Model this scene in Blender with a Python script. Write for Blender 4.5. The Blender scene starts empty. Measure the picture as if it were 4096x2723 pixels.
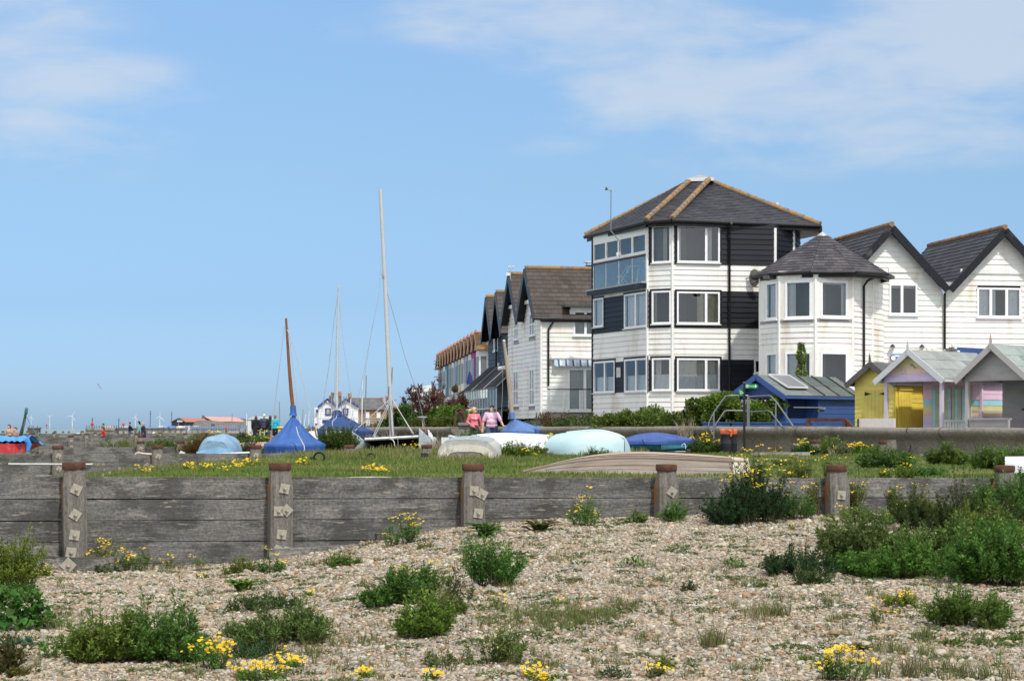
import bpy, math, random
import numpy as np
from mathutils import Vector, Matrix
R = math.radians
random.seed(7)
rng = np.random.default_rng(11)
scene = bpy.context.scene
col = scene.collection
# ---------------------------------------------------------------- camera
F, CX, HY, EYE = 7800.0, 2048.0, 1716.0, 1.75      # focal length in photo pixels, principal column, horizon row, eye height
cam = bpy.data.cameras.new('camera')
cam.sensor_width = 36.0
cam.lens = F / 4096 * 36
cam.shift_y = (HY - 2723 / 2) / 4096
cam.clip_start = 0.5
cam.clip_end = 60000
camo = bpy.data.objects.new('camera', cam)
camo.location = (0, 0, EYE)
camo.rotation_euler = (R(90), 0, 0)
col.objects.link(camo)
scene.camera = camo
# ---------------------------------------------------------------- light
SUN_AZ, SUN_EL = R(153), R(54)                      # azimuth from +Y towards +X
sdir = Vector((math.sin(SUN_AZ) * math.cos(SUN_EL), math.cos(SUN_AZ) * math.cos(SUN_EL), math.sin(SUN_EL)))
sl = bpy.data.lights.new('sun', 'SUN')
sl.energy = 2.65
sl.angle = R(2.5)
sl.color = (1.0, 0.95, 0.87)
so = bpy.data.objects.new('sun', sl)
so.rotation_euler = sdir.to_track_quat('Z', 'Y').to_euler()
so.location = (0, 0, 60)
col.objects.link(so)
scene.view_settings.view_transform = 'Standard'
scene.view_settings.look = 'None'
scene.view_settings.exposure = 0.36
scene.view_settings.gamma = 1.0
scene.view_settings.use_curve_mapping = False
scene.cycles.max_bounces = 6
scene.cycles.transparent_max_bounces = 10
class NT:
 """small helper to write node trees"""
 def __init__(s, tree):
  s.t = tree
  s.L = tree.links
 def n(s, kind, **kw):
  nd = s.t.nodes.new(kind)
  for k, v in kw.items():
   setattr(nd, k, v)
  return nd
 def put(s, sock, v):
  if v is None:
   return
  if isinstance(v, bpy.types.NodeSocket):
   s.L.new(v, sock)
  else:
   sock.default_value = v
 def m(s, op, a, b=None, c=None, clamp=False):
  nd = s.n('ShaderNodeMath', operation=op, use_clamp=clamp)
  s.put(nd.inputs[0], a); s.put(nd.inputs[1], b)
  if c is not None:
   s.put(nd.inputs[2], c)
  return nd.outputs[0]
 def mix(s, fac, a, b, blend='MIX'):
  nd = s.n('ShaderNodeMix', data_type='RGBA', blend_type=blend)
  s.put(nd.inputs['Factor'], fac)
  s.put(nd.inputs[6], a); s.put(nd.inputs[7], b)
  return nd.outputs[2]
 def noise(s, vec, scale, detail=4, rough=.55, dist=0.0):
  nd = s.n('ShaderNodeTexNoise')
  if vec is not None:
   s.L.new(vec, nd.inputs['Vector'])
  nd.inputs['Scale'].default_value = scale
  nd.inputs['Detail'].default_value = detail
  nd.inputs['Roughness'].default_value = rough
  nd.inputs['Distortion'].default_value = dist
  return nd.outputs[0]
 def ramp(s, fac, stops):
  nd = s.n('ShaderNodeValToRGB')
  el = nd.color_ramp.elements
  while len(el) < len(stops):
   el.new(0.5)
  for e, (p, c) in zip(el, stops):
   e.position = p
   e.color = (*c, 1) if len(c) == 3 else c
  s.put(nd.inputs[0], fac)
  return nd.outputs[0]
 def mapr(s, v, a, b, c=0.0, d=1.0):
  nd = s.n('ShaderNodeMapRange', interpolation_type='SMOOTHSTEP')
  s.put(nd.inputs[0], v)
  for i, x in enumerate((a, b, c, d)):
   nd.inputs[i + 1].default_value = x
  return nd.outputs[0]
 def scale(s, vec, xyz):
  nd = s.n('ShaderNodeMapping')
  s.L.new(vec, nd.inputs['Vector'])
  nd.inputs['Scale'].default_value = xyz
  return nd.outputs[0]
# ---------------------------------------------------------------- sky
world = bpy.data.worlds.new('World')
scene.world = world
world.use_nodes = True
w = NT(world.node_tree)
bg = world.node_tree.nodes['Background']
sky = w.n('ShaderNodeTexSky', sky_type='NISHITA', sun_disc=False)
sky.sun_elevation = SUN_EL
sky.sun_rotation = SUN_AZ
sky.air_density = 1.0
sky.dust_density = 0.6
sky.ozone_density = 2.0
tc = w.n('ShaderNodeTexCoord').outputs['Generated']
sx = w.n('ShaderNodeSeparateXYZ'); w.L.new(tc, sx.inputs[0])
az = w.m('ARCTAN2', sx.outputs[0], sx.outputs[1])
el = w.m('ARCSINE', sx.outputs[2])
cv = w.n('ShaderNodeCombineXYZ'); w.put(cv.inputs[0], az); w.put(cv.inputs[1], el)
nz = w.noise(w.scale(cv.outputs[0], (11, 34, 1)), 1.0, 9, .56, .25)
nz2 = w.noise(w.scale(cv.outputs[0], (5, 11, 1)), 1.0, 3, .5, .4)
CLOUDS = [(.135, .180, .165, .046, 1.1), (.235, .195, .130, .065, 1.1), (.045, .208, .15, .030, .8), (.060, .162, .075, .020, .75),
  (.17, .150, .17, .032, .7), (.03, .145, .06, .012, .3), (-.222, .170, .09, .028, .9), (-.250, .150, .11, .035, .7), (-.258, .205, .09, .045, .6),
  (-.235, .130, .085, .014, .35), (-.088, .201, .022, .010, .40), (-.10, .13, .07, .012, .12)]
mask = None
for a0, e0, ra, re, wt in CLOUDS:
 dx = w.m('DIVIDE', w.m('SUBTRACT', az, a0), ra)
 dy = w.m('DIVIDE', w.m('SUBTRACT', el, e0), re)
 r2 = w.m('SQRT', w.m('ADD', w.m('MULTIPLY', dx, dx), w.m('MULTIPLY', dy, dy)))
 v = w.m('MULTIPLY', w.m('SUBTRACT', 1.0, r2, clamp=True), wt)
 mask = v if mask is None else w.m('MAXIMUM', mask, v)
cl = w.m('ADD', mask, w.m('MULTIPLY', w.m('SUBTRACT', nz, .5), w.m('MULTIPLY', w.m('MINIMUM', w.m('MULTIPLY', mask, 3.0), 1.0), 2.5)))
cl = w.m('ADD', cl, w.m('MULTIPLY', w.m('SUBTRACT', nz2, .5), w.m('MINIMUM', mask, .3)))
cl = w.mapr(cl, .02, .95, 0.0, .66)
# sky colour multiplied by a tint that shifts with elevation
tint = w.ramp(w.m('DIVIDE', w.m('ADD', el, .02), .52, clamp=True), [(0, (.51, .76, 1.29)), (.08, (.52, .76, 1.28)), (.16, (.545, .72, 1.06)), (.28, (.74, .87, 1.02)), (.45, (.98, 1.10, 1.20)), (.62, (.9, .98, 1.0)), (1, (.80, .78, .72))])
base = w.mix(1.0, sky.outputs[0], tint, 'MULTIPLY')
final = w.mix(cl, base, (5.2, 5.75, 6.5, 1))
# unseen bright cloud added overhead and behind the camera to lift the shade
nz3 = w.noise(tc, 2.6, 6, .55, .3)
rest = w.m('MULTIPLY', w.mapr(nz3, .34, .56), w.m('MAXIMUM', w.mapr(sx.outputs[1], .55, .15), w.mapr(el, .35, .6)))
final = w.mix(w.m('MULTIPLY', rest, .85), final, (12.6, 12.4, 12.1, 1))
w.L.new(final, bg.inputs['Color'])
bg.inputs['Strength'].default_value = 0.0985
# ---------------------------------------------------------------- materials
def newmat(name):
 m = bpy.data.materials.new(name)
 m.use_nodes = True
 t = NT(m.node_tree)
 return m, t, m.node_tree.nodes['Principled BSDF']
def vmat(name, rough=.6, var=.15, nscale=3.0, stretch=(1, 1, 1), bump=0.0, bscale=40.0, spec=.3, metal=0.0,
  dirt=None, dirt_amt=0.0, dirt_scale=1.5, dirt_lo=.5, dirt_hi=.75, dstretch=(1, 1, 1), fine=0.0, translucent=0.0, const=None, dmul=False, speck=0, fleck=None):
 """colour from the mesh's own 'Col' attribute, broken up by procedural noise, stains and bump"""
 m, t, p = newmat(name)
 if const is None:
  at = t.n('ShaderNodeAttribute', attribute_name='Col').outputs['Color']
 else:
  at = t.n('ShaderNodeRGB').outputs[0]; at.default_value = (*const, 1)
 oc = t.n('ShaderNodeTexCoord').outputs['Object']
 n1 = t.noise(t.scale(oc, stretch), nscale, 6, .6)
 f = t.mapr(n1, .25, .75, 1 - var, 1 + var)
 c = t.mix(1.0, at, f, 'MULTIPLY')
 if fine:
  n3 = t.noise(t.scale(oc, stretch), nscale * 12, 3, .6)
  c = t.mix(1.0, c, t.mapr(n3, .3, .7, 1 - fine, 1 + fine), 'MULTIPLY')
 if speck:
  c = t.mix(1.0, c, t.mapr(t.noise(oc, 26, 6, .7), .32, .68, 1 - speck, 1 + speck), 'MULTIPLY')
 if dirt is not None:
  n2 = t.noise(t.scale(oc, dstretch), dirt_scale, 7, .65)
  c = t.mix(t.mapr(n2, dirt_lo, dirt_hi, 0, dirt_amt), c, (*dirt, 1), 'MULTIPLY' if dmul else 'MIX')
 if fleck is not None:
  c = t.mix(t.mapr(t.noise(t.scale(oc, (5, 12, 32)), 1.0, 4, .6), .60, .66, 0, .6), c, (*fleck, 1))
 t.L.new(c, p.inputs['Base Color'])
 p.inputs['Roughness'].default_value = rough
 p.inputs['Metallic'].default_value = metal
 p.inputs['Specular IOR Level'].default_value = spec
 if bump:
  b = t.n('ShaderNodeBump')
  b.inputs['Strength'].default_value = bump
  b.inputs['Distance'].default_value = .02
  t.L.new(t.noise(t.scale(oc, stretch), bscale, 5, .6), b.inputs['Height'])
  t.L.new(b.outputs[0], p.inputs['Normal'])
 if translucent:
  tr = t.n('ShaderNodeBsdfTranslucent')
  t.L.new(c, tr.inputs['Color'])
  mx = t.n('ShaderNodeMixShader')
  mx.inputs[0].default_value = translucent
  t.L.new(p.outputs[0], mx.inputs[1]); t.L.new(tr.outputs[0], mx.inputs[2])
  out = m.node_tree.nodes['Material Output']
  t.L.new(mx.outputs[0], out.inputs['Surface'])
 return m
M = {}
M['paint'] = vmat('painted_boards', .5, .05, 1.2, bump=.08, bscale=30, dirt=(.70, .60, .45), dirt_amt=.85, dirt_scale=.9, dirt_lo=.47, dirt_hi=.78, dstretch=(1.5, 1.5, .4), fine=.03, dmul=True)
M['trim'] = vmat('painted_trim', .4, .05, 3.0, fine=.02, dirt=(.4, .38, .33), dirt_amt=.25, dirt_scale=1.4, dirt_lo=.55, dirt_hi=.8)
M['hutpaint'] = vmat('hut_paint', .55, .10, 2.2, stretch=(1, 1, 3), bump=.15, bscale=50, fine=.05, dirt=(.32, .30, .26), dirt_amt=.22, dirt_scale=1.6, dirt_lo=.55, dirt_hi=.8)
M['slate'] = vmat('roof_slate', .62, .16, 1.8, bump=.2, bscale=40, fine=.10, dirt=(.34, .20, .06), dirt_amt=.8, dirt_scale=5.0, dirt_lo=.66, dirt_hi=.74)
M['felt'] = vmat('roof_felt', .9, .16, 2.0, bump=.3, bscale=80, fine=.14)
M['lichen'] = vmat('lichen_ridge', .9, .2, 6.0, bump=.3, bscale=40, fine=.1, dirt=(.34, .18, .05), dirt_amt=.85, dirt_scale=3.2, dirt_lo=.40, dirt_hi=.58)
M['terracotta'] = vmat('terracotta_tile', .8, .25, 2.5, bump=.3, bscale=30, fine=.15, dirt=(.38, .22, .07), dirt_amt=.7, dirt_scale=1.2, dirt_lo=.5, dirt_hi=.65)
M['brick'] = vmat('stock_brick', .85, .2, 4.0, fine=.12)
M['concrete'] = vmat('sea_concrete', .9, .22, .9, bump=.5, bscale=45, fine=.16, speck=.22, dirt=(.075, .07, .062), dirt_amt=.65, dirt_scale=.8, dirt_lo=.42, dirt_hi=.75, dstretch=(1, 1, .5))
M['plank'] = vmat('weathered_plank', .85, .30, 1.3, stretch=(.35, 3, 9), bump=.5, bscale=18, fine=.38, dirt=(.040, .039, .036), dirt_amt=.68, dirt_scale=1.6, dirt_lo=.46, dirt_hi=.58, dstretch=(.7, 1, 1.3), speck=.35, fleck=(.33, .31, .25))
M['post'] = vmat('weathered_post', .85, .32, 2.2, stretch=(7, 7, .55), bump=.7, bscale=14, fine=.3, speck=.2, dirt=(.30, .12, .02), dirt_amt=.85, dirt_scale=1.3, dirt_lo=.61, dirt_hi=.66)
M['rust'] = vmat('rusty_iron', .85, .35, 6.0, bump=.5, bscale=40, fine=.25, dirt=(.10, .045, .025), dirt_amt=.6, dirt_scale=9, dirt_lo=.45, dirt_hi=.65)
M['galv'] = vmat('galvanised_metal', .42, .15, 7.0, metal=.6, fine=.08, spec=.5)
M['plate'] = vmat('bolt_plate_metal', .6, .22, 14.0, fine=.12, metal=.15, dirt=(.20, .09, .03), dirt_amt=.5, dirt_scale=12, dirt_lo=.58, dirt_hi=.75)
M['wood'] = vmat('old_boat_wood', .75, .25, 2.0, stretch=(.5, 5, 5), bump=.4, bscale=16, fine=.15, dirt=(.27, .25, .23), dirt_amt=.45, dirt_scale=1.8, dirt_lo=.48, dirt_hi=.65, dstretch=(.6, 2, 2))
M['varnish'] = vmat('varnished_wood', .4, .2, 3.0, stretch=(3, 3, .4), fine=.12)
M['gel'] = vmat('gelcoat', .32, .05, 1.6, spec=.5, fine=.02, dirt=(.42, .42, .38), dirt_amt=.35, dirt_scale=2.4, dirt_lo=.52, dirt_hi=.75)
M['scuffed'] = vmat('scuffed_gelcoat', .6, .15, 3.0, fine=.12, bump=.15, bscale=30, dirt=(.25, .24, .22), dirt_amt=.7, dirt_scale=3.5, dirt_lo=.50, dirt_hi=.70)
M['tarp'] = vmat('tarpaulin', .5, .2, 2.5, bump=.8, bscale=4.5, dirt=(.6, .6, .62), dirt_amt=.5, dirt_scale=1.6, dirt_lo=.5, dirt_hi=.72, dmul=True, fine=.05, spec=.35)
M['cloth'] = vmat('cloth', .85, .08, 9.0, bump=.3, bscale=30)
M['skin'] = vmat('skin', .55, .05, 10)
M['hair'] = vmat('hair', .6, .2, 20, stretch=(6, 6, 1), fine=.15)
M['rubber'] = vmat('rubber', .7, .2, 5, fine=.1)
M['leaf'] = vmat('leaf', .55, .22, 2.2, translucent=.36, spec=.2, fine=.08)
M['grass'] = vmat('grass_blade', .6, .22, .6, translucent=.25, spec=.25)
M['petal'] = vmat('petal', .55, .1, 8, translucent=.15)
M['stem'] = vmat('plant_stem', .7, .2, 6)
M['plain'] = vmat('plain_matt', .7, .08, 4, fine=.04)
M['steel'] = vmat('steel_rope', .5, .1, 4, metal=.3)
m, t, p = newmat('window_glass')
M['glass'] = m
tr = t.n('ShaderNodeBsdfTransparent'); tr.inputs[0].default_value = (.86, .90, .91, 1)
gl = t.n('ShaderNodeBsdfGlossy'); gl.inputs['Roughness'].default_value = .015; gl.inputs[0].default_value = (.9, .95, 1, 1)
fr = t.n('ShaderNodeFresnel'); fr.inputs[0].default_value = 1.5
mx = t.n('ShaderNodeMixShader')
t.L.new(t.m('ADD', t.m('MULTIPLY', fr.outputs[0], 1.0), .04, clamp=True), mx.inputs[0])
t.L.new(tr.outputs[0], mx.inputs[1]); t.L.new(gl.outputs[0], mx.inputs[2])
t.L.new(mx.outputs[0], m.node_tree.nodes['Material Output'].inputs['Surface'])
m, t, p = newmat('balcony_glass')
M['glass2'] = m
tr = t.n('ShaderNodeBsdfTransparent'); tr.inputs[0].default_value = (.80, .90, .90, 1)
gl = t.n('ShaderNodeBsdfGlossy'); gl.inputs['Roughness'].default_value = .02; gl.inputs[0].default_value = (.85, .95, 1, 1)
mx = t.n('ShaderNodeMixShader'); mx.inputs[0].default_value = .26
t.L.new(tr.outputs[0], mx.inputs[1]); t.L.new(gl.outputs[0], mx.inputs[2])
t.L.new(mx.outputs[0], m.node_tree.nodes['Material Output'].inputs['Surface'])
# ---------------------------------------------------------------- mesh helpers
OFF = {}
def V(*a):
 return Vector(a)
class MB:
 def __init__(s):
  s.v, s.f, s.c, s.sm = [], [], [], []
 def add(s, vs, fs, c, smooth=False):
  o = len(s.v)
  s.v += [tuple(x) for x in vs]
  for f in fs:
   s.f.append([i + o for i in f])
   s.c.append(c); s.sm.append(smooth)
  return s
 def face(s, pts, c):
  return s.add(pts, [list(range(len(pts)))], c)
 def obox(s, ce, hx, hy, hz, c):
  ce, hx, hy, hz = Vector(ce), Vector(hx), Vector(hy), Vector(hz)
  vs = [ce + a * hx + b * hy + d * hz for d in (-1, 1) for b in (-1, 1) for a in (-1, 1)]
  return s.add(vs, [(0, 2, 3, 1), (4, 5, 7, 6), (0, 1, 5, 4), (2, 6, 7, 3), (0, 4, 6, 2), (1, 3, 7, 5)], c)
 def box(s, x0, x1, y0, y1, z0, z1, c):
  return s.obox(((x0 + x1) / 2, (y0 + y1) / 2, (z0 + z1) / 2), ((x1 - x0) / 2, 0, 0), (0, (y1 - y0) / 2, 0), (0, 0, (z1 - z0) / 2), c)
 def bar(s, a, b, wd, th, c, up=(0, 0, 1)):
  """rectangular bar from a to b"""
  a, b = Vector(a), Vector(b)
  d = b - a
  sd = d.cross(Vector(up))
  if sd.length < 1e-6:
   sd = d.cross(Vector((1, 0, 0)))
  sd.normalize()
  uu = sd.cross(d).normalized()
  return s.obox((a + b) / 2, d / 2, sd * wd / 2, uu * th / 2, c)
 def tube(s, pts, r, c, n=8, cap=True, smooth=True):
  pts = [Vector(p) for p in pts]
  rs = r if isinstance(r, (list, tuple)) else [r] * len(pts)
  vs, fs = [], []
  ref = None
  for i, p in enumerate(pts):
   d = (pts[min(i + 1, len(pts) - 1)] - pts[max(i - 1, 0)])
   d = d.normalized() if d.length > 1e-9 else Vector((0, 0, 1))
   if ref is None:
    ref = d.orthogonal().normalized()
   ref = (ref - d * ref.dot(d))
   ref = ref.normalized() if ref.length > 1e-6 else d.orthogonal().normalized()
   b = d.cross(ref)
   for k in range(n):
    a = 2 * math.pi * k / n
    vs.append(p + (ref * math.cos(a) + b * math.sin(a)) * rs[i])
  for i in range(len(pts) - 1):
   for k in range(n):
    fs.append((i * n + k, i * n + (k + 1) % n, (i + 1) * n + (k + 1) % n, (i + 1) * n + k))
  s.add(vs, fs, c, smooth)
  if cap:
   m = (len(pts) - 1) * n
   s.add(vs[:n][::-1], [list(range(n))], c)
   s.add(vs[m:], [list(range(n))], c)
  return s
 def lathe(s, prof, ce, c, n=16, smooth=True):
  ce = Vector(ce)
  vs = [ce + Vector((r * math.cos(2 * math.pi * k / n), r * math.sin(2 * math.pi * k / n), z)) for r, z in prof for k in range(n)]
  fs = [(i * n + k, i * n + (k + 1) % n, (i + 1) * n + (k + 1) % n, (i + 1) * n + k) for i in range(len(prof) - 1) for k in range(n)]
  s.add(vs, fs, c, smooth)
  m = (len(prof) - 1) * n
  s.add(vs[:n][::-1], [list(range(n))], c)
  s.add(vs[m:], [list(range(n))], c)
  return s
 def ell(s, ce, r, c, n=12, rot=None):
  ce = Vector(ce)
  vs, fs = [], []
  rows = n // 2
  for i in range(rows + 1):
   th = math.pi * i / rows
   for k in range(n):
    ph = 2 * math.pi * k / n
    q = Vector((r[0] * math.sin(th) * math.cos(ph), r[1] * math.sin(th) * math.sin(ph), -r[2] * math.cos(th)))
    if rot is not None:
     q = rot @ q
    vs.append(ce + q)
  for i in range(rows):
   for k in range(n):
    fs.append((i * n + k, i * n + (k + 1) % n, (i + 1) * n + (k + 1) % n, (i + 1) * n + k))
  return s.add(vs, fs, c, True)
 def cap(s, a, b, ra, rb, c, n=10):
  """tapered capsule, closed"""
  a, b = Vector(a), Vector(b)
  d = (b - a).normalized()
  P, rr = [], []
  for k in range(4):
   th = math.pi / 2 * k / 4
   P.append(a - d * ra * math.cos(th)); rr.append(max(ra * math.sin(th), ra * .05))
  P.append(a); rr.append(ra); P.append(b); rr.append(rb)
  for k in range(3, -1, -1):
   th = math.pi / 2 * k / 4
   P.append(b + d * rb * math.cos(th)); rr.append(max(rb * math.sin(th), rb * .05))
  return s.tube(P, rr, c, n)
 def grid(s, fn, nu, nv, c, smooth=True, closed=False):
  vs = [fn(i / nu, j / nv) for j in range(nv + 1) for i in range(nu + 1)]
  w_ = nu + 1
  fs = [(j * w_ + i, j * w_ + i + 1, (j + 1) * w_ + i + 1, (j + 1) * w_ + i) for j in range(nv) for i in range(nu)]
  return s.add(vs, fs, c, smooth)
 def build(s, name, mat, parent=None, local=False, org=None):
  return mesh_obj(name, np.array(s.v, dtype=np.float64).reshape(-1, 3), s.f, s.c, mat, parent, local, org, s.sm)
def mesh_obj(name, verts, faces, cols, mat, parent=None, local=False, org=None, smooth=None):
 """faces: list of index lists, or an int array (n,k) of equal-sized faces. cols: per face"""
 me = bpy.data.meshes.new(name)
 verts = np.asarray(verts, dtype=np.float64)
 off = np.zeros(3)
 if org is not None:
  off = np.array(org, dtype=float)
 elif parent is not None and not local:
  off = np.array(OFF[parent.name], dtype=float)
 vv = verts - off
 if isinstance(faces, np.ndarray):
  cnt = np.full(len(faces), faces.shape[1], dtype=np.int32)
  idx = faces.astype(np.int32).ravel()
 else:
  cnt = np.array([len(f) for f in faces], dtype=np.int32)
  idx = np.array([i for f in faces for i in f], dtype=np.int32)
 me.vertices.add(len(vv)); me.vertices.foreach_set('co', vv.astype(np.float32).ravel())
 me.loops.add(len(idx)); me.loops.foreach_set('vertex_index', idx)
 me.polygons.add(len(cnt))
 st = np.zeros(len(cnt), dtype=np.int32); st[1:] = np.cumsum(cnt)[:-1]
 me.polygons.foreach_set('loop_start', st)
 me.polygons.foreach_set('loop_total', cnt)
 if smooth is not None:
  me.polygons.foreach_set('use_smooth', np.array(smooth, dtype=bool))
 cc = np.asarray(cols, dtype=np.float32)
 if cc.ndim == 1:
  cc = np.tile(cc, (len(cnt), 1))
 a = me.color_attributes.new('Col', 'FLOAT_COLOR', 'CORNER')
 full = np.ones((len(idx), 4), dtype=np.float32)
 full[:, :3] = np.repeat(cc[:, :3], cnt, axis=0)
 a.data.foreach_set('color', full.ravel())
 me.update(calc_edges=True)
 me.validate()
 me.materials.append(mat)
 o = bpy.data.objects.new(name, me)
 col.objects.link(o)
 if org is not None:
  o.location = Vector(off)
 OFF[o.name] = tuple(off)
 if parent is not None:
  o.parent = parent
 return o
def T(name, label, cat, loc, rz=0.0, group=None):
 o = bpy.data.objects.new(name, None)
 o.empty_display_size = .2
 col.objects.link(o)
 o.location = Vector(loc)
 o.rotation_euler = (0, 0, rz)
 tag(o, label, cat, group)
 OFF[o.name] = tuple(loc)
 return o
def tag(o, label, cat, group=None):
 o['label'] = label; o['category'] = cat; o['kind'] = 'thing'
 if group:
  o['group'] = group
 return o
def kind(o, k, label=None):
 o['kind'] = k
 if label:
  o['label'] = label
 return o
def dup(o, parent=None):
 c = o.copy()
 col.objects.link(c)
 if parent is not None:
  c.parent = parent
 OFF[c.name] = OFF.get(o.name, (0, 0, 0))
 for ch in list(o.children):
  dup(ch, c)
 return c
def P(px, py, d):
 return Vector(((px - CX) / F * d, d, EYE + (HY - py) / F * d))
def c1(x, y): return (2300 + .4337 * x, 680 + .4337 * y)
def c2(x, y): return (2300 + .4337 * x, 1200 + .4337 * y)
def c3(x, y): return (3076 + .4337 * x, 880 + .4337 * y)
def c4(x, y): return (3076 + .4337 * x, 1300 + .4337 * y)
def c5(x, y): return (1700 + .3061 * x, 1000 + .3061 * y)
def c6(x, y): return (1400 + .4337 * x, 1300 + .4337 * y)
def c7(x, y): return (700 + .4337 * x, 1300 + .4337 * y)
def c8(x, y): return (.38265 * x, 1500 + .38265 * y)
def c9(x, y): return (2800 + .2967 * x, 1480 + .2967 * y)
class Fr:
 """a plane with an origin, two axes and an outward normal"""
 def __init__(s, O, u, v):
  s.O, s.u, s.v = Vector(O), Vector(u).normalized(), Vector(v).normalized()
  s.n = s.u.cross(s.v).normalized()
 def pt(s, a, b, off=0.0):
  return s.O + s.u * a + s.v * b + s.n * off
 def pix(s, px, py):
  o = Vector((0, 0, EYE)); d = Vector(((px - CX) / F, 1, (HY - py) / F))
  q = o + d * ((s.O - o).dot(s.n) / d.dot(s.n)) - s.O
  return q.dot(s.u), q.dot(s.v)
def facade(p0, p1):
 """vertical wall plane from p0 to p1 (X, Y), outward normal to the right-hand front; v is the absolute height"""
 f = Fr((p0[0], p0[1], 0), (p1[0] - p0[0], p1[1] - p0[1], 0), (0, 0, 1))
 f.L = math.hypot(p1[0] - p0[0], p1[1] - p0[1])
 return f
def clip_u(poly, v):
 xs = []
 for i in range(len(poly)):
  (a, b), (c, d) = poly[i], poly[(i + 1) % len(poly)]
  if (b - v) * (d - v) < 0:
   xs.append(a + (c - a) * (v - b) / (d - b))
 return (min(xs), max(xs)) if len(xs) >= 2 else None
def lapped(mb, fr, poly, rowh, colfn, holes=(), lift=.032, piece=None, gap=0.0, v0=None):
 """courses of boards or slates over a convex polygon, each overlapping the one below"""
 lo = min(p[1] for p in poly); hi = max(p[1] for p in poly)
 n = max(1, int(round((hi - lo) / rowh)))
 rh = (hi - lo) / n
 for r in range(n):
  a, b = lo + r * rh, lo + (r + 1) * rh
  ia, ib = clip_u(poly, a + rh * .02), clip_u(poly, b - rh * .02)
  if not ia or not ib:
   continue
  mid = (a + b) / 2
  segs = [(0.0, 1.0)]
  wa, wb = ia[1] - ia[0], ib[1] - ib[0]
  lenm = max(wa, wb)
  if lenm < .02:
   continue
  um = lambda q: ((ia[0] + q * wa) + (ib[0] + q * wb)) / 2
  cut = []
  if piece:
   k0 = math.floor(min(ia[0], ib[0]) / piece) - 1
   off = (r % 2) * .5 * piece
   x = k0 * piece + off
   m0, m1 = (ia[0] + ib[0]) / 2, (ia[1] + ib[1]) / 2
   while x < m1:
    if x > m0 + .03:
     cut.append((x - m0) / (m1 - m0))
    x += piece
  for h in holes:
   if h[2] < mid < h[3]:
    m0, m1 = (ia[0] + ib[0]) / 2, (ia[1] + ib[1]) / 2
    q0, q1 = (h[0] - m0) / (m1 - m0), (h[1] - m0) / (m1 - m0)
    ns = []
    for s0, s1 in segs:
     if q1 <= s0 or q0 >= s1:
      ns.append((s0, s1))
     else:
      if q0 > s0: ns.append((s0, q0))
      if q1 < s1: ns.append((q1, s1))
    segs = ns
  out = []
  for s0, s1 in segs:
   pts = [s0] + [q for q in cut if s0 < q < s1] + [s1]
   out += list(zip(pts[:-1], pts[1:]))
  for s0, s1 in out:
   if s1 - s0 < 1e-4:
    continue
   g = gap / 2 / max(lenm, .01)
   if piece and s1 - s0 > 4 * g:
    s0, s1 = s0 + g, s1 - g
   l = lift * random.uniform(.8, 1.15)
   ua0, ua1 = ia[0] + s0 * wa, ia[0] + s1 * wa
   ub0, ub1 = ib[0] + s0 * wb, ib[0] + s1 * wb
   cc = colfn((ua0 + ua1) / 2, mid)
   mb.face([fr.pt(ua0, a, l), fr.pt(ua1, a, l), fr.pt(ub1, b, .003), fr.pt(ub0, b, .003)], cc)
   mb.face([fr.pt(ua0, a, -.004), fr.pt(ua1, a, -.004), fr.pt(ua1, a, l), fr.pt(ua0, a, l)], cc)
def roof_frame(pts):
 """frame and 2-D outline for a planar roof face; pts[0]->pts[1] is the eave, left to right seen from outside"""
 pts = [Vector(p) for p in pts]
 u = (pts[1] - pts[0]).normalized()
 d = pts[2] - pts[0]
 v = (d - u * d.dot(u)).normalized()
 fr = Fr(pts[0], u, v)
 return fr, [((p - pts[0]).dot(u), (p - pts[0]).dot(v)) for p in pts]
def slates(mb, pts, rowh, piece, cols, lift=.02, gap=.01, back=True):
 fr, poly = roof_frame(pts)
 def cf(u, v):
  a = random.random()
  c = random.choice(cols)
  k = .82 + .36 * a
  return tuple(x * k for x in c)
 if back:
  mb.face([fr.pt(a, b, -.012) for a, b in poly], tuple(x * .5 for x in cols[0]))
 lapped(mb, fr, poly, rowh, cf, lift=lift, piece=piece, gap=gap)
 return fr
WHITE = (.78, .78, .76); BLACK = (.0065, .0085, .014); PVC = (.82, .83, .85)
GUT = (.015, .015, .018)
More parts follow.
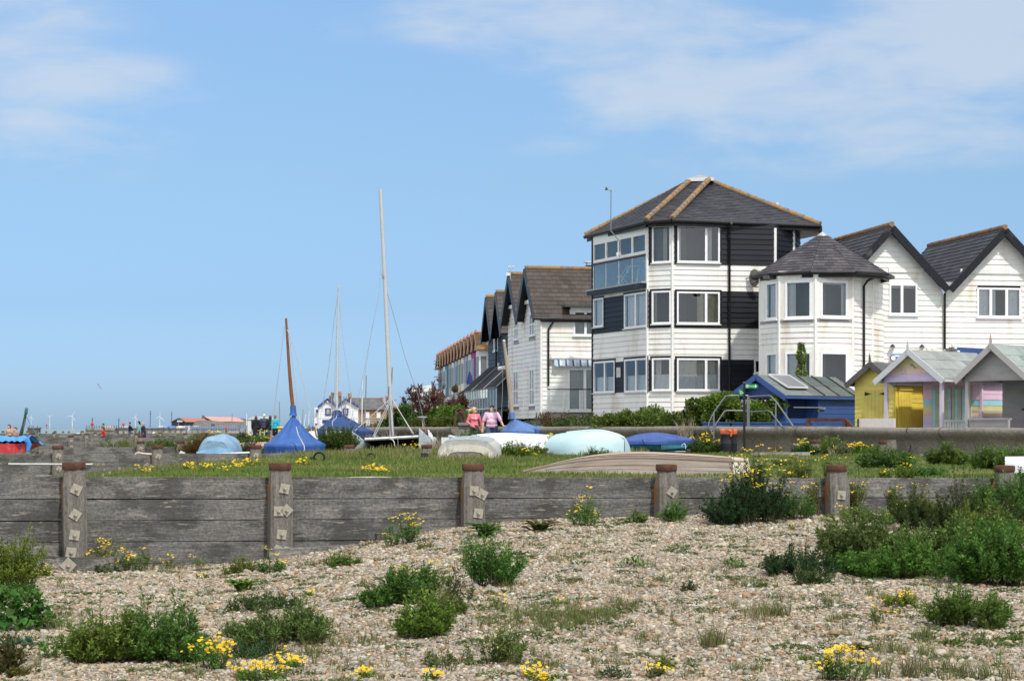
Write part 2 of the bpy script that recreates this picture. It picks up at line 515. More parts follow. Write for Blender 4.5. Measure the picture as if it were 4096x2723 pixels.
def window(root, fr, u0, u1, z0, z1, mull=(), trim=None, curtain=None, fw=.065, proud=.045, sill=True, trw=.08, depth=.9,
  room=(.10, .10, .105), transom=None, part='window', frame_col=PVC, glass='glass', ccol=(.62, .60, .55), opaque_back=True):
 mb = MB()
 def rect(a0, a1, b0, b1, lo, hi, c):
  mb.obox(fr.pt((a0 + a1) / 2, (b0 + b1) / 2, (lo + hi) / 2), fr.u * (a1 - a0) / 2, fr.v * (b1 - b0) / 2, fr.n * (hi - lo) / 2, c)
 if trim is not None:
  rect(u0 - trw, u0, z0 - trw * .6, z1 + trw, 0, .032, trim); rect(u1, u1 + trw, z0 - trw * .6, z1 + trw, 0, .032, trim)
  rect(u0, u1, z1, z1 + trw, 0, .032, trim); rect(u0, u1, z0 - trw * .6, z0, 0, .032, trim)
 lo = -.05
 rect(u0, u0 + fw, z0, z1, lo, proud, frame_col); rect(u1 - fw, u1, z0, z1, lo, proud, frame_col)
 rect(u0 + fw, u1 - fw, z1 - fw, z1, lo, proud, frame_col); rect(u0 + fw, u1 - fw, z0, z0 + fw, lo, proud, frame_col)
 for q in mull:
  x = u0 + q * (u1 - u0)
  rect(x - fw * .7, x + fw * .7, z0 + fw, z1 - fw, lo, proud - .004, frame_col)
 if transom:
  zz = z0 + transom * (z1 - z0)
  rect(u0 + fw, u1 - fw, zz - fw * .5, zz + fw * .5, lo, proud - .008, frame_col)
 if sill:
  rect(u0 - .04, u1 + .04, z0 - .05, z0 - .002, .002, proud + .06, frame_col if trim is None else (.55, .55, .53))
 o = mb.build(part, M['trim'], root)
 g = MB(); g.face([fr.pt(u0 + .02, z0 + .02, .01), fr.pt(u1 - .02, z0 + .02, .01), fr.pt(u1 - .02, z1 - .02, .01), fr.pt(u0 + .02, z1 - .02, .01)], (1, 1, 1))
 OFF[o.name] = OFF[root.name]
 g.build('pane', M[glass], o)
 b = MB()
 e = .015
 q = [fr.pt(u0 - e, z0 - e, -.05), fr.pt(u1 + e, z0 - e, -.05), fr.pt(u1 + e, z1 + e, -.05), fr.pt(u0 - e, z1 + e, -.05)]
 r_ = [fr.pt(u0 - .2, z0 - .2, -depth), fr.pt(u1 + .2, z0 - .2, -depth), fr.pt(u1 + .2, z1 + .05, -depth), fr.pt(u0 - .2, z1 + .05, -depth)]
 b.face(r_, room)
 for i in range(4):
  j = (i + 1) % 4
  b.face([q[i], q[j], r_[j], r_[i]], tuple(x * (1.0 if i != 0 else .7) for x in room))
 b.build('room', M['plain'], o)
 if curtain:
  cm = MB()
  for kind_, a, bb, lo_, hi_ in curtain:
   ua, ub = u0 + a * (u1 - u0), u0 + bb * (u1 - u0)
   za, zb = z0 + lo_ * (z1 - z0), z0 + hi_ * (z1 - z0)
   nn = max(6, int((ub - ua) / .045))
   ph = random.random() * 6
   amp = .022 if kind_ == 'drape' else .010
   cm.grid(lambda s, t_: fr.pt(ua + s * (ub - ua), za + t_ * (zb - za), -.13 + (.02 if kind_ == 'net' else 0) + amp * math.sin(ph + s * nn * 1.9) + amp * .6 * math.sin(s * nn * .83)), nn * 2, 1,
     ccol if kind_ == 'drape' else (.74, .75, .76))
  cm.build('curtain', M['cloth'], o)
 return (u0, u1, z0, z1)
def pwin(root, fr, conv, x0, y0, x1, y1, **kw):
 ua, za = fr.pix(*conv(x0, y0)); ub, zb = fr.pix(*conv(x1, y1))
 return window(root, fr, min(ua, ub), max(ua, ub), min(za, zb), max(za, zb), **kw)
def text_obj(s, size, origin, ux, uz, c, parent, name='lettering', align='CENTER', extrude=.002, local=False):
 cu = bpy.data.curves.new('tmp', 'FONT')
 cu.body = s; cu.size = size; cu.align_x = align; cu.align_y = 'CENTER'; cu.extrude = extrude
 to = bpy.data.objects.new('tmp', cu)
 me = bpy.data.meshes.new_from_object(to)
 bpy.data.objects.remove(to); bpy.data.curves.remove(cu)
 n = len(me.vertices)
 co = np.zeros(n * 3); me.vertices.foreach_get('co', co); co = co.reshape(-1, 3)
 ux, uz = np.array(ux), np.array(uz)
 un = np.cross(ux, uz)
 vs = np.array(origin) + co[:, :1] * ux + co[:, 1:2] * uz + co[:, 2:3] * un
 fs = [list(p.vertices) for p in me.polygons]
 bpy.data.meshes.remove(me)
 return mesh_obj(name, vs, fs, c, M['plain'], parent, local)
# ---------------------------------------------------------------- terrain
def g1(X): return 28.2 + .29 * X
WX = np.array([-60, -15, -5.5, -1.37, 6.9, 13.65, 22, 42.0])
WY = np.array([420, 137, 80, 72, 60, 52, 42, 18.0])
def wall_y(X): return np.interp(X, WX, WY)
def sstep(x, a, b):
 t_ = np.clip((x - a) / (b - a), 0, 1)
 return t_ * t_ * (3 - 2 * t_)
def wob(x, y, s=1.0):
 return (np.sin(x * 1.7 * s + y * .9 * s) + np.sin(y * 1.3 * s - x * .6 * s + 1.3) + np.sin(x * .53 * s + 2.1 + y * 2.1 * s) + np.sin(x * 3.1 * s - y * 2.7 * s)) * .25
def beach_z(X, Y):
 b = -.14 + .59 * sstep(X, -4.6, .6) - .06 * sstep(X, 4, 9)
 f = -.12 + .22 * sstep(X, -3, 5)
 t_ = np.clip((g1(X) - Y) / 13, 0, 1)
 return b * (1 - t_) + f * t_ + .03 * wob(X, Y, .9) + .015 * wob(X, Y, 2.7)
def field_z(X, Y):
 s_ = np.maximum(0, -X - 5.5 - .2 * np.maximum(0, Y - 60))
 return .98 - .09 * s_ + .03 * wob(X, Y, .8)
def ground_z(X, Y):
 X = np.asarray(X, float); Y = np.asarray(Y, float)
 return np.where(Y < g1(X), beach_z(X, Y), np.where(Y < wall_y(X), field_z(X, Y), 1.5))
def hit(px, py, dmax=120):
 k, e = (px - CX) / F, (HY - py) / F
 d = np.arange(8, dmax, .02)
 g = EYE + e * d - ground_z(k * d, d)
 i = np.argmax(g < 0)
 if g[i] >= 0:
  i = len(d) - 1
 return Vector((k * d[i], d[i], float(ground_z(k * d[i], d[i]))))
def gp(px, d):
 X = (px - CX) / F * d
 return Vector((X, d, float(ground_z(X, d))))
def sheet(name, xs, tfun, nv, zfun, mat, c):
 vs = []
 for x in xs:
  y0, y1 = tfun(x)
  for j in range(nv + 1):
   q = (j / nv)
   y = y0 + (y1 - y0) * q
   vs.append((x, y, float(zfun(x, y))))
 n = nv + 1
 fs = np.array([(i * n + j, (i + 1) * n + j, (i + 1) * n + j + 1, i * n + j + 1) for i in range(len(xs) - 1) for j in range(nv)])
 o = mesh_obj(name, vs, fs, c, mat, smooth=[True] * len(fs))
 return kind(o, 'structure')
# shingle: cells of many stone colours with a relief of their own
m, t, p = newmat('shingle')
M['shingle'] = m
oc = t.n('ShaderNodeTexCoord').outputs['Object']
v1 = t.n('ShaderNodeTexVoronoi'); v1.inputs['Scale'].default_value = 34; t.L.new(oc, v1.inputs['Vector'])
sep = t.n('ShaderNodeSeparateColor'); t.L.new(v1.outputs['Color'], sep.inputs[0])
STONE = [(0, (.56, .50, .42)), (.16, (.48, .38, .28)), (.30, (.62, .58, .53)), (.45, (.44, .28, .17)), (.56, (.58, .50, .40)), (.70, (.30, .29, .29)), (.80, (.66, .62, .57)), (.92, (.44, .36, .28))]
rp = t.n('ShaderNodeValToRGB'); rp.color_ramp.interpolation = 'CONSTANT'
while len(rp.color_ramp.elements) < len(STONE): rp.color_ramp.elements.new(.5)
for e_, (q, c_) in zip(rp.color_ramp.elements, STONE):
 e_.position = q; e_.color = (*c_, 1)
t.L.new(sep.outputs[0], rp.inputs[0])
big = t.noise(oc, .9, 5, .6)
cc = t.mix(1.0, rp.outputs[0], t.mapr(big, .3, .7, .50, .72), 'MULTIPLY')
cc = t.mix(t.mapr(t.noise(oc, .55, 6, .62), .44, .62, 0, .65), cc, (.13, .135, .055, 1))
t.L.new(cc, p.inputs['Base Color']); p.inputs['Roughness'].default_value = .75
b = t.n('ShaderNodeBump'); b.inputs['Strength'].default_value = 1.0; b.inputs['Distance'].default_value = .02; b.invert = True
t.L.new(v1.outputs['Distance'], b.inputs['Height']); t.L.new(b.outputs[0], p.inputs['Normal'])
m, t, p = newmat('turf_soil')
M['turf'] = m
oc = t.n('ShaderNodeTexCoord').outputs['Object']
n1 = t.noise(oc, .6, 6, .6); n2 = t.noise(oc, 5, 5, .6)
cc = t.ramp(n1, [(.3, (.07, .085, .025)), (.48, (.10, .115, .035)), (.60, (.15, .13, .06)), (.72, (.30, .26, .19))])
cc = t.mix(1.0, cc, t.mapr(n2, .3, .7, .75, 1.25), 'MULTIPLY')
t.L.new(cc, p.inputs['Base Color']); p.inputs['Roughness'].default_value = .95
xs = np.arange(-16, 16.01, .25)
beach = sheet('shingle_beach', xs, lambda x: (6.0, g1(x) + .12), 96, beach_z, M['shingle'], (.5, .45, .38))
xs = np.concatenate([np.arange(-90, -24, 2.0), np.arange(-24, 18, .5), np.arange(18, 41, 2.0)])
field = sheet('grass_field', xs, lambda x: (g1(x) + .125, float(wall_y(x)) + .1), 150, field_z, M['turf'], (.1, .12, .04))
mb = MB()
pts = [(x, float(wall_y(x)) + .15, 1.5) for x in np.arange(-60, 40, 1.0)]
for a_, b_ in zip(pts[:-1], pts[1:]):
 mb.face([a_, b_, (b_[0] + 6, 1500, 1.5), (a_[0] + 6, 1500, 1.5)], (.23, .22, .20))
mb.face([(39, 18.9, 1.5), (300, 18, 1.5), (300, 1500, 1.5), (45, 1500, 1.5)], (.23, .22, .20))
kind(mb.build('promenade', M['concrete']), 'structure')
m, t, p = newmat('sea_water')
M['sea'] = m
p.inputs['Base Color'].default_value = (.17, .25, .24, 1); p.inputs['Roughness'].default_value = .35; p.inputs['Specular IOR Level'].default_value = .3
b = t.n('ShaderNodeBump'); b.inputs['Strength'].default_value = .5
t.L.new(t.noise(t.n('ShaderNodeTexCoord').outputs['Object'], .35, 6, .6), b.inputs['Height']); t.L.new(b.outputs[0], p.inputs['Normal'])
mb = MB()
mb.face([(-30000, -200, -1.2), (30000, -200, -1.2), (30000, 45000, -1.2), (-30000, 45000, -1.2)], (.2, .3, .28))
kind(mb.build('sea', M['sea']), 'structure')
# ---------------------------------------------------------------- groynes
GREY = (.152, .149, .143)
def post_mesh(h, seed):
 r_ = random.Random(seed)
 mb = MB()
 w0, w1 = .155, .128
 prof = [(-h, w0), (-.30, w0), (-.08, w1 + .004), (0, w1)]
 ch = .045
 vs, fs = [], []
 for z, hw in prof:
  c_ = ch if hw > .14 else ch + .03
  ring = [(-hw + c_, -hw), (hw - c_, -hw), (hw, -hw + c_), (hw, hw - c_), (hw - c_, hw), (-hw + c_, hw), (-hw, hw - c_), (-hw, -hw + c_)]
  for x, y in ring:
   vs.append((x + r_.uniform(-.006, .006) + (0 if z == 0 else 0), y + r_.uniform(-.006, .006), z))
 for i in range(len(prof) - 1):
  for k in range(8):
   fs.append((i * 8 + k, i * 8 + (k + 1) % 8, (i + 1) * 8 + (k + 1) % 8, (i + 1) * 8 + k))
 fs.append(tuple(range(24, 32)))
 mb.add(vs, fs, (.155, .145, .13))
 return mb
def plate_mb():
 mb = MB()
 mb.box(-.066, .066, -.012, 0, -.066, .066, (.34, .32, .27))
 mb.tube([(0, -.012, 0), (0, -.034, 0)], .027, (.30, .27, .22), 6, smooth=False)
 mb.tube([(0, -.030, 0), (0, -.062, 0)], .013, (.40, .37, .31), 8)
 return mb
PROTO = {}
def groyne(label, Y0, x0, x1, posts, top0, slope, rows, plates=None, group='groynes', rowh=.293, hpost=2.1, capz=.17, capcols=None):
 """timber groyne along Y = Y0 + .29 X: planking between x0 and x1 with posts at the given X"""
 ang = math.atan(.29)
 Lx = 1 / math.cos(ang)
 g = T('groyne', label, 'groyne', (0, Y0, 0), ang, group)
 mb = MB()
 bays = [x0] + list(posts) + [x1]
 for a, b_ in zip(bays[:-1], bays[1:]):
  for r_ in range(rows):
   for_seg = 1
   ta, tb = top0 + slope * a, top0 + slope * b_
   jit = random.uniform(-.006, .006) if r_ == 0 else random.uniform(-.010, .010)
   hh = rowh
   za, zb = ta - r_ * rowh, tb - r_ * rowh
   gap = .007 + random.random() * .006
   yo = random.uniform(-.008, .008)
   k = random.uniform(.82, 1.2)
   xa, xb = a * Lx + .003, b_ * Lx - .003
   n = max(2, int((xb - xa) / .35))
   vs, fs = [], []
   for i in range(n + 1):
    q = i / n
    x = xa + (xb - xa) * q
    zt = za + (zb - za) * q + random.uniform(-.004, .004) - (gap if r_ else 0)
    zl = za + (zb - za) * q - hh
    vs += [(x, -.04 + yo, zt), (x, .055 + yo, zt), (x, .055 + yo, zl), (x, -.04 + yo, zl)]
   for i in range(n):
    o_ = i * 4
    for e in range(4):
     fs.append((o_ + e, o_ + (e + 1) % 4, o_ + 4 + (e + 1) % 4, o_ + 4 + e))
   fs.append((0, 3, 2, 1)); fs.append((n * 4, n * 4 + 1, n * 4 + 2, n * 4 + 3))
   mb.add(vs, fs, tuple(x * k for x in GREY))
 mb.build('planking', M['plank'], g, local=True)
 if 'post' not in PROTO:
  PROTO['post'] = [post_mesh(2.1, s).build('post', M['post'], None) for s in (1, 2, 3)]
  cap_ = MB()
  cap_.lathe([(.150, -.01), (.157, .0), (.157, .078), (.150, .086), (.120, .088)], (0, 0, 0), (.095, .042, .027), 20)
  PROTO['cap'] = cap_.build('cap', M['rust'], None)
  PROTO['plate'] = plate_mb().build('bolt_plate', M['plate'], None)
  for o in PROTO['post'] + [PROTO['cap'], PROTO['plate']]:
   col.objects.unlink(o)
 for i, x in enumerate(posts):
  po = PROTO['post'][i % 3].copy(); po.name = 'post'; col.objects.link(po); po.parent = g
  zt = top0 + slope * x + capz
  po.location = (x * Lx, -.20, zt)
  po.rotation_euler = (random.uniform(-.012, .012), random.uniform(-.012, .012), random.uniform(-.05, .05))
  ca = PROTO['cap'].copy(); ca.name = 'cap'; col.objects.link(ca); ca.parent = po
  ca.location = (0, 0, -.055)
  ca.rotation_euler = (random.uniform(-.02, .02), random.uniform(-.02, .02), random.uniform(0, 3))
  pl = plates[i] if plates else [(0, -.25 - .02 * (i % 2), .4), (.01, -.60, .6)]
  for dx, dz, rr in pl:
   q = PROTO['plate'].copy(); q.name = 'bolt_plate'; col.objects.link(q); q.parent = po
   q.location = (dx, -.158, dz); q.rotation_euler = (0, rr, 0)
 return g
def gx(px, Y0):
 k = (px - CX) / F
 return k * Y0 / (1 - .29 * k)
# the near groyne; bolt plates as on the photograph's posts (dx, dz below the post top, turn)
p1x = [gx(q, 28.2) for q in (292, 1111, 1877, 2646, 3323, 3992)]
near = groyne('near grey timber groyne with rust capped posts across the foreground shingle', 28.2, -11.5, 14.0, [p1x[0] - 2.78] + p1x + [p1x[-1] + 2.9], 1.052, -.0085, 5,
 [[(0, -.35, .4), (0, -.7, .2)], [(.01, -.33, .45), (-.005, -.67, .6), (-.02, -.94, .15), (-.07, -1.17, .15)],
  [(.03, -.32, .2), (-.055, -.63, 0), (.06, -.62, .75), (-.01, -.95, .1), (-.06, -1.17, .5), (.075, -1.19, .3)],
  [(-.02, -.35, .05), (.10, -.40, .5), (.04, -.67, .15), (-.02, -.95, .05)],
  [(.02, -.37, .6), (.0, -.68, .3)], [(.0, -.42, .08)], [(.0, -.4, .3)], [(.0, -.4, .3)]])
# waling beams bolted low on its front
mb = MB()
mb.bar((-8.6, -.42, -.05), (-5.35, -.42, -.06), .22, .19, (.17, .165, .155))
mb.bar((-7.05, -.42, .13), (-6.45, -.42, .125), .2, .15, (.15, .14, .13))
o = mb.build('waling_beam', M['plank'], near, local=True)
q = PROTO['plate'].copy(); q.name = 'bolt_plate'; col.objects.link(q); q.parent = o; q.location = (-6.3, -.535, -.06); q.rotation_euler = (0, .75, 0); q.scale = (1.2, 1, 1.2)
q = PROTO['plate'].copy(); q.name = 'bolt_plate'; col.objects.link(q); q.parent = o; q.location = (-7.45, -.535, -.05); q.rotation_euler = (0, .4, 0)
mb = MB()
mb.bar((-3.6, -.36, .015), (-1.55, -.34, .09), .16, .17, (.19, .18, .17))
mb.bar((-2.05, -.2, .20), (-1.62, -.2, .20), .18, .17, (.13, .12, .11))
mb.build('waling_beam', M['plank'], near, local=True)
specs = [
 ('second timber groyne behind the first with grass growing at its foot', 57.2, -20, -.5, [230, 627, 1017, 1391, 1700], 1.07, 0, 5),
 ('third timber groyne beside the light blue covered boat', 79.0, -24, -9.5, [560, 720, 905], 1.07, 0, 4),
 ('fourth timber groyne with dead stalks in front', 113.0, -46, -16, [40, 283, 560, 800], 1.09, 0, 4),
 ('fifth timber groyne beneath the boy in red', 150.0, -58, -22, [130, 345, 545, 740], 1.12, 0, 4),
 ('sixth timber groyne below the four walkers', 190.0, -75, -26, [60, 215, 380, 525, 640], 1.15, 0, 4),
 ('seventh timber groyne seen far along the beach', 240.0, -92, -30, [11, 110, 220, 330, 440, 560], 1.22, 0, 4),
 ('farthest timber groyne with small posts against the sea', 300.0, -120, -38, [14, 52, 154, 185, 222, 252, 275, 325, 430], 1.12, 0, 4)]
for lb, Y0, xa, xb, pxs, top, sl_, rw in specs:
 groyne(lb, Y0, xa, xb, [gx(q, Y0) for q in pxs], top, sl_, rw, capz=.2 if Y0 < 100 else .3)
# two posts of a buried groyne near the wall, and short stubs
for lb, px, d_, ht in [('short post with rust cap by the yellow flowers under the seawall', 3260, 57.0, .42), ('short post with rust cap right of the weeds under the seawall', 3536, 54.5, .42)]:
 po = PROTO['post'][0].copy(); po.name = 'timber_post'; col.objects.link(po)
 g_ = gp(px, d_); po.location = g_ + Vector((0, 0, ht)); tag(po, lb, 'post', 'buried timber posts')
 ca = PROTO['cap'].copy(); ca.name = 'cap'; col.objects.link(ca); ca.parent = po; ca.location = (0, 0, -.055)
po = PROTO['post'][1].copy(); po.name = 'timber_post'; col.objects.link(po); po.location = gp(3570, 54.2) + Vector((0, .2, .47)); tag(po, 'bare weathered post leaning against the seawall', 'post')
# ---------------------------------------------------------------- seawall
wp = [(-5.9, 81), (-5.5, 80), (-3.4, 76), (-1.37, 72), (2.8, 66), (6.9, 60), (10.3, 56), (13.65, 52), (18, 46.8), (22, 42), (34, 27)]
def wall_run(name, path, label):
 path = [Vector((x, y, 0)) for x, y in path]
 # subdivide
 pp = []
 for a, b_ in zip(path[:-1], path[1:]):
  n = max(1, int((b_ - a).length / .6))
  pp += [a.lerp(b_, i / n) for i in range(n)]
 pp.append(path[-1])
 prof = [(-.28, .5), (-.28, 1.79), (-.22, 1.815), (.12, 1.82), (.20, 1.80), (.25, 1.75), (.26, 1.68), (.22, 1.60), (.12, 1.52), (.04, 1.44), (.0, 1.30), (.0, 1.1), (.03, .5)]
 vs, fs = [], []
 for i, p_ in enumerate(pp):
  d_ = (pp[min(i + 1, len(pp) - 1)] - pp[max(i - 1, 0)]).normalized()
  n_ = Vector((d_.y, -d_.x, 0))
  dz = -.06 * min(1, max(0, (p_.x - 7) / 7)) + .008 * math.sin(i * .7) + .02
  for o_, z in prof:
   q = p_ + n_ * o_; q.z = z + (dz if z > 1.2 else 0)
   vs.append(q)
 k = len(prof)
 for i in range(len(pp) - 1):
  for j in range(k - 1):
   fs.append((i * k + j, i * k + j + 1, (i + 1) * k + j + 1, (i + 1) * k + j))
 fs.append(tuple(range(k))); fs.append(tuple(range((len(pp) - 1) * k, len(pp) * k))[::-1])
 o = mesh_obj(name, vs, fs, (.20, .185, .16), M['concrete'], smooth=[True] * (len(fs) - 2) + [False] * 2)
 for i in range(4, len(pp) - 1, 8):
  mb = MB(); mb.tube([Vector(vs[i * k + j]) for j in range(1, k)], .011, (.05, .047, .042), 5); mb.build('joint', M['concrete'], o, local=True)
 return tag(o, label, 'seawall')
wall_run('seawall', wp[3:], 'long curved concrete seawall below the hedge and beach huts')
wall_run('seawall', [(-7.5, 84.2), (-5.5, 80), (-3.4, 76), (-2.05, 73.2)], 'short stretch of seawall left of the grey block pillar')
mb = MB()
for i in range(5):
 mb.box(-1.98, -1.42, 72.3, 72.75, .7 + i * .24, .7 + i * .24 + .233, (.20, .20, .20))
mb.box(-2.0, -1.3, 72.2, 72.8, 1.9, 2.0, (.23, .23, .23))
tag(mb.build('block_pillar', M['concrete'], None, org=(-1.7, 72.5, .7)), 'grey concrete block pillar in the seawall gap beside the two women', 'pillar')
mb = MB()
q0 = Vector((11.0, 54.6, 1.75))
mb.tube([P(*c4(1275, 948), 54.7), P(*c4(1268, 985), 54.68), P(*c4(1300, 1040), 54.9), P(*c4(1310, 1090), 54.9), P(*c4(1300, 1150), 54.85), P(*c4(1282, 1195), 54.8)], .012, BLACK, 6)
tag(mb.build('cable', M['rubber'], None, org=P(*c4(1282, 1195), 54.8)), 'black cable hanging down the seawall face', 'cable')
mb = MB()
a_, b_ = gp(3020, 55.5), gp(3225, 54.6)
mb.bar(a_ + V(0, 0, .05), b_ + V(0, 0, .05), .5, .16, (.33, .31, .27))
a_, b_ = gp(3700, 52.6), gp(4000, 50.6)
mb.bar(a_ + V(0, 0, .02), b_ + V(0, 0, .02), .4, .12, (.33, .31, .27))
kind(mb.build('concrete_path', M['concrete']), 'structure')
# ---------------------------------------------------------------- black and white tower house
SL = [(.036, .038, .050), (.046, .047, .058), (.030, .032, .043)]
BR = [(.060, .049, .044), (.052, .044, .040), (.068, .054, .047)]
A_, B_, C_, D_, E_, F_ = (3.31, 79.7), (5.21, 75.0), (6.13, 74.45), (10.15, 75.25), (11.0, 76.2), (11.7, 79.2)
G_, H_ = (10.4, 83.6), (4.6, 84.2)
tower = T('tower_house', 'three storey tower house banded in black and white boards under a slate roof', 'house', (7.2, 78.5, 1.5))
Z0, Z1 = 2.2, 9.66
def band(u, z):
 k = random.uniform(.93, 1.03)
 if z > 8.06 or 5.71 < z < 7.04 or 3.15 < z < 4.46:
  k = random.uniform(.7, 1.6)
  return tuple(x * k for x in BLACK)
 return tuple(x * k for x in WHITE)
fL, fM, fR = facade(A_, B_), facade(B_, C_), facade(C_, D_)
f4, f5 = facade(D_, E_), facade(E_, F_)
NETS = [('net', 0, 1, 0, .5)]
hL, hM, hR = [], [], []
hR.append(pwin(tower, fR, c1, 942, 512, 1333, 858, mull=[.68], trim=BLACK, curtain=[('drape', .72, .84, 0, .98), ('net', .03, .10, 0, 1)], room=(.10, .115, .135)))
hR.append(pwin(tower, fR, c1, 938, 1120, 1333, 1422, mull=[.68], trim=BLACK, curtain=[('drape', .5, .66, 0, 1), ('drape', .72, .98, 0, 1)], room=(.05, .05, .05), ccol=(.5, .45, .33)))
hR.append(pwin(tower, fR, c2, 938, 536, 1333, 836, mull=[.68], trim=BLACK, curtain=[('drape', .0, .99, 0, 1), ('net', 0, 1, 0, .5)], ccol=(.55, .53, .47)))
hM.append(pwin(tower, fM, c1, 714, 520, 888, 852, trim=BLACK, curtain=[('drape', .5, .7, 0, 1)], room=(.2, .19, .17)))
hM.append(pwin(tower, fM, c1, 712, 1118, 888, 1416, trim=BLACK, curtain=[('drape', .04, .16, 0, 1)], room=(.06, .08, .12)))
hM.append(pwin(tower, fM, c2, 714, 536, 888, 834, trim=BLACK, curtain=[('drape', .1, .4, .5, 1), ('net', 0, 1, 0, .5)]))
hL.append(pwin(tower, fL, c1, 176, 1190, 268, 1442, trim=BLACK, curtain=[('net', 0, 1, 0, 1)]))
hL.append(pwin(tower, fL, c1, 460, 1150, 668, 1442, mull=[.5], trim=BLACK, curtain=[('net', 0, .95, 0, 1)]))
hL.append(pwin(tower, fL, c2, 178, 570, 372, 850, mull=[.52], trim=BLACK, curtain=[('net', 0, 1, 0, .5)]))
hL.append(pwin(tower, fL, c2, 462, 548, 668, 842, mull=[.52], trim=BLACK, curtain=[('net', 0, 1, 0, .5)]))
# glazed balcony at the top of the left side
u0, u1 = .12, fL.L - .06
bz0, bz1 = 7.50, 9.42
hL.append((u0, u1, 7.32, 9.66))
mb = MB()
def rbox(mb, fr, a0, a1, b0, b1, lo, hi, c):
 mb.obox(fr.pt((a0 + a1) / 2, (b0 + b1) / 2, (lo + hi) / 2), fr.u * (a1 - a0) / 2, fr.v * (b1 - b0) / 2, fr.n * (hi - lo) / 2, c)
rbox(mb, fL, u0, u1, 9.24, 9.62, -.05, .05, WHITE)
rbox(mb, fL, u0, u1, 8.50, 8.62, -.05, .05, WHITE)
nb = 4
for i in range(nb + 1):
 x = u0 + (u1 - u0) * i / nb
 wd = .07 if i != 2 else .11
 rbox(mb, fL, max(u0, x - wd), min(u1, x + wd), 8.62, 9.24, -.05, .045, WHITE)
rbox(mb, fL, u0, u1, 8.42, 8.498, -.06, .07, (.06, .035, .025))
rbox(mb, fL, -.1, u1 + .1, 7.18, 7.36, -.05, .24, BLACK)
rbox(mb, fL, -.14, u1 + .1, 7.362, 7.43, -.05, .28, (.33, .32, .30))
o = mb.build('balcony', M['trim'], tower)
g = MB()
g.face([fL.pt(u0, 7.45, .02), fL.pt(u1, 7.45, .02), fL.pt(u1, 8.42, .02), fL.pt(u0, 8.42, .02)], (1, 1, 1))
g.build('glass_balustrade', M['glass2'], o)
g = MB()
for i in range(5):
 x = u0 + (u1 - u0) * i / 4
 g.tube([fL.pt(x, 7.43, .03), fL.pt(x, 8.44, .03)], .016, (.75, .75, .75), 6)
g.build('balustrade_post', M['galv'], o)
g = MB()
g.face([fL.pt(u0, 8.62, 0), fL.pt(u1, 8.62, 0), fL.pt(u1, 9.24, 0), fL.pt(u0, 9.24, 0)], (1, 1, 1))
g.build('pane', M['glass'], o)
g = MB()
q = [(u0 - .05, 7.35), (u1, 7.35), (u1, 9.6), (u0 - .05, 9.6)]
g.face([fL.pt(a, b_, -1.7) for a, b_ in q], (.42, .47, .50))
for i in range(4):
 j = (i + 1) % 4
 g.face([fL.pt(*q[i], -.05), fL.pt(*q[j], -.05), fL.pt(*q[j], -1.7), fL.pt(*q[i], -1.7)], (.42, .45, .46))
g.build('room', M['plain'], o)
for fr, hs, lb in ((fL, hL, 'l'), (fM, hM, 'm'), (fR, hR, 'r'), (f4, [], 'd'), (f5, [], 'e')):
 mb = MB()
 if fr is fR:
  hs.append(pwin(tower, fR, c2, 1650, 548, 1722, 676, trim=None, room=(.06, .07, .07)))
 lapped(mb, fr, [(0, Z0), (fr.L, Z0), (fr.L, Z1), (0, Z1)], .2, band, hs)
 if fr is fL:
  # black infill between the windows of the two lower storeys keeps to the window band
  pass
 mb.build('boarded_wall', M['paint'], tower)
mb = MB()
for a, b_ in ((F_, G_), (G_, H_), (H_, A_)):
 mb.face([(a[0], a[1], Z0), (b_[0], b_[1], Z0), (b_[0], b_[1], Z1), (a[0], a[1], Z1)], WHITE)
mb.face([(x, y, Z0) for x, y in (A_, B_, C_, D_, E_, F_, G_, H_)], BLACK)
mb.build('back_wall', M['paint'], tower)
mb = MB()
for (x, y) in ((3.7, 79.4), (5.3, 75.6), (6.3, 75.0), (8.2, 75.5), (10.0, 76)):
 mb.box(x - .1, x + .1, y - .1, y + .1, 1.4, Z0, BLACK)
mb.build('stilt', M['plain'], tower)
def strips(root, pts, z0, z1, r=.065):
 for i, (x, y) in enumerate(pts):
  MB().lathe([(r, z0 - .02), (r, z1)], (x, y, 0), BLACK if (x, y) == A_ else WHITE, 6, smooth=False).build('corner_strip', M['trim'], root)
strips(tower, (A_, B_, C_, D_, E_), Z0, 9.5)
# roof
EZ = 9.7
ev = [(3.0, 80.3), (5.1, 74.5), (6.05, 73.9), (12.0, 76.0), (12.5, 79.5), (10.8, 84.6), (4.2, 85.0)]
tp = [(7.25, 79.8), (7.22, 79.15), (7.97, 78.85), (8.05, 79.4), (8.05, 79.8), (7.8, 80.0), (7.4, 80.0)]
TZ = 11.82
rf = MB()
for i in range(len(ev)):
 j = (i + 1) % len(ev)
 pts = [(*ev[i], EZ), (*ev[j], EZ), (*tp[j], TZ), (*tp[i], TZ)]
 slates(rf, pts, .19, .33, SL)
ro = rf.build('roof', M['slate'], tower)
for i in range(len(ev)):
 rd = MB()
 a, b_ = Vector((*ev[i], EZ + .03)), Vector((*tp[i], TZ + .03))
 n = 14
 pts = [a.lerp(b_, k / n) for k in range(n + 1)]
 for k in range(n):
  rd.tube([pts[k], pts[k].lerp(pts[k + 1], 1.06)], [.118, .10], (.16, .145, .125), 8)
 rd.build('hip_ridge', M['lichen'], ro)
gt = MB()
for i in range(4):
 a, b_ = Vector((*ev[i], EZ - .05)), Vector((*ev[(i + 1) % len(ev)], EZ - .05))
 gt.tube([a, b_], .075, GUT, 8)
 gt.bar(a + V(.1, .15, -.08), b_ + V(.1 if i else 0, .15, -.08), .03, .2, GUT)
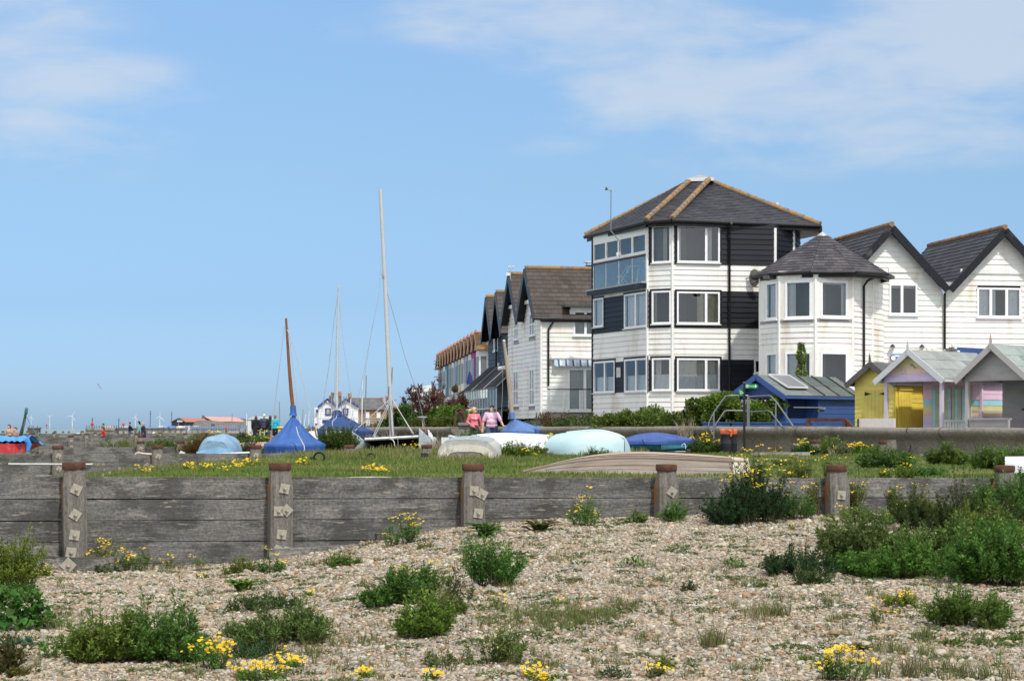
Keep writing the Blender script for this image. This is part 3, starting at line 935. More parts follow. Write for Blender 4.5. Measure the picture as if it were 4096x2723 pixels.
gt.face([(x, y, EZ - .06) for x, y in ev], GUT)
gt.build('gutter', M['trim'], ro)
sk = MB()
ap = Vector((7.65, 79.5, TZ + .30))
tp2 = [(7.12, 79.9), (7.12, 79.0), (8.12, 78.75), (8.2, 79.4), (8.15, 80), (7.6, 80.2)]
for i in range(len(tp2)):
 sk.face([(*tp2[i], TZ + .08), (*tp2[(i + 1) % len(tp2)], TZ + .08), ap], (.25, .27, .30))
 sk.bar((*tp2[i], TZ + .02), (*tp2[(i + 1) % len(tp2)], TZ + .02), .05, .13, (.65, .66, .68))
sk.build('skylight', M['gel'], ro)
vt = MB()
vt.tube([P(*c1(1860, 330), 80), P(*c1(1860, 300), 80)], .09, (.6, .6, .6), 10)
vt.build('vent_pipe', M['plain'], ro)
dp = MB()
uu, zz = fR.pix(*c1(1418, 700))
dp.tube([fR.pt(uu, Z0, .09), fR.pt(uu, 9.45, .09), fR.pt(uu, 9.62, .35)], .048, GUT, 8)
for z in np.arange(2.6, 9.4, 1.3):
 dp.tube([fR.pt(uu, z, .09), fR.pt(uu, z + .06, .09)], .062, GUT, 8)
dp.build('downpipe', M['trim'], tower)
ds = MB()
ce = fR.pt(*fR.pix(*c1(1608, 1000)), .32)
ds.grid(lambda s, t_: ce + (fR.u * math.cos(2 * math.pi * s) * .12 + fR.v * math.sin(2 * math.pi * s) * .34 + fR.n * 0) * t_ + fR.u * (.10 * t_ * t_ + .06 * math.cos(2 * math.pi * s) * t_) + fR.n * .10 * math.cos(2 * math.pi * s) * t_, 20, 5, (.10, .09, .085))
dso = ds.build('satellite_dish', M['plain'], tower)
ds = MB()
ds.tube([fR.pt(*fR.pix(*c1(1575, 1000)), .02), ce], .02, (.2, .18, .17), 6)
ds.tube([ce - fR.v * .2, fR.pt(*fR.pix(*c1(1672, 1022)), .45)], .014, (.2, .18, .17), 6)
ds.obox(fR.pt(*fR.pix(*c1(1676, 1030)), .45), (.04, 0, 0), (0, .04, 0), (0, 0, .07), (.22, .2, .2))
ds.build('dish_arm', M['plain'], dso)
# weather mast on the balcony
wm = MB()
d_ = 76.6
wm.tube([P(*c1(410, 800), d_), P(*c1(412, 660), d_), P(*c1(330, 560), d_), P(*c1(333, 195), d_)], .02, (.22, .22, .24), 6)
wm.tube([P(*c1(333, 195), d_), P(*c1(295, 180), d_)], .014, (.3, .3, .3), 6)
for x, y in ((288, 165), (297, 178), (284, 182)):
 wm.ell(P(*c1(x, y), d_), (.035, .035, .035), (.05, .05, .05), 8)
wm.obox(P(*c1(330, 190), d_), (.04, 0, 0), (0, .03, 0), (0, 0, .03), (.3, .3, .3))
wm.obox(P(*c1(404, 775), d_), (.09, 0, .03), (0, .04, 0), (-.02, 0, .07), (.7, .7, .7))
wm.build('anemometer_mast', M['plain'], tower)
# small picture on the black boards
mb = MB()
a, b_ = fL.pix(*c2(392, 622)), fL.pix(*c2(426, 712))
rbox(mb, fL, min(a[0], b_[0]), max(a[0], b_[0]), b_[1], a[1], .02, .05, (.55, .55, .55))
rbox(mb, fL, min(a[0], b_[0]) + .06, max(a[0], b_[0]) - .06, b_[1] + .2, a[1] - .18, .05, .055, (.33, .34, .37))
o = mb.build('wall_plaque', M['plain'], tower)
# folding chairs and table on the balcony
def fold_chair(label, ce, rz):
 t_ = T('folding_chair', label, 'chair', ce, rz, 'white folding chairs on the glazed balcony')
 c_ = (.78, .78, .78)
 s_ = MB(); s_.box(-.21, .21, -.2, .2, .43, .45, c_); s_.build('seat', M['trim'], t_, local=True)
 b2 = MB()
 for k in range(3):
  b2.box(-.19, .19, .19 + .02 * k, .21 + .02 * k, .58 + .11 * k, .65 + .11 * k, c_)
 b2.build('backrest', M['trim'], t_, local=True)
 for sx_ in (-.22, .22):
  l = MB(); l.bar((sx_, -.26, 0), (sx_, .26, .92), .03, .03, c_); l.build('leg', M['trim'], t_, local=True)
  l = MB(); l.bar((sx_ * .9, .28, 0), (sx_ * .9, -.2, .46), .03, .03, c_); l.build('leg', M['trim'], t_, local=True)
fold_chair('white folding chair left of the balcony table in the tower house', fL.pt(1.6, 7.45, -.6), R(-75))
fold_chair('white folding chair nearest the corner post on the tower house balcony', fL.pt(4.3, 7.45, -.55), R(105))
t_ = T('balcony_table', 'small white table between folding chairs on the glazed balcony', 'table', fL.pt(2.95, 7.45, -.7))
mb = MB(); mb.lathe([(.02, .70), (.42, .70), (.42, .73), (.02, .73)], (0, 0, 0), (.75, .75, .75), 18, False); mb.build('tabletop', M['trim'], t_, local=True)
for k in range(3):
 mb = MB(); mb.bar((.28 * math.cos(k * 2.1), .28 * math.sin(k * 2.1), 0), (.1 * math.cos(k * 2.1), .1 * math.sin(k * 2.1), .7), .03, .03, (.75, .75, .75)); mb.build('leg', M['trim'], t_, local=True)
# ---------------------------------------------------------------- turret house
tur = T('turret_house', 'white boarded turret house with many sided slate roof', 'house', (11.0, 72, 1.5))
pv = [(3041.6, 72.0), (3117, 70.75), (3262, 70.1), (3410, 70.7), (3488, 72.0), (3543, 73.4), (3556, 74.6)]
pv = [((x - CX) / F * d, d) for x, d in pv]
TZ0, TZ1 = 1.9, None
ez = EYE + (HY - (880 + .4337 * 478)) / F * 70.4
wf = lambda u, z: tuple(x * random.uniform(.95, 1.03) for x in WHITE)
fac = [facade(a, b_) for a, b_ in zip(pv[:-1], pv[1:])]
wz = []
hs = [[] for _ in fac]
kw = dict(trim=None, fw=.085, proud=.05)
hs[0].append(pwin(tur, fac[0], c1, 1768, 1040, 1872, 1375, curtain=[('net', .1, .6, 0, 1)], room=(.16, .15, .14), **kw))
hs[1].append(pwin(tur, fac[1], c3, 150, 562, 398, 905, curtain=[('net', .05, .35, 0, 1)], room=(.15, .15, .14), **kw))
hs[2].append(pwin(tur, fac[2], c3, 470, 555, 722, 905, curtain=[('net', .84, .97, 0, 1), ('net', .03, .97, .90, 1)], room=(.13, .135, .13), **kw))
hs[0].append(pwin(tur, fac[0], c2, 1768, 488, 1872, 760, curtain=[('net', .1, .9, 0, 1)], room=(.12, .12, .12), **kw))
hs[1].append(pwin(tur, fac[1], c3, 150, 1215, 398, 1540, curtain=[('net', .0, .75, 0, 1)], room=(.12, .12, .12), **kw))
hs[2].append(pwin(tur, fac[2], c3, 468, 1212, 722, 1540, room=(.06, .065, .065), **kw))
for i, fr in enumerate(fac):
 mb = MB()
 if i < 3:
  pan = []
  for (a0, a1, b0, b1) in hs[i]:
   # smooth panels either side of the glazing, all the width of the bay
   rbox(mb, fr, .05, a0 - .002, b0 - .03, b1 + .14, -.02, .03, WHITE); rbox(mb, fr, a1 + .002, fr.L - .05, b0 - .03, b1 + .14, -.02, .03, WHITE)
   rbox(mb, fr, a0 - .002, a1 + .002, b1, b1 + .14, -.02, .03, WHITE)
   rbox(mb, fr, .05, fr.L - .05, b0 - .13, b0 - .032, -.02, .045, (.30, .30, .31))
   pan.append((0, fr.L, b0 - .13, b1 + .14))
  rbox(mb, fr, .0, fr.L, hs[i][0][3] + .14, ez + .05, -.02, .034, WHITE)
  lapped(mb, fr, [(0, TZ0), (fr.L, TZ0), (fr.L, ez), (0, ez)], .2, wf, pan)
 else:
  lapped(mb, fr, [(0, TZ0), (fr.L, TZ0), (fr.L, ez), (0, ez)], .2, wf)
 mb.build('boarded_wall', M['paint'], tur)
strips(tur, pv[:-1], TZ0, ez, .06)
cen = Vector(((3290 - CX) / F * 72.3, 72.3, 0))
ap = Vector((cen.x, cen.y, EYE + (HY - 930) / F * 72.3))
ev = []
for k in range(10):
 a = 2 * math.pi * (k + .5) / 10 - math.pi / 2
 ev.append(Vector((cen.x + 2.62 * math.cos(a), cen.y + 2.62 * math.sin(a) * .93, ez - .02)))
rf = MB()
for k in range(10):
 a, b_ = ev[k], ev[(k + 1) % 10]
 slates(rf, [a, b_, ap.lerp(b_, .06), ap.lerp(a, .06)], .2, .3, [(.062, .058, .068), (.048, .047, .058), (.078, .072, .08)])
ro = rf.build('roof', M['slate'], tur)
mb = MB(); mb.lathe([(.24, -.18), (.20, -.10), (.03, .02)], ap, (.50, .52, .55), 12); mb.build('roof_cap', M['galv'], ro)
mb = MB()
for k in range(10):
 mb.tube([ev[k] - V(0, 0, .03), ev[(k + 1) % 10] - V(0, 0, .03)], .07, GUT, 8)
 a, b_ = ev[k].lerp(cen + V(0, 0, ev[k].z), .06), ev[(k + 1) % 10].lerp(cen + V(0, 0, ev[k].z), .06)
 mb.bar(a - V(0, 0, .12), b_ - V(0, 0, .12), .03, .16, GUT)
mb.face([e - V(0, 0, .05) for e in ev], (.5, .5, .5))
mb.build('gutter', M['trim'], ro)
mb = MB()
u_, z_ = fac[3].pix(*c3(858, 700))
mb.tube([fac[3].pt(u_, 1.7, .08), fac[3].pt(u_, ez - .45, .08), fac[3].pt(u_ + .12, ez - .25, .16), fac[3].pt(u_ + .42, ez - .14, .25), fac[3].pt(u_ + .45, ez - .02, .25)], .045, GUT, 8)
mb.build('downpipe', M['trim'], tur)
mb = MB()
q = P(*c1(1765, 995), 70.6)
mb.obox(q, (.12, .02, 0), (0, .06, -.02), (0, .02, .07), (.04, .04, .045)); mb.bar(q, q + V(-.02, .25, .05), .03, .03, (.04, .04, .04))
mb.build('floodlight', M['plain'], tur)
# ---------------------------------------------------------------- twin gabled house on the right
th = R(10)
gu, gn = Vector((math.cos(th), math.sin(th), 0)), Vector((-math.sin(th), math.cos(th), 0))
Q0 = Vector(((3553 - CX) / F * 73.2, 73.2, 0))
gab = T('gabled_house', 'white boarded house with twin black edged gables and slate roofs', 'house', Q0 + V(2, 2, 1.5))
fG = facade((Q0.x, Q0.y), ((Q0 + gu * 9).x, (Q0 + gu * 9).y))
ax, az_ = fG.pix(*c3(1100, 95)); vx, vz = fG.pix(*c3(1610, 660)); bx, bz = fG.pix(*c3(2140, 120))
hw = vx - ax; rx = bx + (bx - vx); lx = ax - hw
holes = [pwin(gab, fG, c3, 1106, 586, 1366, 876, mull=[.45], curtain=[('net', 0, 1, .86, 1)], room=(.11, .115, .11), fw=.075),
  pwin(gab, fG, c3, 1916, 622, 2322, 902, mull=[.31, .67], curtain=[('net', .02, .29, 0, 1), ('net', .35, .45, 0, 1), ('net', .7, .97, 0, 1)], room=(.12, .13, .13), fw=.075),
  pwin(gab, fG, c3, 1120, 1245, 1500, 1480, mull=[.5], room=(.03, .03, .03), fw=.06)]
for q, (a, zt, l, r_) in enumerate(((ax, az_, lx, vx), (bx, bz, vx, rx))):
 mb = MB()
 l_ = l
 zl = vz + (l_ - l) / (a - l) * (zt - vz)
 lapped(mb, fG, [(l_, 1.6), (r_, 1.6), (r_, vz), (a, zt), (l_, zl)], .2, wf, holes)
 zb = fG.pix(*c3(1300, 480))[1]
 rbox(mb, fG, max(0, a - hw * .75), min(r_, a + hw * .63), zb - .02, zb + .14, 0, .06, WHITE)
 mb.build('boarded_wall', M['paint'], gab)
 Lr = 7.5
 O = fG.pt(a, zt + .18, .38); Ob = O + gn * Lr
 for sgn in (-1, 1):
  if q == 0 and sgn == -1:
   ee = fG.pt(a - hw * .98, vz + .16, .38)
  else:
   ee = fG.pt(a + sgn * hw, vz + .16, .38)
  eb = ee + gn * Lr
  rf = MB()
  pts = [ee, eb, Ob, O] if sgn == 1 else [eb, ee, O, Ob]
  slates(rf, pts, .23, .42, SL)
  ro = rf.build('roof', M['slate'], gab)
  bb = MB()
  bb.bar(ee + fG.n * .03 - V(0, 0, .13), O + fG.n * .03 - V(0, 0, .13), .27, .045, BLACK, up=tuple(fG.n))
  bb.obox((ee + O) / 2 + fG.n * -.12 - V(0, 0, .1), (O - ee) / 2, fG.n * .13, V(0, 0, .012), BLACK)
  bb.build('bargeboard', M['trim'], ro)
 rd = MB()
 n = 18
 for k in range(n):
  a_p, b_p = O.lerp(Ob, k / n), O.lerp(Ob, (k + 1.05) / n)
  rd.tube([a_p + V(0, 0, .01), b_p + V(0, 0, .0)], [.11, .10], (.15, .13, .11), 8)
 rd.build('ridge_tile', M['lichen'], gab)
mb = MB()
u_, z_ = fG.pix(*c3(1610, 700))
mb.obox(fG.pt(u_, vz + .2, .37), fG.u * .26, fG.n * .03, V(0, 0, .13), (.38, .41, .43))
mb.build('valley_flashing', M['galv'], gab)
mb = MB()
u2, z2 = fG.pix(*c3(1612, 1185))
mb.tube([fG.pt(u_, vz - .05, .12), fG.pt(u2, z2, .09), fG.pt(u2 + .15, z2 - .05, .09), fG.pt(u2 + 1.5, z2 - .28, .09)], .045, GUT, 8)
mb.build('downpipe', M['trim'], gab)
for x, y in ((1124, 1178), (1394, 1180)):
 mb = MB(); q = fG.pt(*fG.pix(*c3(x, y)), .18)
 mb.lathe([(.03, -.14), (.07, .0), (.075, .02)], q, (.5, .5, .48), 8); mb.lathe([(.11, .02), (.09, .06), (.02, .13)], q, (.03, .03, .03), 8)
 mb.bar(q + V(0, 0, .05), q + gn * .18, .02, .02, (.03, .03, .03))
 mb.build('wall_lamp', M['trim'], gab)
mb = MB(); q = fG.pt(*fG.pix(*c3(1131, 1273)), .12)
mb.tube([q, q - gn * .04], .11, (.05, .06, .06), 20); mb.tube([q - gn * .04, q - gn * .05], .095, (.65, .68, .68), 20)
mb.build('wall_dial', M['plain'], gab)
mb = MB()
for x0, x1 in ((1452, 1495), (1500, 1542)):
 a, b_ = fG.pix(*c3(x0, 1180)), fG.pix(*c3(x1, 1225))
 rbox(mb, fG, a[0], b_[0], b_[1], a[1], .0, .06, (.72, .70, .60))
mb.build('vent_panel', M['trim'], gab)
# ---------------------------------------------------------------- white house with brown roofs, left of the tower
th = R(12)
su, gv = Vector((math.cos(th), math.sin(th), 0)), Vector((-math.sin(th), math.cos(th), 0))
Qw = Vector((1.32, 88.0, 0))
wh = T('white_house', 'white boarded house with brown tiled roof and paired gables facing the sea', 'house', Qw + su * 3 + gv * 3 + V(0, 0, 1.5))
LG = 7.2
far_ = Qw + gv * LG
fGw = facade((far_.x, far_.y), (Qw.x, Qw.y))
sE = Qw + su * 8
fS = facade((Qw.x, Qw.y), (sE.x, sE.y))
zb, ze, zr = 2.25, 6.72, 9.05
m1, m2, mv = LG - 1.8, LG - 5.4, LG - 3.6
hg = [pwin(wh, fGw, c5, 1372, 836, 1438, 1112, mull=[.5], curtain=[('net', 0, 1, 0, 1)], fw=.06, transom=.5),
 pwin(wh, fGw, c5, 1172, 892, 1224, 1165, mull=[.5], curtain=[('net', 0, 1, 0, 1)], fw=.06, transom=.5),
 pwin(wh, fGw, c6, 1660, 404, 1704, 736, mull=[.5], curtain=[('net', 0, 1, 0, 1)], fw=.06, transom=.42),
 pwin(wh, fGw, c6, 1512, 424, 1556, 742, mull=[.5], curtain=[('net', 0, 1, 0, 1)], fw=.06, transom=.42)]
wf2 = lambda u, z: tuple(x * random.uniform(.93, 1.03) for x in (.76, .76, .76))
for mid, l, r_ in ((m1, mv, LG), (m2, 0, mv)):
 mb = MB()
 lapped(mb, fGw, [(l, zb), (r_, zb), (r_, ze), (mid, zr), (l, ze)], .2, wf2, hg)
 zz = 7.55
 rbox(mb, fGw, mid - 1.0, mid + 1.05, zz, zz + .16, .0, .16, WHITE)
 for q in (hg[0], hg[1], hg[2], hg[3]):
  if l < (q[0] + q[1]) / 2 < r_:
   rbox(mb, fGw, q[0] - .15, q[1] + .15, q[2] - .22, q[2] - .06, .0, .03, (.28, .28, .30))
 mb.build('boarded_wall', M['paint'], wh)
pd = pwin(wh, fS, c6, 2006, 396, 2262, 800, mull=[.62], curtain=[('net', .02, .62, 0, 1), ('net', .66, 1, 0, 1)], fw=.09, room=(.14, .14, .13), part='patio_door')
dr = pwin(wh, fS, c5, 1936, 792, 2225, 1122, mull=[.55], curtain=[('net', 0, 1, 0, 1)], fw=.085, room=(.2, .2, .2))
mb = MB()
lapped(mb, fS, [(0, zb), (8, zb), (8, ze), (0, ze)], .2, wf, [pd, dr])
rbox(mb, fS, pd[0] - .1, pd[1] + .1, pd[3] + .02, pd[3] + .3, 0, .05, WHITE)
mb.build('boarded_wall', M['paint'], wh)
q = Qw + gv * 3.6; strips(wh, ((Qw.x, Qw.y), (q.x, q.y)), zb, ze)
# roofs
for mid, isnear in ((m1, True), (m2, False)):
 O = fGw.pt(mid, zr + .12, .36); Ob = O + su * 9
 for sg in (1, -1):
  e = fGw.pt(mid + sg * (1.98 if sg == 1 and isnear else 1.8), ze + (.05 if sg == 1 and isnear else .16), .36)
  eb = e + su * 9
  rf = MB()
  slates(rf, [e, eb, Ob, O] if sg == 1 else [eb, e, O, Ob], .27, .34, BR)
  ro = rf.build('roof', M['slate'], wh)
  bb = MB(); bb.bar(e + fGw.n * .03 - V(0, 0, .14), O + fGw.n * .03 - V(0, 0, .14), .30, .05, BLACK, up=tuple(fGw.n))
  bb.obox((e + O) / 2 - fGw.n * .16 - V(0, 0, .1), (O - e) / 2, fGw.n * .17, V(0, 0, .012), BLACK)
  bb.build('bargeboard', M['trim'], ro)
  if sg == 1 and isnear:
   gt = MB(); gt.tube([e - V(0, 0, .05) + fS.n * .03, e + su * 3.4 - V(0, 0, .05) + fS.n * .03], .07, GUT, 8); gt.bar(e + su * .3 - V(0, 0, .1) + gv * .08, e + su * 3.3 - V(0, 0, .1) + gv * .08, .03, .16, GUT)
   gt.build('gutter', M['trim'], ro)
 rd = MB()
 for k in range(16):
  rd.tube([O.lerp(Ob, k / 16), O.lerp(Ob, (k + 1.03) / 16)], [.11, .10], (.17, .145, .11), 8)
 rd.build('ridge_tile', M['lichen'], wh)
mb = MB()
rbox(mb, fS, dr[0] - .12, dr[1] + .3, dr[3], dr[3] + .14, -1.9, .04, WHITE)
rbox(mb, fS, dr[0] - .45, dr[1] + .4, dr[3] + .15, dr[3] + .26, -2.0, .32, (.07, .075, .065))
rbox(mb, fS, dr[0] - .16, dr[0] - .002, dr[2] + .5, dr[3], -1.4, .03, WHITE)
mb.build('dormer', M['trim'], wh)
mb = MB()
q = P(*c5(2135, 215), 91.5)
mb.lathe([(.15, -.6), (.15, .0), (.15, .05)], q, (.02, .02, .02), 12); mb.lathe([(.24, .18), (.22, .21), (.03, .26)], q, (.5, .5, .52), 12)
for k in range(3):
 mb.tube([q + V(.13 * math.cos(k * 2.1), .13 * math.sin(k * 2.1), .04), q + V(.18 * math.cos(k * 2.1), .18 * math.sin(k * 2.1), .19)], .015, (.4, .4, .4), 5)
mb.build('flue', M['galv'], wh)
mb = MB()
u_ = fS.pix(*c6(1826, 400))[0]
mb.tube([fS.pt(u_, 3.7, .09), fS.pt(u_, ze - .45, .09), fS.pt(u_ + .18, ze - .2, .14), fS.pt(u_ + .2, ze - .05, .2)], .048, GUT, 8)
mb.build('downpipe', M['trim'], wh)
# awning with scalloped striped valance
a = fS.pix(*c6(1848, 302)); b_ = fS.pix(*c6(2240, 302))
mb = MB(); mb.tube([fS.pt(a[0], a[1], .16), fS.pt(b_[0] + .4, a[1], .16)], .105, (.8, .8, .8), 12)
aw = mb.build('awning', M['trim'], wh)
mb = MB()
n = 26
for k in range(n):
 x0, x1 = a[0] + .12 + (b_[0] + .2 - a[0]) * k / n, a[0] + .12 + (b_[0] + .2 - a[0]) * (k + 1) / n
 dz = .06 * math.sin((k % 4 + .5) / 4 * math.pi)
 mb.face([fS.pt(x0, a[1] - .34 - dz, .32), fS.pt(x1, a[1] - .34 - dz, .32), fS.pt(x1, a[1] - .09, .22), fS.pt(x0, a[1] - .09, .22)], (.42, .50, .60) if k % 4 in (0, 1) else ((.07, .11, .2) if k % 4 == 2 else (.6, .66, .72)))
mb.build('valance', M['cloth'], aw)
# balcony with glass front
a = fS.pix(*c6(1780, 590)); b_ = fS.pix(*c6(2250, 800))
mb = MB()
rbox(mb, fS, a[0], b_[0], b_[1] - .02, b_[1] + .12, .0, 1.0, WHITE)
rbox(mb, fS, a[0], b_[0], a[1] - .05, a[1], .93, 1.0, (.03, .03, .03))
for q in (0, .025, .3, .62, .66, 1):
 x = a[0] + (b_[0] - a[0]) * q
 rbox(mb, fS, x - .025, x + .035, b_[1] + .12, a[1] - .05, .94, .99, WHITE)
bo = mb.build('balcony', M['trim'], wh)
g = MB(); g.face([fS.pt(a[0] + .1, b_[1] + .15, .965), fS.pt(b_[0], b_[1] + .15, .965), fS.pt(b_[0], a[1] - .08, .965), fS.pt(a[0] + .1, a[1] - .08, .965)], (1, 1, 1)); g.build('glass_balustrade', M['glass'], bo)
mb = MB()
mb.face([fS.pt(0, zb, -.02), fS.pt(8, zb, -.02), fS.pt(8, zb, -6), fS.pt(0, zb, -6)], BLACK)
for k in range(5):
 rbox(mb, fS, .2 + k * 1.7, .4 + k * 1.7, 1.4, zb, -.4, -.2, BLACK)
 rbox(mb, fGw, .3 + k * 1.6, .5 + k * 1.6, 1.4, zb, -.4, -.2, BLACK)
rbox(mb, fS, .4, 8, 1.4, zb, -1.2, -1.1, (.02, .02, .02))  # dark sheet standing in for the shaded void under the floor
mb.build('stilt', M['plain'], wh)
# weather station on the far gable
q = P(*c5(1113, 385), 93.0)
t_ = MB()
t_.tube([q, P(*c5(1117, 245), 93)], .025, (.4, .42, .45), 6)
t_.tube([P(*c5(1088, 222), 93), P(*c5(1100, 240), 93), P(*c5(1140, 240), 93), P(*c5(1145, 222), 93)], .014, (.5, .5, .5), 6)
for x, y in ((1090, 220), (1113, 218), (1145, 222), (1158, 216)):
 t_.ell(P(*c5(x, y), 93), (.035, .035, .035), (.7, .7, .7), 8)
t_.obox(P(*c5(1086, 316), 93), (.09, 0, 0), (0, .06, 0), (0, 0, .07), (.7, .7, .66)); t_.tube([P(*c5(1090, 322), 93), P(*c5(1117, 330), 93)], .014, (.4, .4, .4), 6)
t_.build('weather_station', M['plain'], wh)
# awning cassette on its left end
mb = MB(); mb.tube([P(*c5(975, 1550), 97.5), P(*c5(1062, 1535), 95.5)], .11, (.8, .8, .8), 10); mb.build('awning_cassette', M['trim'], wh)
# ---------------------------------------------------------------- black houses
gk = Vector((-.15, .989, 0)).normalized(); uk = Vector((gk.y, -gk.x, 0))
Qk = Vector((-.17, 101.0, 0)); LK = 7.6
fk = facade(((Qk + gk * LK).x, (Qk + gk * LK).y), (Qk.x, Qk.y))
bh = T('black_house', 'black boarded house with steep paired gables and glass balcony', 'house', Qk + uk * 3 + gk * 4 + V(0, 0, 1.5))
bf = lambda u, z: tuple(x * random.uniform(.7, 1.8) for x in BLACK)
hk = [pwin(bh, fk, c5, 905, 1100, 958, 1312, mull=[.5], curtain=[('net', 0, 1, 0, 1)], fw=.09)]
for mid, l, r_ in ((1.9, 0, 3.8), (5.7, 3.8, LK)):
 mb = MB()
 lapped(mb, fk, [(l, 2.9), (r_, 2.9), (r_, 6.75), (mid, 8.85), (l, 6.75)], .22, bf, hk)
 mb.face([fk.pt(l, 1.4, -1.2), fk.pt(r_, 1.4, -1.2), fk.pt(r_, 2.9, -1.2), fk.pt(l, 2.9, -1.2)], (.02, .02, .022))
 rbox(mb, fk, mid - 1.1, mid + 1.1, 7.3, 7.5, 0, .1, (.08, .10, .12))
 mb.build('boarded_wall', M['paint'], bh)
 O = fk.pt(mid, 9.0, .4); Ob = O + uk * 8
 for sg in (1, -1):
  e = fk.pt(mid + sg * 1.9, 6.7, .4); eb = e + uk * 8
  rf = MB(); slates(rf, [e, eb, Ob, O] if sg == 1 else [eb, e, O, Ob], .3, .34, BR)
  ro = rf.build('roof', M['slate'], bh)
  bb = MB(); bb.bar(e + fk.n * .03 - V(0, 0, .15), O + fk.n * .03 - V(0, 0, .15), .32, .05, BLACK, up=tuple(fk.n))
  bb.obox((e + O) / 2 - fk.n * .17 - V(0, 0, .1), (O - e) / 2, fk.n * .19, V(0, 0, .012), BLACK); bb.build('bargeboard', M['trim'], ro)
 rd = MB(); rd.tube([O, Ob], .11, (.2, .17, .10), 8); rd.build('ridge_tile', M['lichen'], bh)
s_side = MB(); s_side.face([Qk + V(0, 0, 1.5), Qk + uk * 8 + V(0, 0, 1.5), Qk + uk * 8 + V(0, 0, 6.7), Qk + V(0, 0, 6.7)], BLACK)
q = Qk + gk * LK; s_side.face([q + V(0, 0, 1.5), q + uk * 8 + V(0, 0, 1.5), q + uk * 8 + V(0, 0, 6.7), q + V(0, 0, 6.7)], BLACK); s_side.build('side_wall', M['paint'], bh)
mb = MB(); q = fk.pt(3.8, 0, .12); mb.tube([q + V(0, 0, 4.8), q + V(0, 0, 6.6)], .055, GUT, 8); mb.build('downpipe', M['trim'], bh)
# slanting awnings and glass front
wo = 1.55; LB = LK + 6.3
for k in range(3):
 a, b_ = k * LB / 3, (k + .985) * LB / 3
 mb = MB()
 mb.face([fk.pt(a, 3.78, wo), fk.pt(b_, 3.78, wo), fk.pt(b_, 5.15, .03), fk.pt(a, 5.15, .03)], (.012, .012, .014))
 mb.face([fk.pt(a, 3.76, wo), fk.pt(a, 5.13, .03), fk.pt(b_, 5.13, .03), fk.pt(b_, 3.76, wo)], (.012, .012, .014))
 mb.bar(fk.pt(b_, 3.82, wo), fk.pt(b_, 5.19, .03), .03, .03, (.4, .42, .44))
 mb.build('awning', M['cloth'], bh)
 mb = MB(); rbox(mb, fk, b_ - .22, b_ + .05, 4.7, 5.3, .03, .12, (.55, .56, .58)); mb.build('awning_bracket', M['trim'], bh)
mb = MB()
mb.bar(fk.pt(-.2, 3.78, wo + .02), fk.pt(LB + .1, 3.78, wo + .02), .06, .06, (.10, .085, .08))
mb.bar(fk.pt(-.2, 2.78, wo), fk.pt(LB, 2.78, wo), .08, .06, (.6, .6, .58))
mb.obox(fk.pt(LB / 2, 2.7, wo / 2), fk.u * LB / 2, fk.n * wo / 2, V(0, 0, .05), (.05, .05, .05))
rbox(mb, fk, 2.0, LB, 2.3, 2.66, wo - .3, wo - .1, (.10, .115, .13))
for k in range(15):
 x = LB * k / 14
 mb.bar(fk.pt(x, 2.6, wo), fk.pt(x, 3.78, wo), .045 if k % 3 else .07, .045, (.55, .55, .52))
bo = mb.build('balcony', M['trim'], bh)
g = MB(); g.face([fk.pt(0, 2.82, wo - .01), fk.pt(LB, 2.82, wo - .01), fk.pt(LB, 3.72, wo - .01), fk.pt(0, 3.72, wo - .01)], (1, 1, 1)); g.build('glass_balustrade', M['glass2'], bo)
mb = MB()
for k in range(5):
 mb.box(0, 0, 0, 0, 0, 0, BLACK) if False else rbox(mb, fk, k * 1.85, k * 1.85 + .18, 1.4, 2.66, wo - .2, wo - .05, (.03, .03, .035))
mb.build('stilt', M['plain'], bh)
# ---------------------------------------------------------------- terrace of narrow gabled houses
td = Vector((-.102, .995, 0)).normalized(); ti = Vector((td.y, -td.x, 0))      # along the row; inland
COL = [((.62, .64, .68), 'white'), ((.38, .03, .20), 'magenta'), ((.66, .66, .66), 'plain white'), ((.36, .40, .48), 'slate grey'), ((.70, .70, .68), 'off white'),
 ((.62, .50, .33), 'cream'), ((.26, .46, .60), 'sky blue'), ((.68, .68, .68), 'chalk white'), ((.42, .40, .36), 'stone grey'), ((.02, .22, .32), 'teal'), ((.70, .71, .72), 'pale white'), ((.45, .55, .58), 'pale blue grey'), ((.60, .45, .36), 'sandy')]
TC = [[(0.156, 0.089, 0.049), (0.125, 0.071, 0.039), (0.176, 0.112, 0.065)], [(0.171, 0.071, 0.045), (0.145, 0.059, 0.039)], [(0.140, 0.094, 0.065), (0.114, 0.077, 0.052)], [(0.186, 0.100, 0.059), (0.156, 0.083, 0.052)]]
ang = math.atan2(td.y, td.x)
S0 = Vector((-1.75, 148, 0))
ordn = ['nearest', 'second', 'third', 'fourth', 'fifth', 'sixth', 'seventh', 'eighth', 'ninth', 'tenth', 'eleventh', 'twelfth', 'farthest']
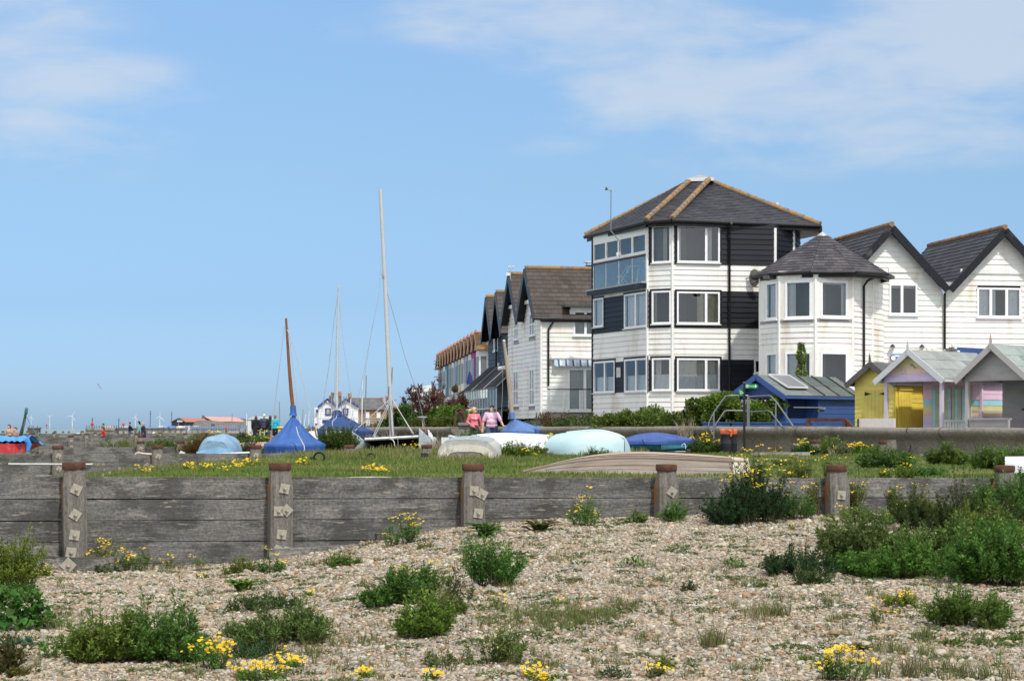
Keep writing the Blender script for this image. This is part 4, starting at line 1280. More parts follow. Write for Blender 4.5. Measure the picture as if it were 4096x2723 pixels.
for i, (cc, nm) in enumerate(COL):
 w_ = 3.8
 base_ = S0 + td * (w_ * i)
 h = T('terrace_house', f'{nm} seafront terrace house with tiled gable, {ordn[i]} in the row' + (' past the black house' if i == 0 else ' wrapped by scaffolding' if i == 12 else ''), 'house', base_ + V(0, 0, 1.5), ang, 'terrace houses along the promenade')
 # local: x along the row, -y inland is right of travel
 mb = MB(); mb.box(.02, w_ - .02, -8, 0, 0, 6.4, (.62, .62, .60))
 mb.face([(.02, .0, 6.4), (w_ / 2, .0, 7.5), (w_ - .02, .0, 6.4)], (.30, .20, .14)); mb.build('wall', M['plain'], h, local=True)  # gable triangle browned and darkened to stand in for overhang shade
 mb = MB()
 for sg in (0, 1):
  e0, e1 = (.0 if sg == 0 else w_), w_ / 2
  pts = [(-.06 if sg == 0 else w_ + .06, .95, 6.25), (-.06 if sg == 0 else w_ + .06, -8, 6.25), (w_ / 2, -8, 7.65), (w_ / 2, .95, 7.65)]
  if sg == 1:
   pts = [pts[1], pts[0], pts[3], pts[2]]
  # eave order so the outside faces up
  slates(mb, [pts[1], pts[0], pts[3], pts[2]], .26, .3, TC[i % 4], lift=.03)
 ro = mb.build('roof', M['terracotta'], h, local=True)
 mb = MB()
 mb.tube([(w_ / 2, 1.0, 7.68), (w_ / 2, -8, 7.68)], .10, (.33, .15, .09), 6)
 for k in range(6):
  mb.lathe([(.07, 0), (.09, .12), (.02, .22)], (w_ / 2, .85 - k * 1.1, 7.7), (.35, .16, .10), 6)
 mb.build('ridge_tile', M['terracotta'], ro, local=True)
 mb = MB(); mb.box(.45, w_ - .45, 0, .72, 3.35, 6.35, cc); mb.box(.3, w_ - .3, 0, .62, 2.6, 3.35, (.66, .66, .66))
 mb.face([(.2, .86, 6.3), (w_ / 2, .86, 7.5), (w_ - .2, .86, 6.3)], (.32, .21, .15)); mb.bar((-.06, .97, 6.2), (w_ / 2, .97, 7.6), .09, .05, (.20, .14, .10), up=(0, 1, 0)); mb.bar((w_ + .06, .97, 6.2), (w_ / 2, .97, 7.6), .09, .05, (.20, .14, .10), up=(0, 1, 0))  # bay gable darkened likewise, overhang shade painted into its colour
 bay = mb.build('bay', M['plain'], h, local=True)
 mb = MB(); mb.box(.85, w_ - .85, .72, .76, 4.1, 5.8, (.08, .09, .10)); mb.box(.42, .45, .15, .58, 4.1, 5.8, (.10, .12, .13)); mb.build('window', M['gel'], bay, local=True)
 mb = MB()
 slates(mb, [(w_, 1.5, 2.0), (0, 1.5, 2.0), (0, .05, 2.7), (w_, .05, 2.7)], .25, .3, TC[(i + 1) % 4], lift=.03); mb.box(0, w_, 1.1, 1.3, 0, 1.95, (.66, .66, .65)); mb.tube([(0, 1.55, 1.98), (w_, 1.55, 1.98)], .06, (.75, .75, .75), 6)
 mb.build('porch', M['terracotta'], h, local=True)
# parasol and aerial among them
mb = MB(); q = P(*c6(1105, 535), 140); mb.tube([q, q + V(0, 0, -2.2)], .04, (.4, .3, .2), 6); pr = tag(mb.build('parasol', M['varnish'], None, org=q + V(0, 0, -2.2)), 'folded navy blue parasol on the terrace balcony', 'parasol')
mb = MB(); mb.lathe([(.24, -.1), (.18, .4), (.04, .85)], (0, 0, 2.2), (.02, .03, .13), 10); mb.build('canopy', M['cloth'], pr, local=True)
# scaffolding at the far end
sc = T('scaffolding', 'grey tube scaffolding round the far end of the terrace', 'scaffolding', P(1770, 1640, 196) * 1)
mb = MB()
sp = [P(*c6(x, 640), d) for x, d in ((830, 192), (868, 196), (905, 192), (935, 190))]
for p_ in sp:
 mb.tube([V(p_.x, p_.y, 1.5), V(p_.x, p_.y, EYE + (HY - c6(0, 320)[1]) / F * p_.y)], .05, (.25, .24, .24), 6)
 mb.tube([V(p_.x + .1, p_.y + 2, 1.5), V(p_.x + .1, p_.y + 2, EYE + (HY - c6(0, 300)[1]) / F * p_.y)], .05, (.25, .24, .24), 6)
for y in (335, 360, 410, 480, 550, 600):
 zz = EYE + (HY - c6(0, y)[1]) / F * 193
 mb.tube([V(sp[0].x - .6, 192, zz), V(sp[3].x + .3, 190, zz)], .045, (.28, .26, .26), 6)
 mb.tube([V(sp[0].x - .1, 194, zz + .1), V(sp[3].x + .3, 192, zz + .1)], .045, (.28, .26, .26), 6)
mb.tube([V(sp[0].x, 192, 3.4), V(sp[2].x, 192, 7.0)], .045, (.28, .26, .26), 6)
mb.build('tube_frame', M['galv'], sc)
mb = MB()
for y in (395, 505):
 zz = EYE + (HY - c6(0, y)[1]) / F * 193
 mb.box(sp[0].x - .3, sp[3].x, 190.5, 194, zz - .12, zz + .1, (.27, .20, .13))
mb.build('board_deck', M['wood'], sc)
# ---------------------------------------------------------------- beach huts
FELT = (.12, .145, .14)
def hut(label, corner, L, W, ze, za, porch, wall_c, gable_c, fasc_c, felt, z0=1.45, ang=45, door=None, post_c=None, side_holes=(), finial=True, lap=.15, side_fn=None,
  gable_fn=None, door_c=None, low=None, over=.22, back_fn=None):
 a = R(ang)
 q = 1.085                                   # set back clear of the seawall, built a little larger
 h = T('beach_hut', label, 'beach hut', (corner[0] * q, corner[1] * q, EYE + (z0 - EYE) * q), a, 'beach huts behind the seawall')
 h.scale = (q, q, q)
 ux, uy = Vector((1, 0, 0)), Vector((0, 1, 0))
 e, p_ = ze - z0, za - z0
 sf = side_fn or (lambda u, v: tuple(x * random.uniform(.93, 1.05) for x in wall_c))
 gf = gable_fn or (lambda u, v: tuple(x * random.uniform(.93, 1.05) for x in gable_c))
 bf_ = back_fn or sf
 mb = MB()
 near_ = Fr((0, 0, 0), (1, 0, 0), (0, 0, 1))
 lapped(mb, near_, [(porch, 0), (L, 0), (L, e), (porch, e)], lap, sf, lift=.012)
 farw = Fr((L, W, 0), (-1, 0, 0), (0, 0, 1))
 lapped(mb, farw, [(0, 0), (L - porch, 0), (L - porch, e), (0, e)], lap, sf, lift=.012)
 fr_ = Fr((porch, W, 0), (0, -1, 0), (0, 0, 1))
 if porch > 0:
  lapped(mb, fr_, [(0, 0), (W, 0), (W, e), (0, e)], lap, bf_, lift=.012)
 else:
  lapped(mb, fr_, [(0, 0), (W, 0), (W, e), (W / 2, p_), (0, e)], lap, gf, lift=.012)
 mb.face([(L, 0, 0), (L, W, 0), (L, W, e), (L, W / 2, p_), (L, 0, e)], wall_c)
 mb.box(porch - .02, porch + .05, -.035, .035, 0, e, wall_c)
 wobj = mb.build('wall', M['hutpaint'], h, local=True)
 if porch > 0:
  mb = MB()
  gf_ = Fr((0, W, 0), (0, -1, 0), (0, 0, 1))
  lapped(mb, gf_, [(0, e - .14), (W, e - .14), (W, e), (W / 2, p_), (0, e)], lap * 1.25, gf, lift=.012)
  mb.box(.0, .08, 0, W, e - .16, e - .02, fasc_c)
  mb.box(.0, porch, -.02, .05, e - .14, e - .02, wall_c)
  mb.box(0, porch, 0, W, -.02, .04, tuple(x * .6 for x in wall_c))
  mb.build('gable', M['hutpaint'], h, local=True)
  for y in (.05, W - .05):
   mb = MB(); mb.box(.0, .09, y - .045, y + .045, 0, e - .16, post_c or fasc_c); mb.build('porch_post', M['trim'], h, local=True)
 for sg in (0, 1):
  mb = MB()
  ye = -.14 if sg == 0 else W + .14
  ee = e - .09
  pts = [(-over, ye, ee), (L + .1, ye, ee), (L + .1, W / 2, p_ + .04), (-over, W / 2, p_ + .04)]
  if sg: pts = [pts[1], pts[0], pts[3], pts[2]]
  slates(mb, pts, .5, 1.4, felt, lift=.012, gap=.0)
  ro = mb.build('roof', M['felt'], h, local=True)
  mb = MB()
  mb.bar((-over - .02, ye - (.04 if sg == 0 else -.04), ee - .09), (-over - .02, W / 2, p_ - .02), .16, .035, fasc_c, up=(1, 0, 0))
  mb.bar((-over, ye, ee - .05), (L + .1, ye, ee - .05), .03, .08, fasc_c)
  mb.build('bargeboard', M['trim'], ro, local=True)
 if finial:
  mb = MB(); mb.obox((-over - .045, W / 2, p_ + .03), (.012, 0, 0), (0, .035, 0), (0, 0, .14), fasc_c); mb.add([(-over - .055, W / 2 - .035, p_ + .17), (-over - .055, W / 2 + .035, p_ + .17), (-over - .035, W / 2, p_ + .17), (-over - .045, W / 2, p_ + .34)], [(0, 1, 3), (1, 2, 3), (2, 0, 3)], fasc_c)
  mb.build('finial', M['trim'], h, local=True)
 return h, e, p_
BLUE = (.035, .085, .25)
hb, e, p_ = hut('royal blue beach hut with open porch and solar panel on its felt roof', (8.14, 58.0), 3.7, 1.85, 2.84, 3.34, 1.6, BLUE, BLUE, (.04, .09, .27), [FELT, (.10, .125, .12), (.135, .155, .15)], finial=False)
mb = MB(); mb.box(-.02, .03, 0, 1.85, 0, .62, BLUE); mb.box(0, 1.6, -.02, .03, 0, .62, BLUE); mb.box(-.6, 0, .3, 1.85, .0, .6, (.03, .075, .22)); mb.build('porch_panel', M['hutpaint'], hb, local=True)
mb = MB(); mb.box(1.53, 1.58, .5, 1.3, .1, 1.25, (.03, .07, .21)); mb.build('door', M['hutpaint'], hb, local=True)
mb = MB(); mb.tube([(.4, .02, .95), (1.75, -.06, .95)], .022, (.33, .35, .36), 6); mb.obox((1.75, -.05, .93), (.16, 0, 0), (0, .012, 0), (0, 0, .03), (.36, .38, .39)); mb.obox((1.55, -.04, .86), (.02, 0, 0), (0, .02, 0), (0, 0, .03), (.3, .16, .05)); mb.build('locking_bar', M['galv'], hb, local=True)
sl_ = math.atan2(p_ + .04 - (e - .09), 1.85 / 2 + .14)
def onroof(x, q, off): # q 0..1 from eave to ridge, near slope
 y = -.14 + q * (1.85 / 2 + .14); z = (e - .09) + q * (p_ + .04 - e + .09)
 return Vector((x, y - math.sin(sl_) * off, z + math.cos(sl_) * off))
mb = MB()
qs = [onroof(.25, .28, .09), onroof(1.25, .28, .09), onroof(1.25, .94, .06), onroof(.25, .94, .06)]
mb.face(qs, (.16, .17, .20)); mb.face([x - V(0, 0, .04) for x in qs][::-1], (.2, .2, .2))
for a, b_ in ((0, 1), (1, 2), (2, 3), (3, 0)):
 mb.bar(qs[a], qs[b_], .035, .05, (.62, .63, .64))
mb.build('solar_panel', M['gel'], hb, local=True)
for x in (1.75, 2.5, 3.3):
 mb = MB(); mb.bar(onroof(x, 0, .035), onroof(x, 1, .035), .04, .03, (.06, .05, .045)); mb.build('roof_batten', M['wood'], hb, local=True)
YEL = (.80, .62, .11)
hy, e, p_ = hut('yellow beach hut with arched door and lean hatch', (11.2, 57.0), 2.3, 1.41, 3.2, 3.68, 0, YEL, (.66, .57, .14), (.09, .085, .085), [(.11, .115, .12), (.13, .13, .135)], lap=.13)  # gable duller than the walls: its shade is put into the colour
def door_on(h, fr, a0, a1, b0, b1, c, name='door'):
 mb = MB(); mb.obox(fr.pt((a0 + a1) / 2, (b0 + b1) / 2, .03), fr.u * (a1 - a0) / 2, fr.v * (b1 - b0) / 2, fr.n * .022, c)
 n = max(2, int((a1 - a0) / .12))
 for k in range(1, n):
  x = a0 + (a1 - a0) * k / n
  mb.obox(fr.pt(x, (b0 + b1) / 2, .0525), fr.u * .004, fr.v * (b1 - b0) / 2, fr.n * .001, tuple(v * .6 for v in c))
 return mb.build(name, M['hutpaint'], h, local=True)
ff = Fr((0, 1.41, 0), (0, -1, 0), (0, 0, 1)); fn_ = Fr((0, 0, 0), (1, 0, 0), (0, 0, 1))
do = door_on(hy, ff, .36, 1.14, .05, 1.46, (.55, .47, .12))  # door dulled to go with the shade painted on the gable
mb = MB()
for a, sg in ((.38, 1), (1.12, -1)):
 mb.add([ff.pt(a, 1.28, .056), ff.pt(a, 1.40, .056), ff.pt(a + sg * .24, 1.34, .056)], [(0, 2, 1) if sg > 0 else (0, 1, 2)], (.02, .02, .02))
mb.build('hinge', M['plain'], do, local=True)
mb = MB(); mb.obox(ff.pt(.74, .28, .075), ff.u * .06, ff.v * .065, ff.n * .02, (.02, .02, .02)); mb.build('lock', M['plain'], do, local=True)
do = door_on(hy, fn_, .12, .80, .30, 1.72, (.80, .62, .10), 'hatch')
mb = MB(); mb.obox(fn_.pt(.46, 1.5, .07), fn_.u * .33, fn_.v * .06, fn_.n * .015, (.68, .52, .10)); mb.obox(fn_.pt(.46, .34, .07), fn_.u * .33, fn_.v * .05, fn_.n * .015, (.68, .52, .10)); mb.build('ledge', M['hutpaint'], do, local=True)
mb = MB(); mb.box(-.02, .06, -.03, .05, 0, 1.7, YEL); mb.build('corner_strip', M['hutpaint'], hy, local=True)
PK, PB, PY, PE, PLV = (.76, .54, .67), (.34, .66, .76), (.66, .62, .30), (.68, .52, .42), (.58, .49, .72)
def pastel(u, v):
 for z, c in ((.24, PK), (.40, PK), (.56, PLV), (.72, PLV), (.88, PE), (1.04, PY), (1.22, PB)):
  if v < z: return c
 return PK
def pastel_g(u, v):
 return PLV if v < 1.78 else PE if v < 1.98 else PY if v < 2.2 else PB if v < 2.36 else PK
hp, e, p_ = hut('pastel striped beach hut with lilac porch posts and white balustrade', (11.92, 54.0), 3.2, 1.92, 3.24, 3.93, 2.0, PK, PE, (.52, .55, .58), [(.22, .24, .24), (.20, .22, .22), (.25, .27, .265)], post_c=(.56, .50, .62), lap=.165, side_fn=pastel, gable_fn=pastel_g, back_fn=pastel)
fb = Fr((2.0, 1.92, 0), (0, -1, 0), (0, 0, 1))
for k in range(4):
 a0 = .32 + k * .33
 mb = MB()
 mb.obox(fb.pt(a0 + .16, .78, .03), fb.u * .155, fb.v * .74, fb.n * .02, (.50, .46, .40))
 for j in range(3):
  mb.obox(fb.pt(a0 + .075 + j * .085, .78, .052), fb.u * .038, fb.v * .66, fb.n * .003, PB if (j + k) % 3 == 0 else (.44, .48, .33))
 mb.build('door', M['hutpaint'], hp, local=True)
mb = MB()
mb.box(.1, 1.95, -.02, .06, .50, .56, (.72, .74, .75)); mb.box(.1, 1.95, -.0, .04, .10, .15, (.72, .74, .75))
for k in range(13):
 mb.lathe([(.02, .15), (.03, .22), (.014, .3), (.028, .4), (.02, .5)], (.16 + k * .14, .02, 0), (.72, .74, .75), 8)
mb.build('balustrade', M['trim'], hp, local=True)
fgb = Fr((0, 1.92, 0), (0, -1, 0), (0, 0, 1))
mb = MB(); mb.tube([fgb.pt(.62 + .05 * math.cos(a), 1.93 + .07 * math.sin(a), .03) for a in np.linspace(.3, 5.6, 12)], .012, (.55, .5, .6), 6); mb.tube([fgb.pt(.72, 1.98, .03), fgb.pt(.74, 1.85, .03)], .012, (.55, .5, .6), 6); mb.build('shell_ornament', M['plain'], hp, local=True)
mb = MB(); mb.obox(fgb.pt(.93, 2.1, .03), fgb.u * .04, fgb.v * .03, fgb.n * .01, (.25, .26, .27)); mb.bar(fgb.pt(.95, 2.1, .03), fgb.pt(1.06, 2.0, .03), .04, .02, (.25, .26, .27)); mb.build('bird_ornament', M['plain'], hp, local=True)
GRYH = (.29, .285, .29)
hg_, e, p_ = hut('grey painted beach hut with open gabled porch at the right edge', (13.75, 52.0), 3.4, 1.92, 3.22, 4.0, 1.95, GRYH, (.33, .325, .33), (.40, .39, .385), [(.25, .29, .28), (.22, .26, .25)], lap=.17)
mb = MB(); mb.box(-.02, .03, .55, 1.75, .0, .55, (.26, .25, .26)); mb.box(-.04, .05, .5, 1.8, .55, .6, (.33, .32, .33)); mb.build('porch_panel', M['hutpaint'], hg_, local=True)
mb = MB(); mb.bar((-.1, .5, .52), (-1.1, -.1, -.05), .06, .07, (.22, .21, .21)); mb.bar((-.15, 1.75, .1), (-.5, 1.9, -.2), .05, .06, (.4, .4, .4)); mb.build('step_rail', M['hutpaint'], hg_, local=True)
fb = Fr((1.95, 1.92, 0), (0, -1, 0), (0, 0, 1))
do = door_on(hg_, fb, .75, 1.5, .05, 1.45, (.25, .245, .25))
mb = MB(); mb.obox(fb.pt(.72, .85, .05), fb.u * .08, fb.v * .03, fb.n * .02, (.06, .06, .06)); mb.build('hasp', M['plain'], do, local=True)
hz, e, p_ = hut('hut hidden behind the pastel one with blue panelled roof', (13.75, 56.6), 2.6, 2.0, 3.2, 4.12, 0, (.4, .4, .4), (.4, .4, .4), (.2, .19, .18), [(.02, .05, .16), (.018, .045, .14)], finial=False)
mb = MB()
for k in range(12):
 q = k / 11
 mb.ell((-.24, -.14 + q * 1.1, e - .06 + q * (p_ + .06 - e + .09)), (.05, .05, .035), (.7, .72, .74), 8)
mb.build('verge_clips', M['plain'], hz, local=True)
# white low fence in front of the yellow hut
q0, q1 = P(*c4(833, 900), 60.4), P(*c4(1165, 900), 59.2)
fn = T('low_fence', 'low white panel fence in front of the yellow hut', 'fence', V(q0.x, q0.y, 1.5))
mb = MB()
n = 12
for k in range(n):
 a, b_ = q0.lerp(q1, k / n), q0.lerp(q1, (k + .96) / n)
 mb.bar(V(a.x, a.y, 1.79), V(b_.x, b_.y, 1.79), .03, .56 + .01 * (k % 3), (.74, .70, .68))
mb.build('panel', M['trim'], fn)
mb = MB(); mb.box(q0.x - .06, q0.x - .02, q0.y - .03, q0.y + .03, 1.5, 2.07, BLACK); mb.build('post', M['trim'], fn)
# brown low rail and galvanised handrails over the wall
mb = MB()
ra, rb, rc = P(*c9(1455, 668), 59.0), P(*c9(1955, 672), 58.2), P(*c9(2060, 775), 58.0)
mb.bar(ra, rb, .09, .1, (.09, .035, .03)); mb.bar(rb, rc, .09, .1, (.09, .035, .03))
for q in (ra, rb):
 mb.bar(V(q.x, q.y, 1.5), q, .12, .12, (.09, .035, .03), up=(0, 1, 0))
tag(mb.build('low_rail', M['rust'], None, org=V(ra.x, ra.y, 1.5)), 'low rusty brown rail in front of the blue hut', 'rail')
hr = T('handrail', 'galvanised tube handrails of the steps over the seawall', 'handrail', P(2995, 1716, 59))
GV = (.22, .235, .25)
def rail(name, pts, d0, d1, r_=.023):
 mb = MB(); n = len(pts)
 mb.tube([P(*c9(x, y), d0 + (d1 - d0) * i / (n - 1)) for i, (x, y) in enumerate(pts)], r_, GV, 8); mb.build(name, M['galv'], hr)
rail('rail', [(650, 345), (610, 340), (400, 343), (345, 350), (190, 565), (125, 690), (112, 770), (125, 815), (145, 828), (172, 800), (185, 770), (330, 555), (365, 543), (640, 548)], 60.4, 60.4)
rail('rail', [(665, 357), (930, 343), (960, 355), (1030, 430), (1150, 600), (1262, 765)], 60.6, 57.6)
rail('rail', [(665, 565), (920, 548), (950, 560), (1020, 650), (1112, 765)], 60.6, 58.0)
for x, ya, yb, d_ in ((187, 570, 930, 60.2), (642, 345, 770, 60.3), (660, 350, 770, 60.6), (1021, 440, 770, 58.6)):
 mb = MB(); mb.tube([P(*c9(x, ya), d_), P(*c9(x, yb), d_)], .024, GV, 8); mb.build('upright', M['galv'], hr)
# footpath signpost
d_ = 58.2
b0 = gp(2977, d_)
sp = T('footpath_sign', 'black signpost with green Footpath fingers in front of the seawall', 'signpost', b0)
mb = MB(); mb.obox((b0.x, d_, (b0.z - .1 + P(0, 1528, d_).z) / 2), (.033, 0, 0), (0, .033, 0), (0, 0, (P(0, 1528, d_).z - b0.z + .1) / 2), (.012, .012, .014))
mb.obox((b0.x, d_, P(0, 1529, d_).z), (.036, 0, 0), (0, .036, 0), (0, 0, .02), (.10, .11, .12)); mb.build('pole', M['trim'], sp)
GRN = (.010, .20, .055)
def finger(x0, x1, z0, z1, y, flip, tilt):
 mb = MB(); tip = (x1 - x0) * .13
 out = [(x0, z0), (x1 - tip, z0), (x1, (z0 + z1) / 2), (x1 - tip, z1), (x0, z1)]
 fr = [V(x, y - .012, z) for x, z in out]; bk = [V(x, y + .012, z) for x, z in out]
 mb.face(fr, GRN); mb.face(bk[::-1], GRN)
 for i in range(5):
  mb.face([fr[i], bk[i], bk[(i + 1) % 5], fr[(i + 1) % 5]], (.03, .25, .10))
 return mb
zA, zB = P(0, 1553, d_).z, P(0, 1535, d_).z
xA, xB = b0.x + .035, P(3034, 0, d_).x
fo = finger(xA, xB, zA, zB, d_, False, 0).build('finger_board', M['trim'], sp)
zc = (zA + zB) / 2
text_obj('Footpath', .062, (xA + .222, d_ - .0145, zc), (1, 0, 0), (0, 0, 1), (.75, .82, .78), fo)
mb = MB()
mb.tube([(xA + .052, d_ - .0125, zc), (xA + .052, d_ - .0150, zc)], .046, (.75, .82, .78), 20, smooth=False)
mb.tube([(xA + .052, d_ - .0150, zc), (xA + .052, d_ - .0158, zc)], .036, (.03, .22, .09), 20, smooth=False)
mb.tube([(xA + .052, d_ - .0158, zc + .017), (xA + .052, d_ - .0168, zc + .017)], .012, (.75, .82, .78), 12, smooth=False)
mb.add([(xA + .046, d_ - .0168, zc + .006), (xA + .058, d_ - .0168, zc + .006), (xA + .068, d_ - .0168, zc - .022), (xA + .036, d_ - .0168, zc - .022)], [(3, 2, 1, 0)], (.75, .82, .78))
mb.build('walker_emblem', M['plain'], fo)
mb = MB(); xc = xB - .085
mb.add([(xc - .03, d_ - .0145, zc + .042), (xc + .0, d_ - .0145, zc + .042), (xc + .026, d_ - .0145, zc), (xc, d_ - .0145, zc - .042), (xc - .03, d_ - .0145, zc - .042), (xc - .006, d_ - .0145, zc)], [(5, 2, 1, 0), (4, 3, 2, 5)], (.75, .82, .78)); mb.build('chevron', M['plain'], fo)
# second finger, turned well away to the left
dirv = Vector((-.42, -.91, 0)).normalized()
L2, w2 = .55, .1
za, zb_ = P(0, 1584, d_).z, P(0, 1558, d_).z
pfr = Fr((b0.x - .03, d_, 0), -dirv, (0, 0, 1))
nrm = pfr.n
out = [(-.02, za), (-.36, za), (-.42, (za + zb_) / 2), (-.36, zb_), (-.02, zb_)]
mb = MB()
fr_ = [pfr.pt(a, z, .012) for a, z in out]; bk = [pfr.pt(a, z, -.012) for a, z in out]
mb.face(fr_[::-1], GRN); mb.face(bk, GRN)
for i in range(5): mb.face([fr_[i], bk[i], bk[(i + 1) % 5], fr_[(i + 1) % 5]], (.03, .25, .10))
f2 = mb.build('finger_board', M['trim'], sp)
mb = MB(); zc = (za + zb_) / 2
q = [pfr.pt(-.31, zc + .06, .015), pfr.pt(-.28, zc + .06, .015), pfr.pt(-.32, zc, .015), pfr.pt(-.28, zc - .06, .015), pfr.pt(-.31, zc - .06, .015), pfr.pt(-.36, zc, .015)]
mb.add(q, [(0, 5, 2, 1), (5, 4, 3, 2)], (.75, .82, .78)); mb.build('chevron', M['plain'], f2)
mb = MB(); c_ = pfr.pt(-.20, zc, .013); mb.tube([c_, c_ + nrm * .003], .055, (.75, .82, .78), 20, smooth=False); mb.tube([c_ + nrm * .003, c_ + nrm * .004], .042, (.03, .22, .09), 20, smooth=False)
c2_ = c_ + V(0, 0, .015) + nrm * .004; mb.tube([c2_, c2_ + nrm * .001], .016, (.75, .82, .78), 10, smooth=False); mb.build('walker_emblem', M['plain'], f2)
text_obj('Footpath', .06, tuple(pfr.pt(-.08, zc, .0145)), tuple(pfr.u), (0, 0, 1), (.75, .82, .78), f2)
# litter bin with orange bag
b0 = gp(2915, 59.0)
bn = T('litter_bin', 'black drum litter bin with knotted orange bag by the seawall', 'bin', b0)
ht = P(0, 1722, 59).z - b0.z
mb = MB(); mb.lathe([(.215, -.05), (.235, .02), (.25, ht * .45), (.25, ht * .47), (.242, ht * .48), (.245, ht * .8), (.25, ht * .82), (.24, ht * .84), (.244, ht)], b0, (.018, .019, .026), 24); mb.build('drum', M['rubber'], bn)
mb = MB(); mb.lathe([(.247, ht - .10), (.262, ht - .03), (.262, ht + .02), (.25, ht + .05), (.23, ht + .035), (.2, ht - .02)], b0, (.75, .17, .06), 28)
k_ = b0 + V(.03, -.27, ht - .01); mb.ell(k_, (.05, .035, .045), (.75, .17, .06), 10); mb.ell(k_ + V(.02, -.01, -.10), (.035, .02, .09), (.72, .15, .05), 8, Matrix.Rotation(.25, 3, 'Y')); mb.ell(k_ + V(-.06, 0, .02), (.06, .02, .025), (.75, .17, .06), 8); mb.ell(k_ + V(.0, 0, .06), (.02, .02, .05), (.75, .17, .06), 8)
mb.build('bin_bag', M['tarp'], bn)
# blue planter boxes below the bush
mb = MB(); a, b_ = P(*c9(45, 735), 61.5), P(*c9(400, 735), 61.5)
for x0, x1 in ((a.x, b_.x), (b_.x + .05, b_.x + 2.6)):
 mb.box(x0, x1, 61.4, 61.9, 1.5, P(0, c9(0, 712)[1], 61.5).z, (.03, .075, .22)); mb.box(x0 - .03, x1 + .02, 61.36, 61.94, P(0, c9(0, 712)[1], 61.5).z, P(0, c9(0, 702)[1], 61.5).z, (.05, .11, .28))
 for q in (x0 + .08, x1 - .08): mb.box(q - .06, q + .06, 61.35, 61.4, 1.5, 1.8, (.05, .11, .28))
tag(mb.build('planter_box', M['hutpaint'], None, org=(a.x, 61.6, 1.5)), 'low blue wooden planter under the glossy green bush', 'planter')
# ivy clad post in front of the turret house
iv = T('ivy_post', 'brown timber post wrapped in bright green ivy before the turret house', 'post', P(3203, 1716, 69) * 1)
mb = MB(); q = P(3199, 1372, 69); mb.obox((q.x, 69, (1.5 + q.z) / 2), (.075, 0, 0), (0, .075, 0), (0, 0, (q.z - 1.5) / 2), (.09, .06, .05)); mb.build('post', M['wood'], iv)
IVY = (iv, q)
# ---------------------------------------------------------------- boats
def hull(mb, L, B, D, c, transom=.78, upturned=True, nu=22, nv=16, rocker=.22, full=.62, rake=.10, smooth=True, keel=True, kc=None, bowful=2.2, sheer=.0):
 """skinned hull, stern at x=0, bow at x=L; upturned: gunwale on z=0 and keel above"""
 def sec(t_):
  if t_ < .45:
   b_ = transom + (1 - transom) * math.sin(t_ / .45 * math.pi / 2)
  else:
   b_ = 1 - ((t_ - .45) / .55) ** bowful
  k_ = 1 - rocker * (max(0, (t_ - .4) / .6)) ** 2.2 - .10 * (1 - t_) ** 2 * rocker * 4
  return max(b_, .012) * B / 2, D * k_
 def pt(u, v):
  t_ = u
  b_, k_ = sec(t_)
  ph = math.pi * v
  cs, sn = math.cos(ph), math.sin(ph)
  y = b_ * math.copysign(abs(cs) ** full, cs)
  z = k_ * abs(sn) ** (.75 if t_ < .7 else .75 + (t_ - .7) * 1.2)
  x = t_ * L + rake * L * (t_ ** 6) * (1 - abs(sn)) * (1)
  sh = sheer * (2 * t_ - .8) ** 2
  return V(x, y, z - sh) if upturned else V(x, y, D - z + sh)
 mb.grid(pt, nu, nv, c, smooth)
 ring = [pt(0, j / nv) for j in range(nv + 1)]
 mb.face(ring if upturned else ring[::-1], c)
 if keel:
  kk = kc or c
  mb.tube([pt(i / 16, .5) + V(0, 0, .008 if upturned else -.008) for i in range(17)], B * .018, kk, 6)
 return pt, ring
def tent(mb, rim, peak, c, nr=10, pw=1.0, sag=.16, folds=.03, skirt=.3, nf=9, seed=0, inset=.04):
 """cloth from a rim loop up to a peak point, with a hanging skirt"""
 n = len(rim)
 rr = random.Random(seed)
 ph = [rr.uniform(0, 6) for _ in range(4)]
 ce = sum(rim, Vector()) / n
 vs = []
 for i in range(nr + 1):
  q = i / nr
  for k, r_ in enumerate(rim):
   a = 2 * math.pi * k / n
   p = peak.lerp(r_, q ** pw)
   f = math.sin(a * nf + ph[0]) * .6 + math.sin(a * (nf + 4) + ph[1]) * .4
   p = p + V(0, 0, -sag * math.sin(math.pi * q) * (1 + .4 * math.sin(3 * a + ph[2])) + folds * f * math.sin(math.pi * min(1, q * 1.05)))
   vs.append(p)
 ns = 4
 for i in range(1, ns + 1):
  q = i / ns
  for k, r_ in enumerate(rim):
   a = 2 * math.pi * k / n
   d = (r_ - ce); d.z = 0
   f = math.sin(a * 17 + ph[3]) * .5 + math.sin(a * 11 + ph[1]) * .5
   vs.append(r_ + d * (-inset * q) + d.normalized() * folds * .7 * f * q + V(0, 0, -skirt * q * (1 + .12 * math.sin(a * 5 + ph[2]))))
 tot = nr + ns
 fs = [(i * n + k, (i + 1) * n + k, (i + 1) * n + (k + 1) % n, i * n + (k + 1) % n) for i in range(tot) for k in range(n)]
 mb.add(vs, fs, c, True)
def oval(ce, a, b, n=48, rot=0.0, p=2.3, tilt=0.0):
 out = []
 for k in range(n):
  t_ = 2 * math.pi * k / n
  x = a * math.copysign(abs(math.cos(t_)) ** (2 / p), math.cos(t_)); y = b * math.copysign(abs(math.sin(t_)) ** (2 / p), math.sin(t_))
  out.append(Vector(ce) + V(x * math.cos(rot) - y * math.sin(rot), x * math.sin(rot) + y * math.cos(rot), tilt * x))
 return out
TB = (.030, .10, .34); TB2 = (.018, .055, .19); TLB = (.20, .33, .47)
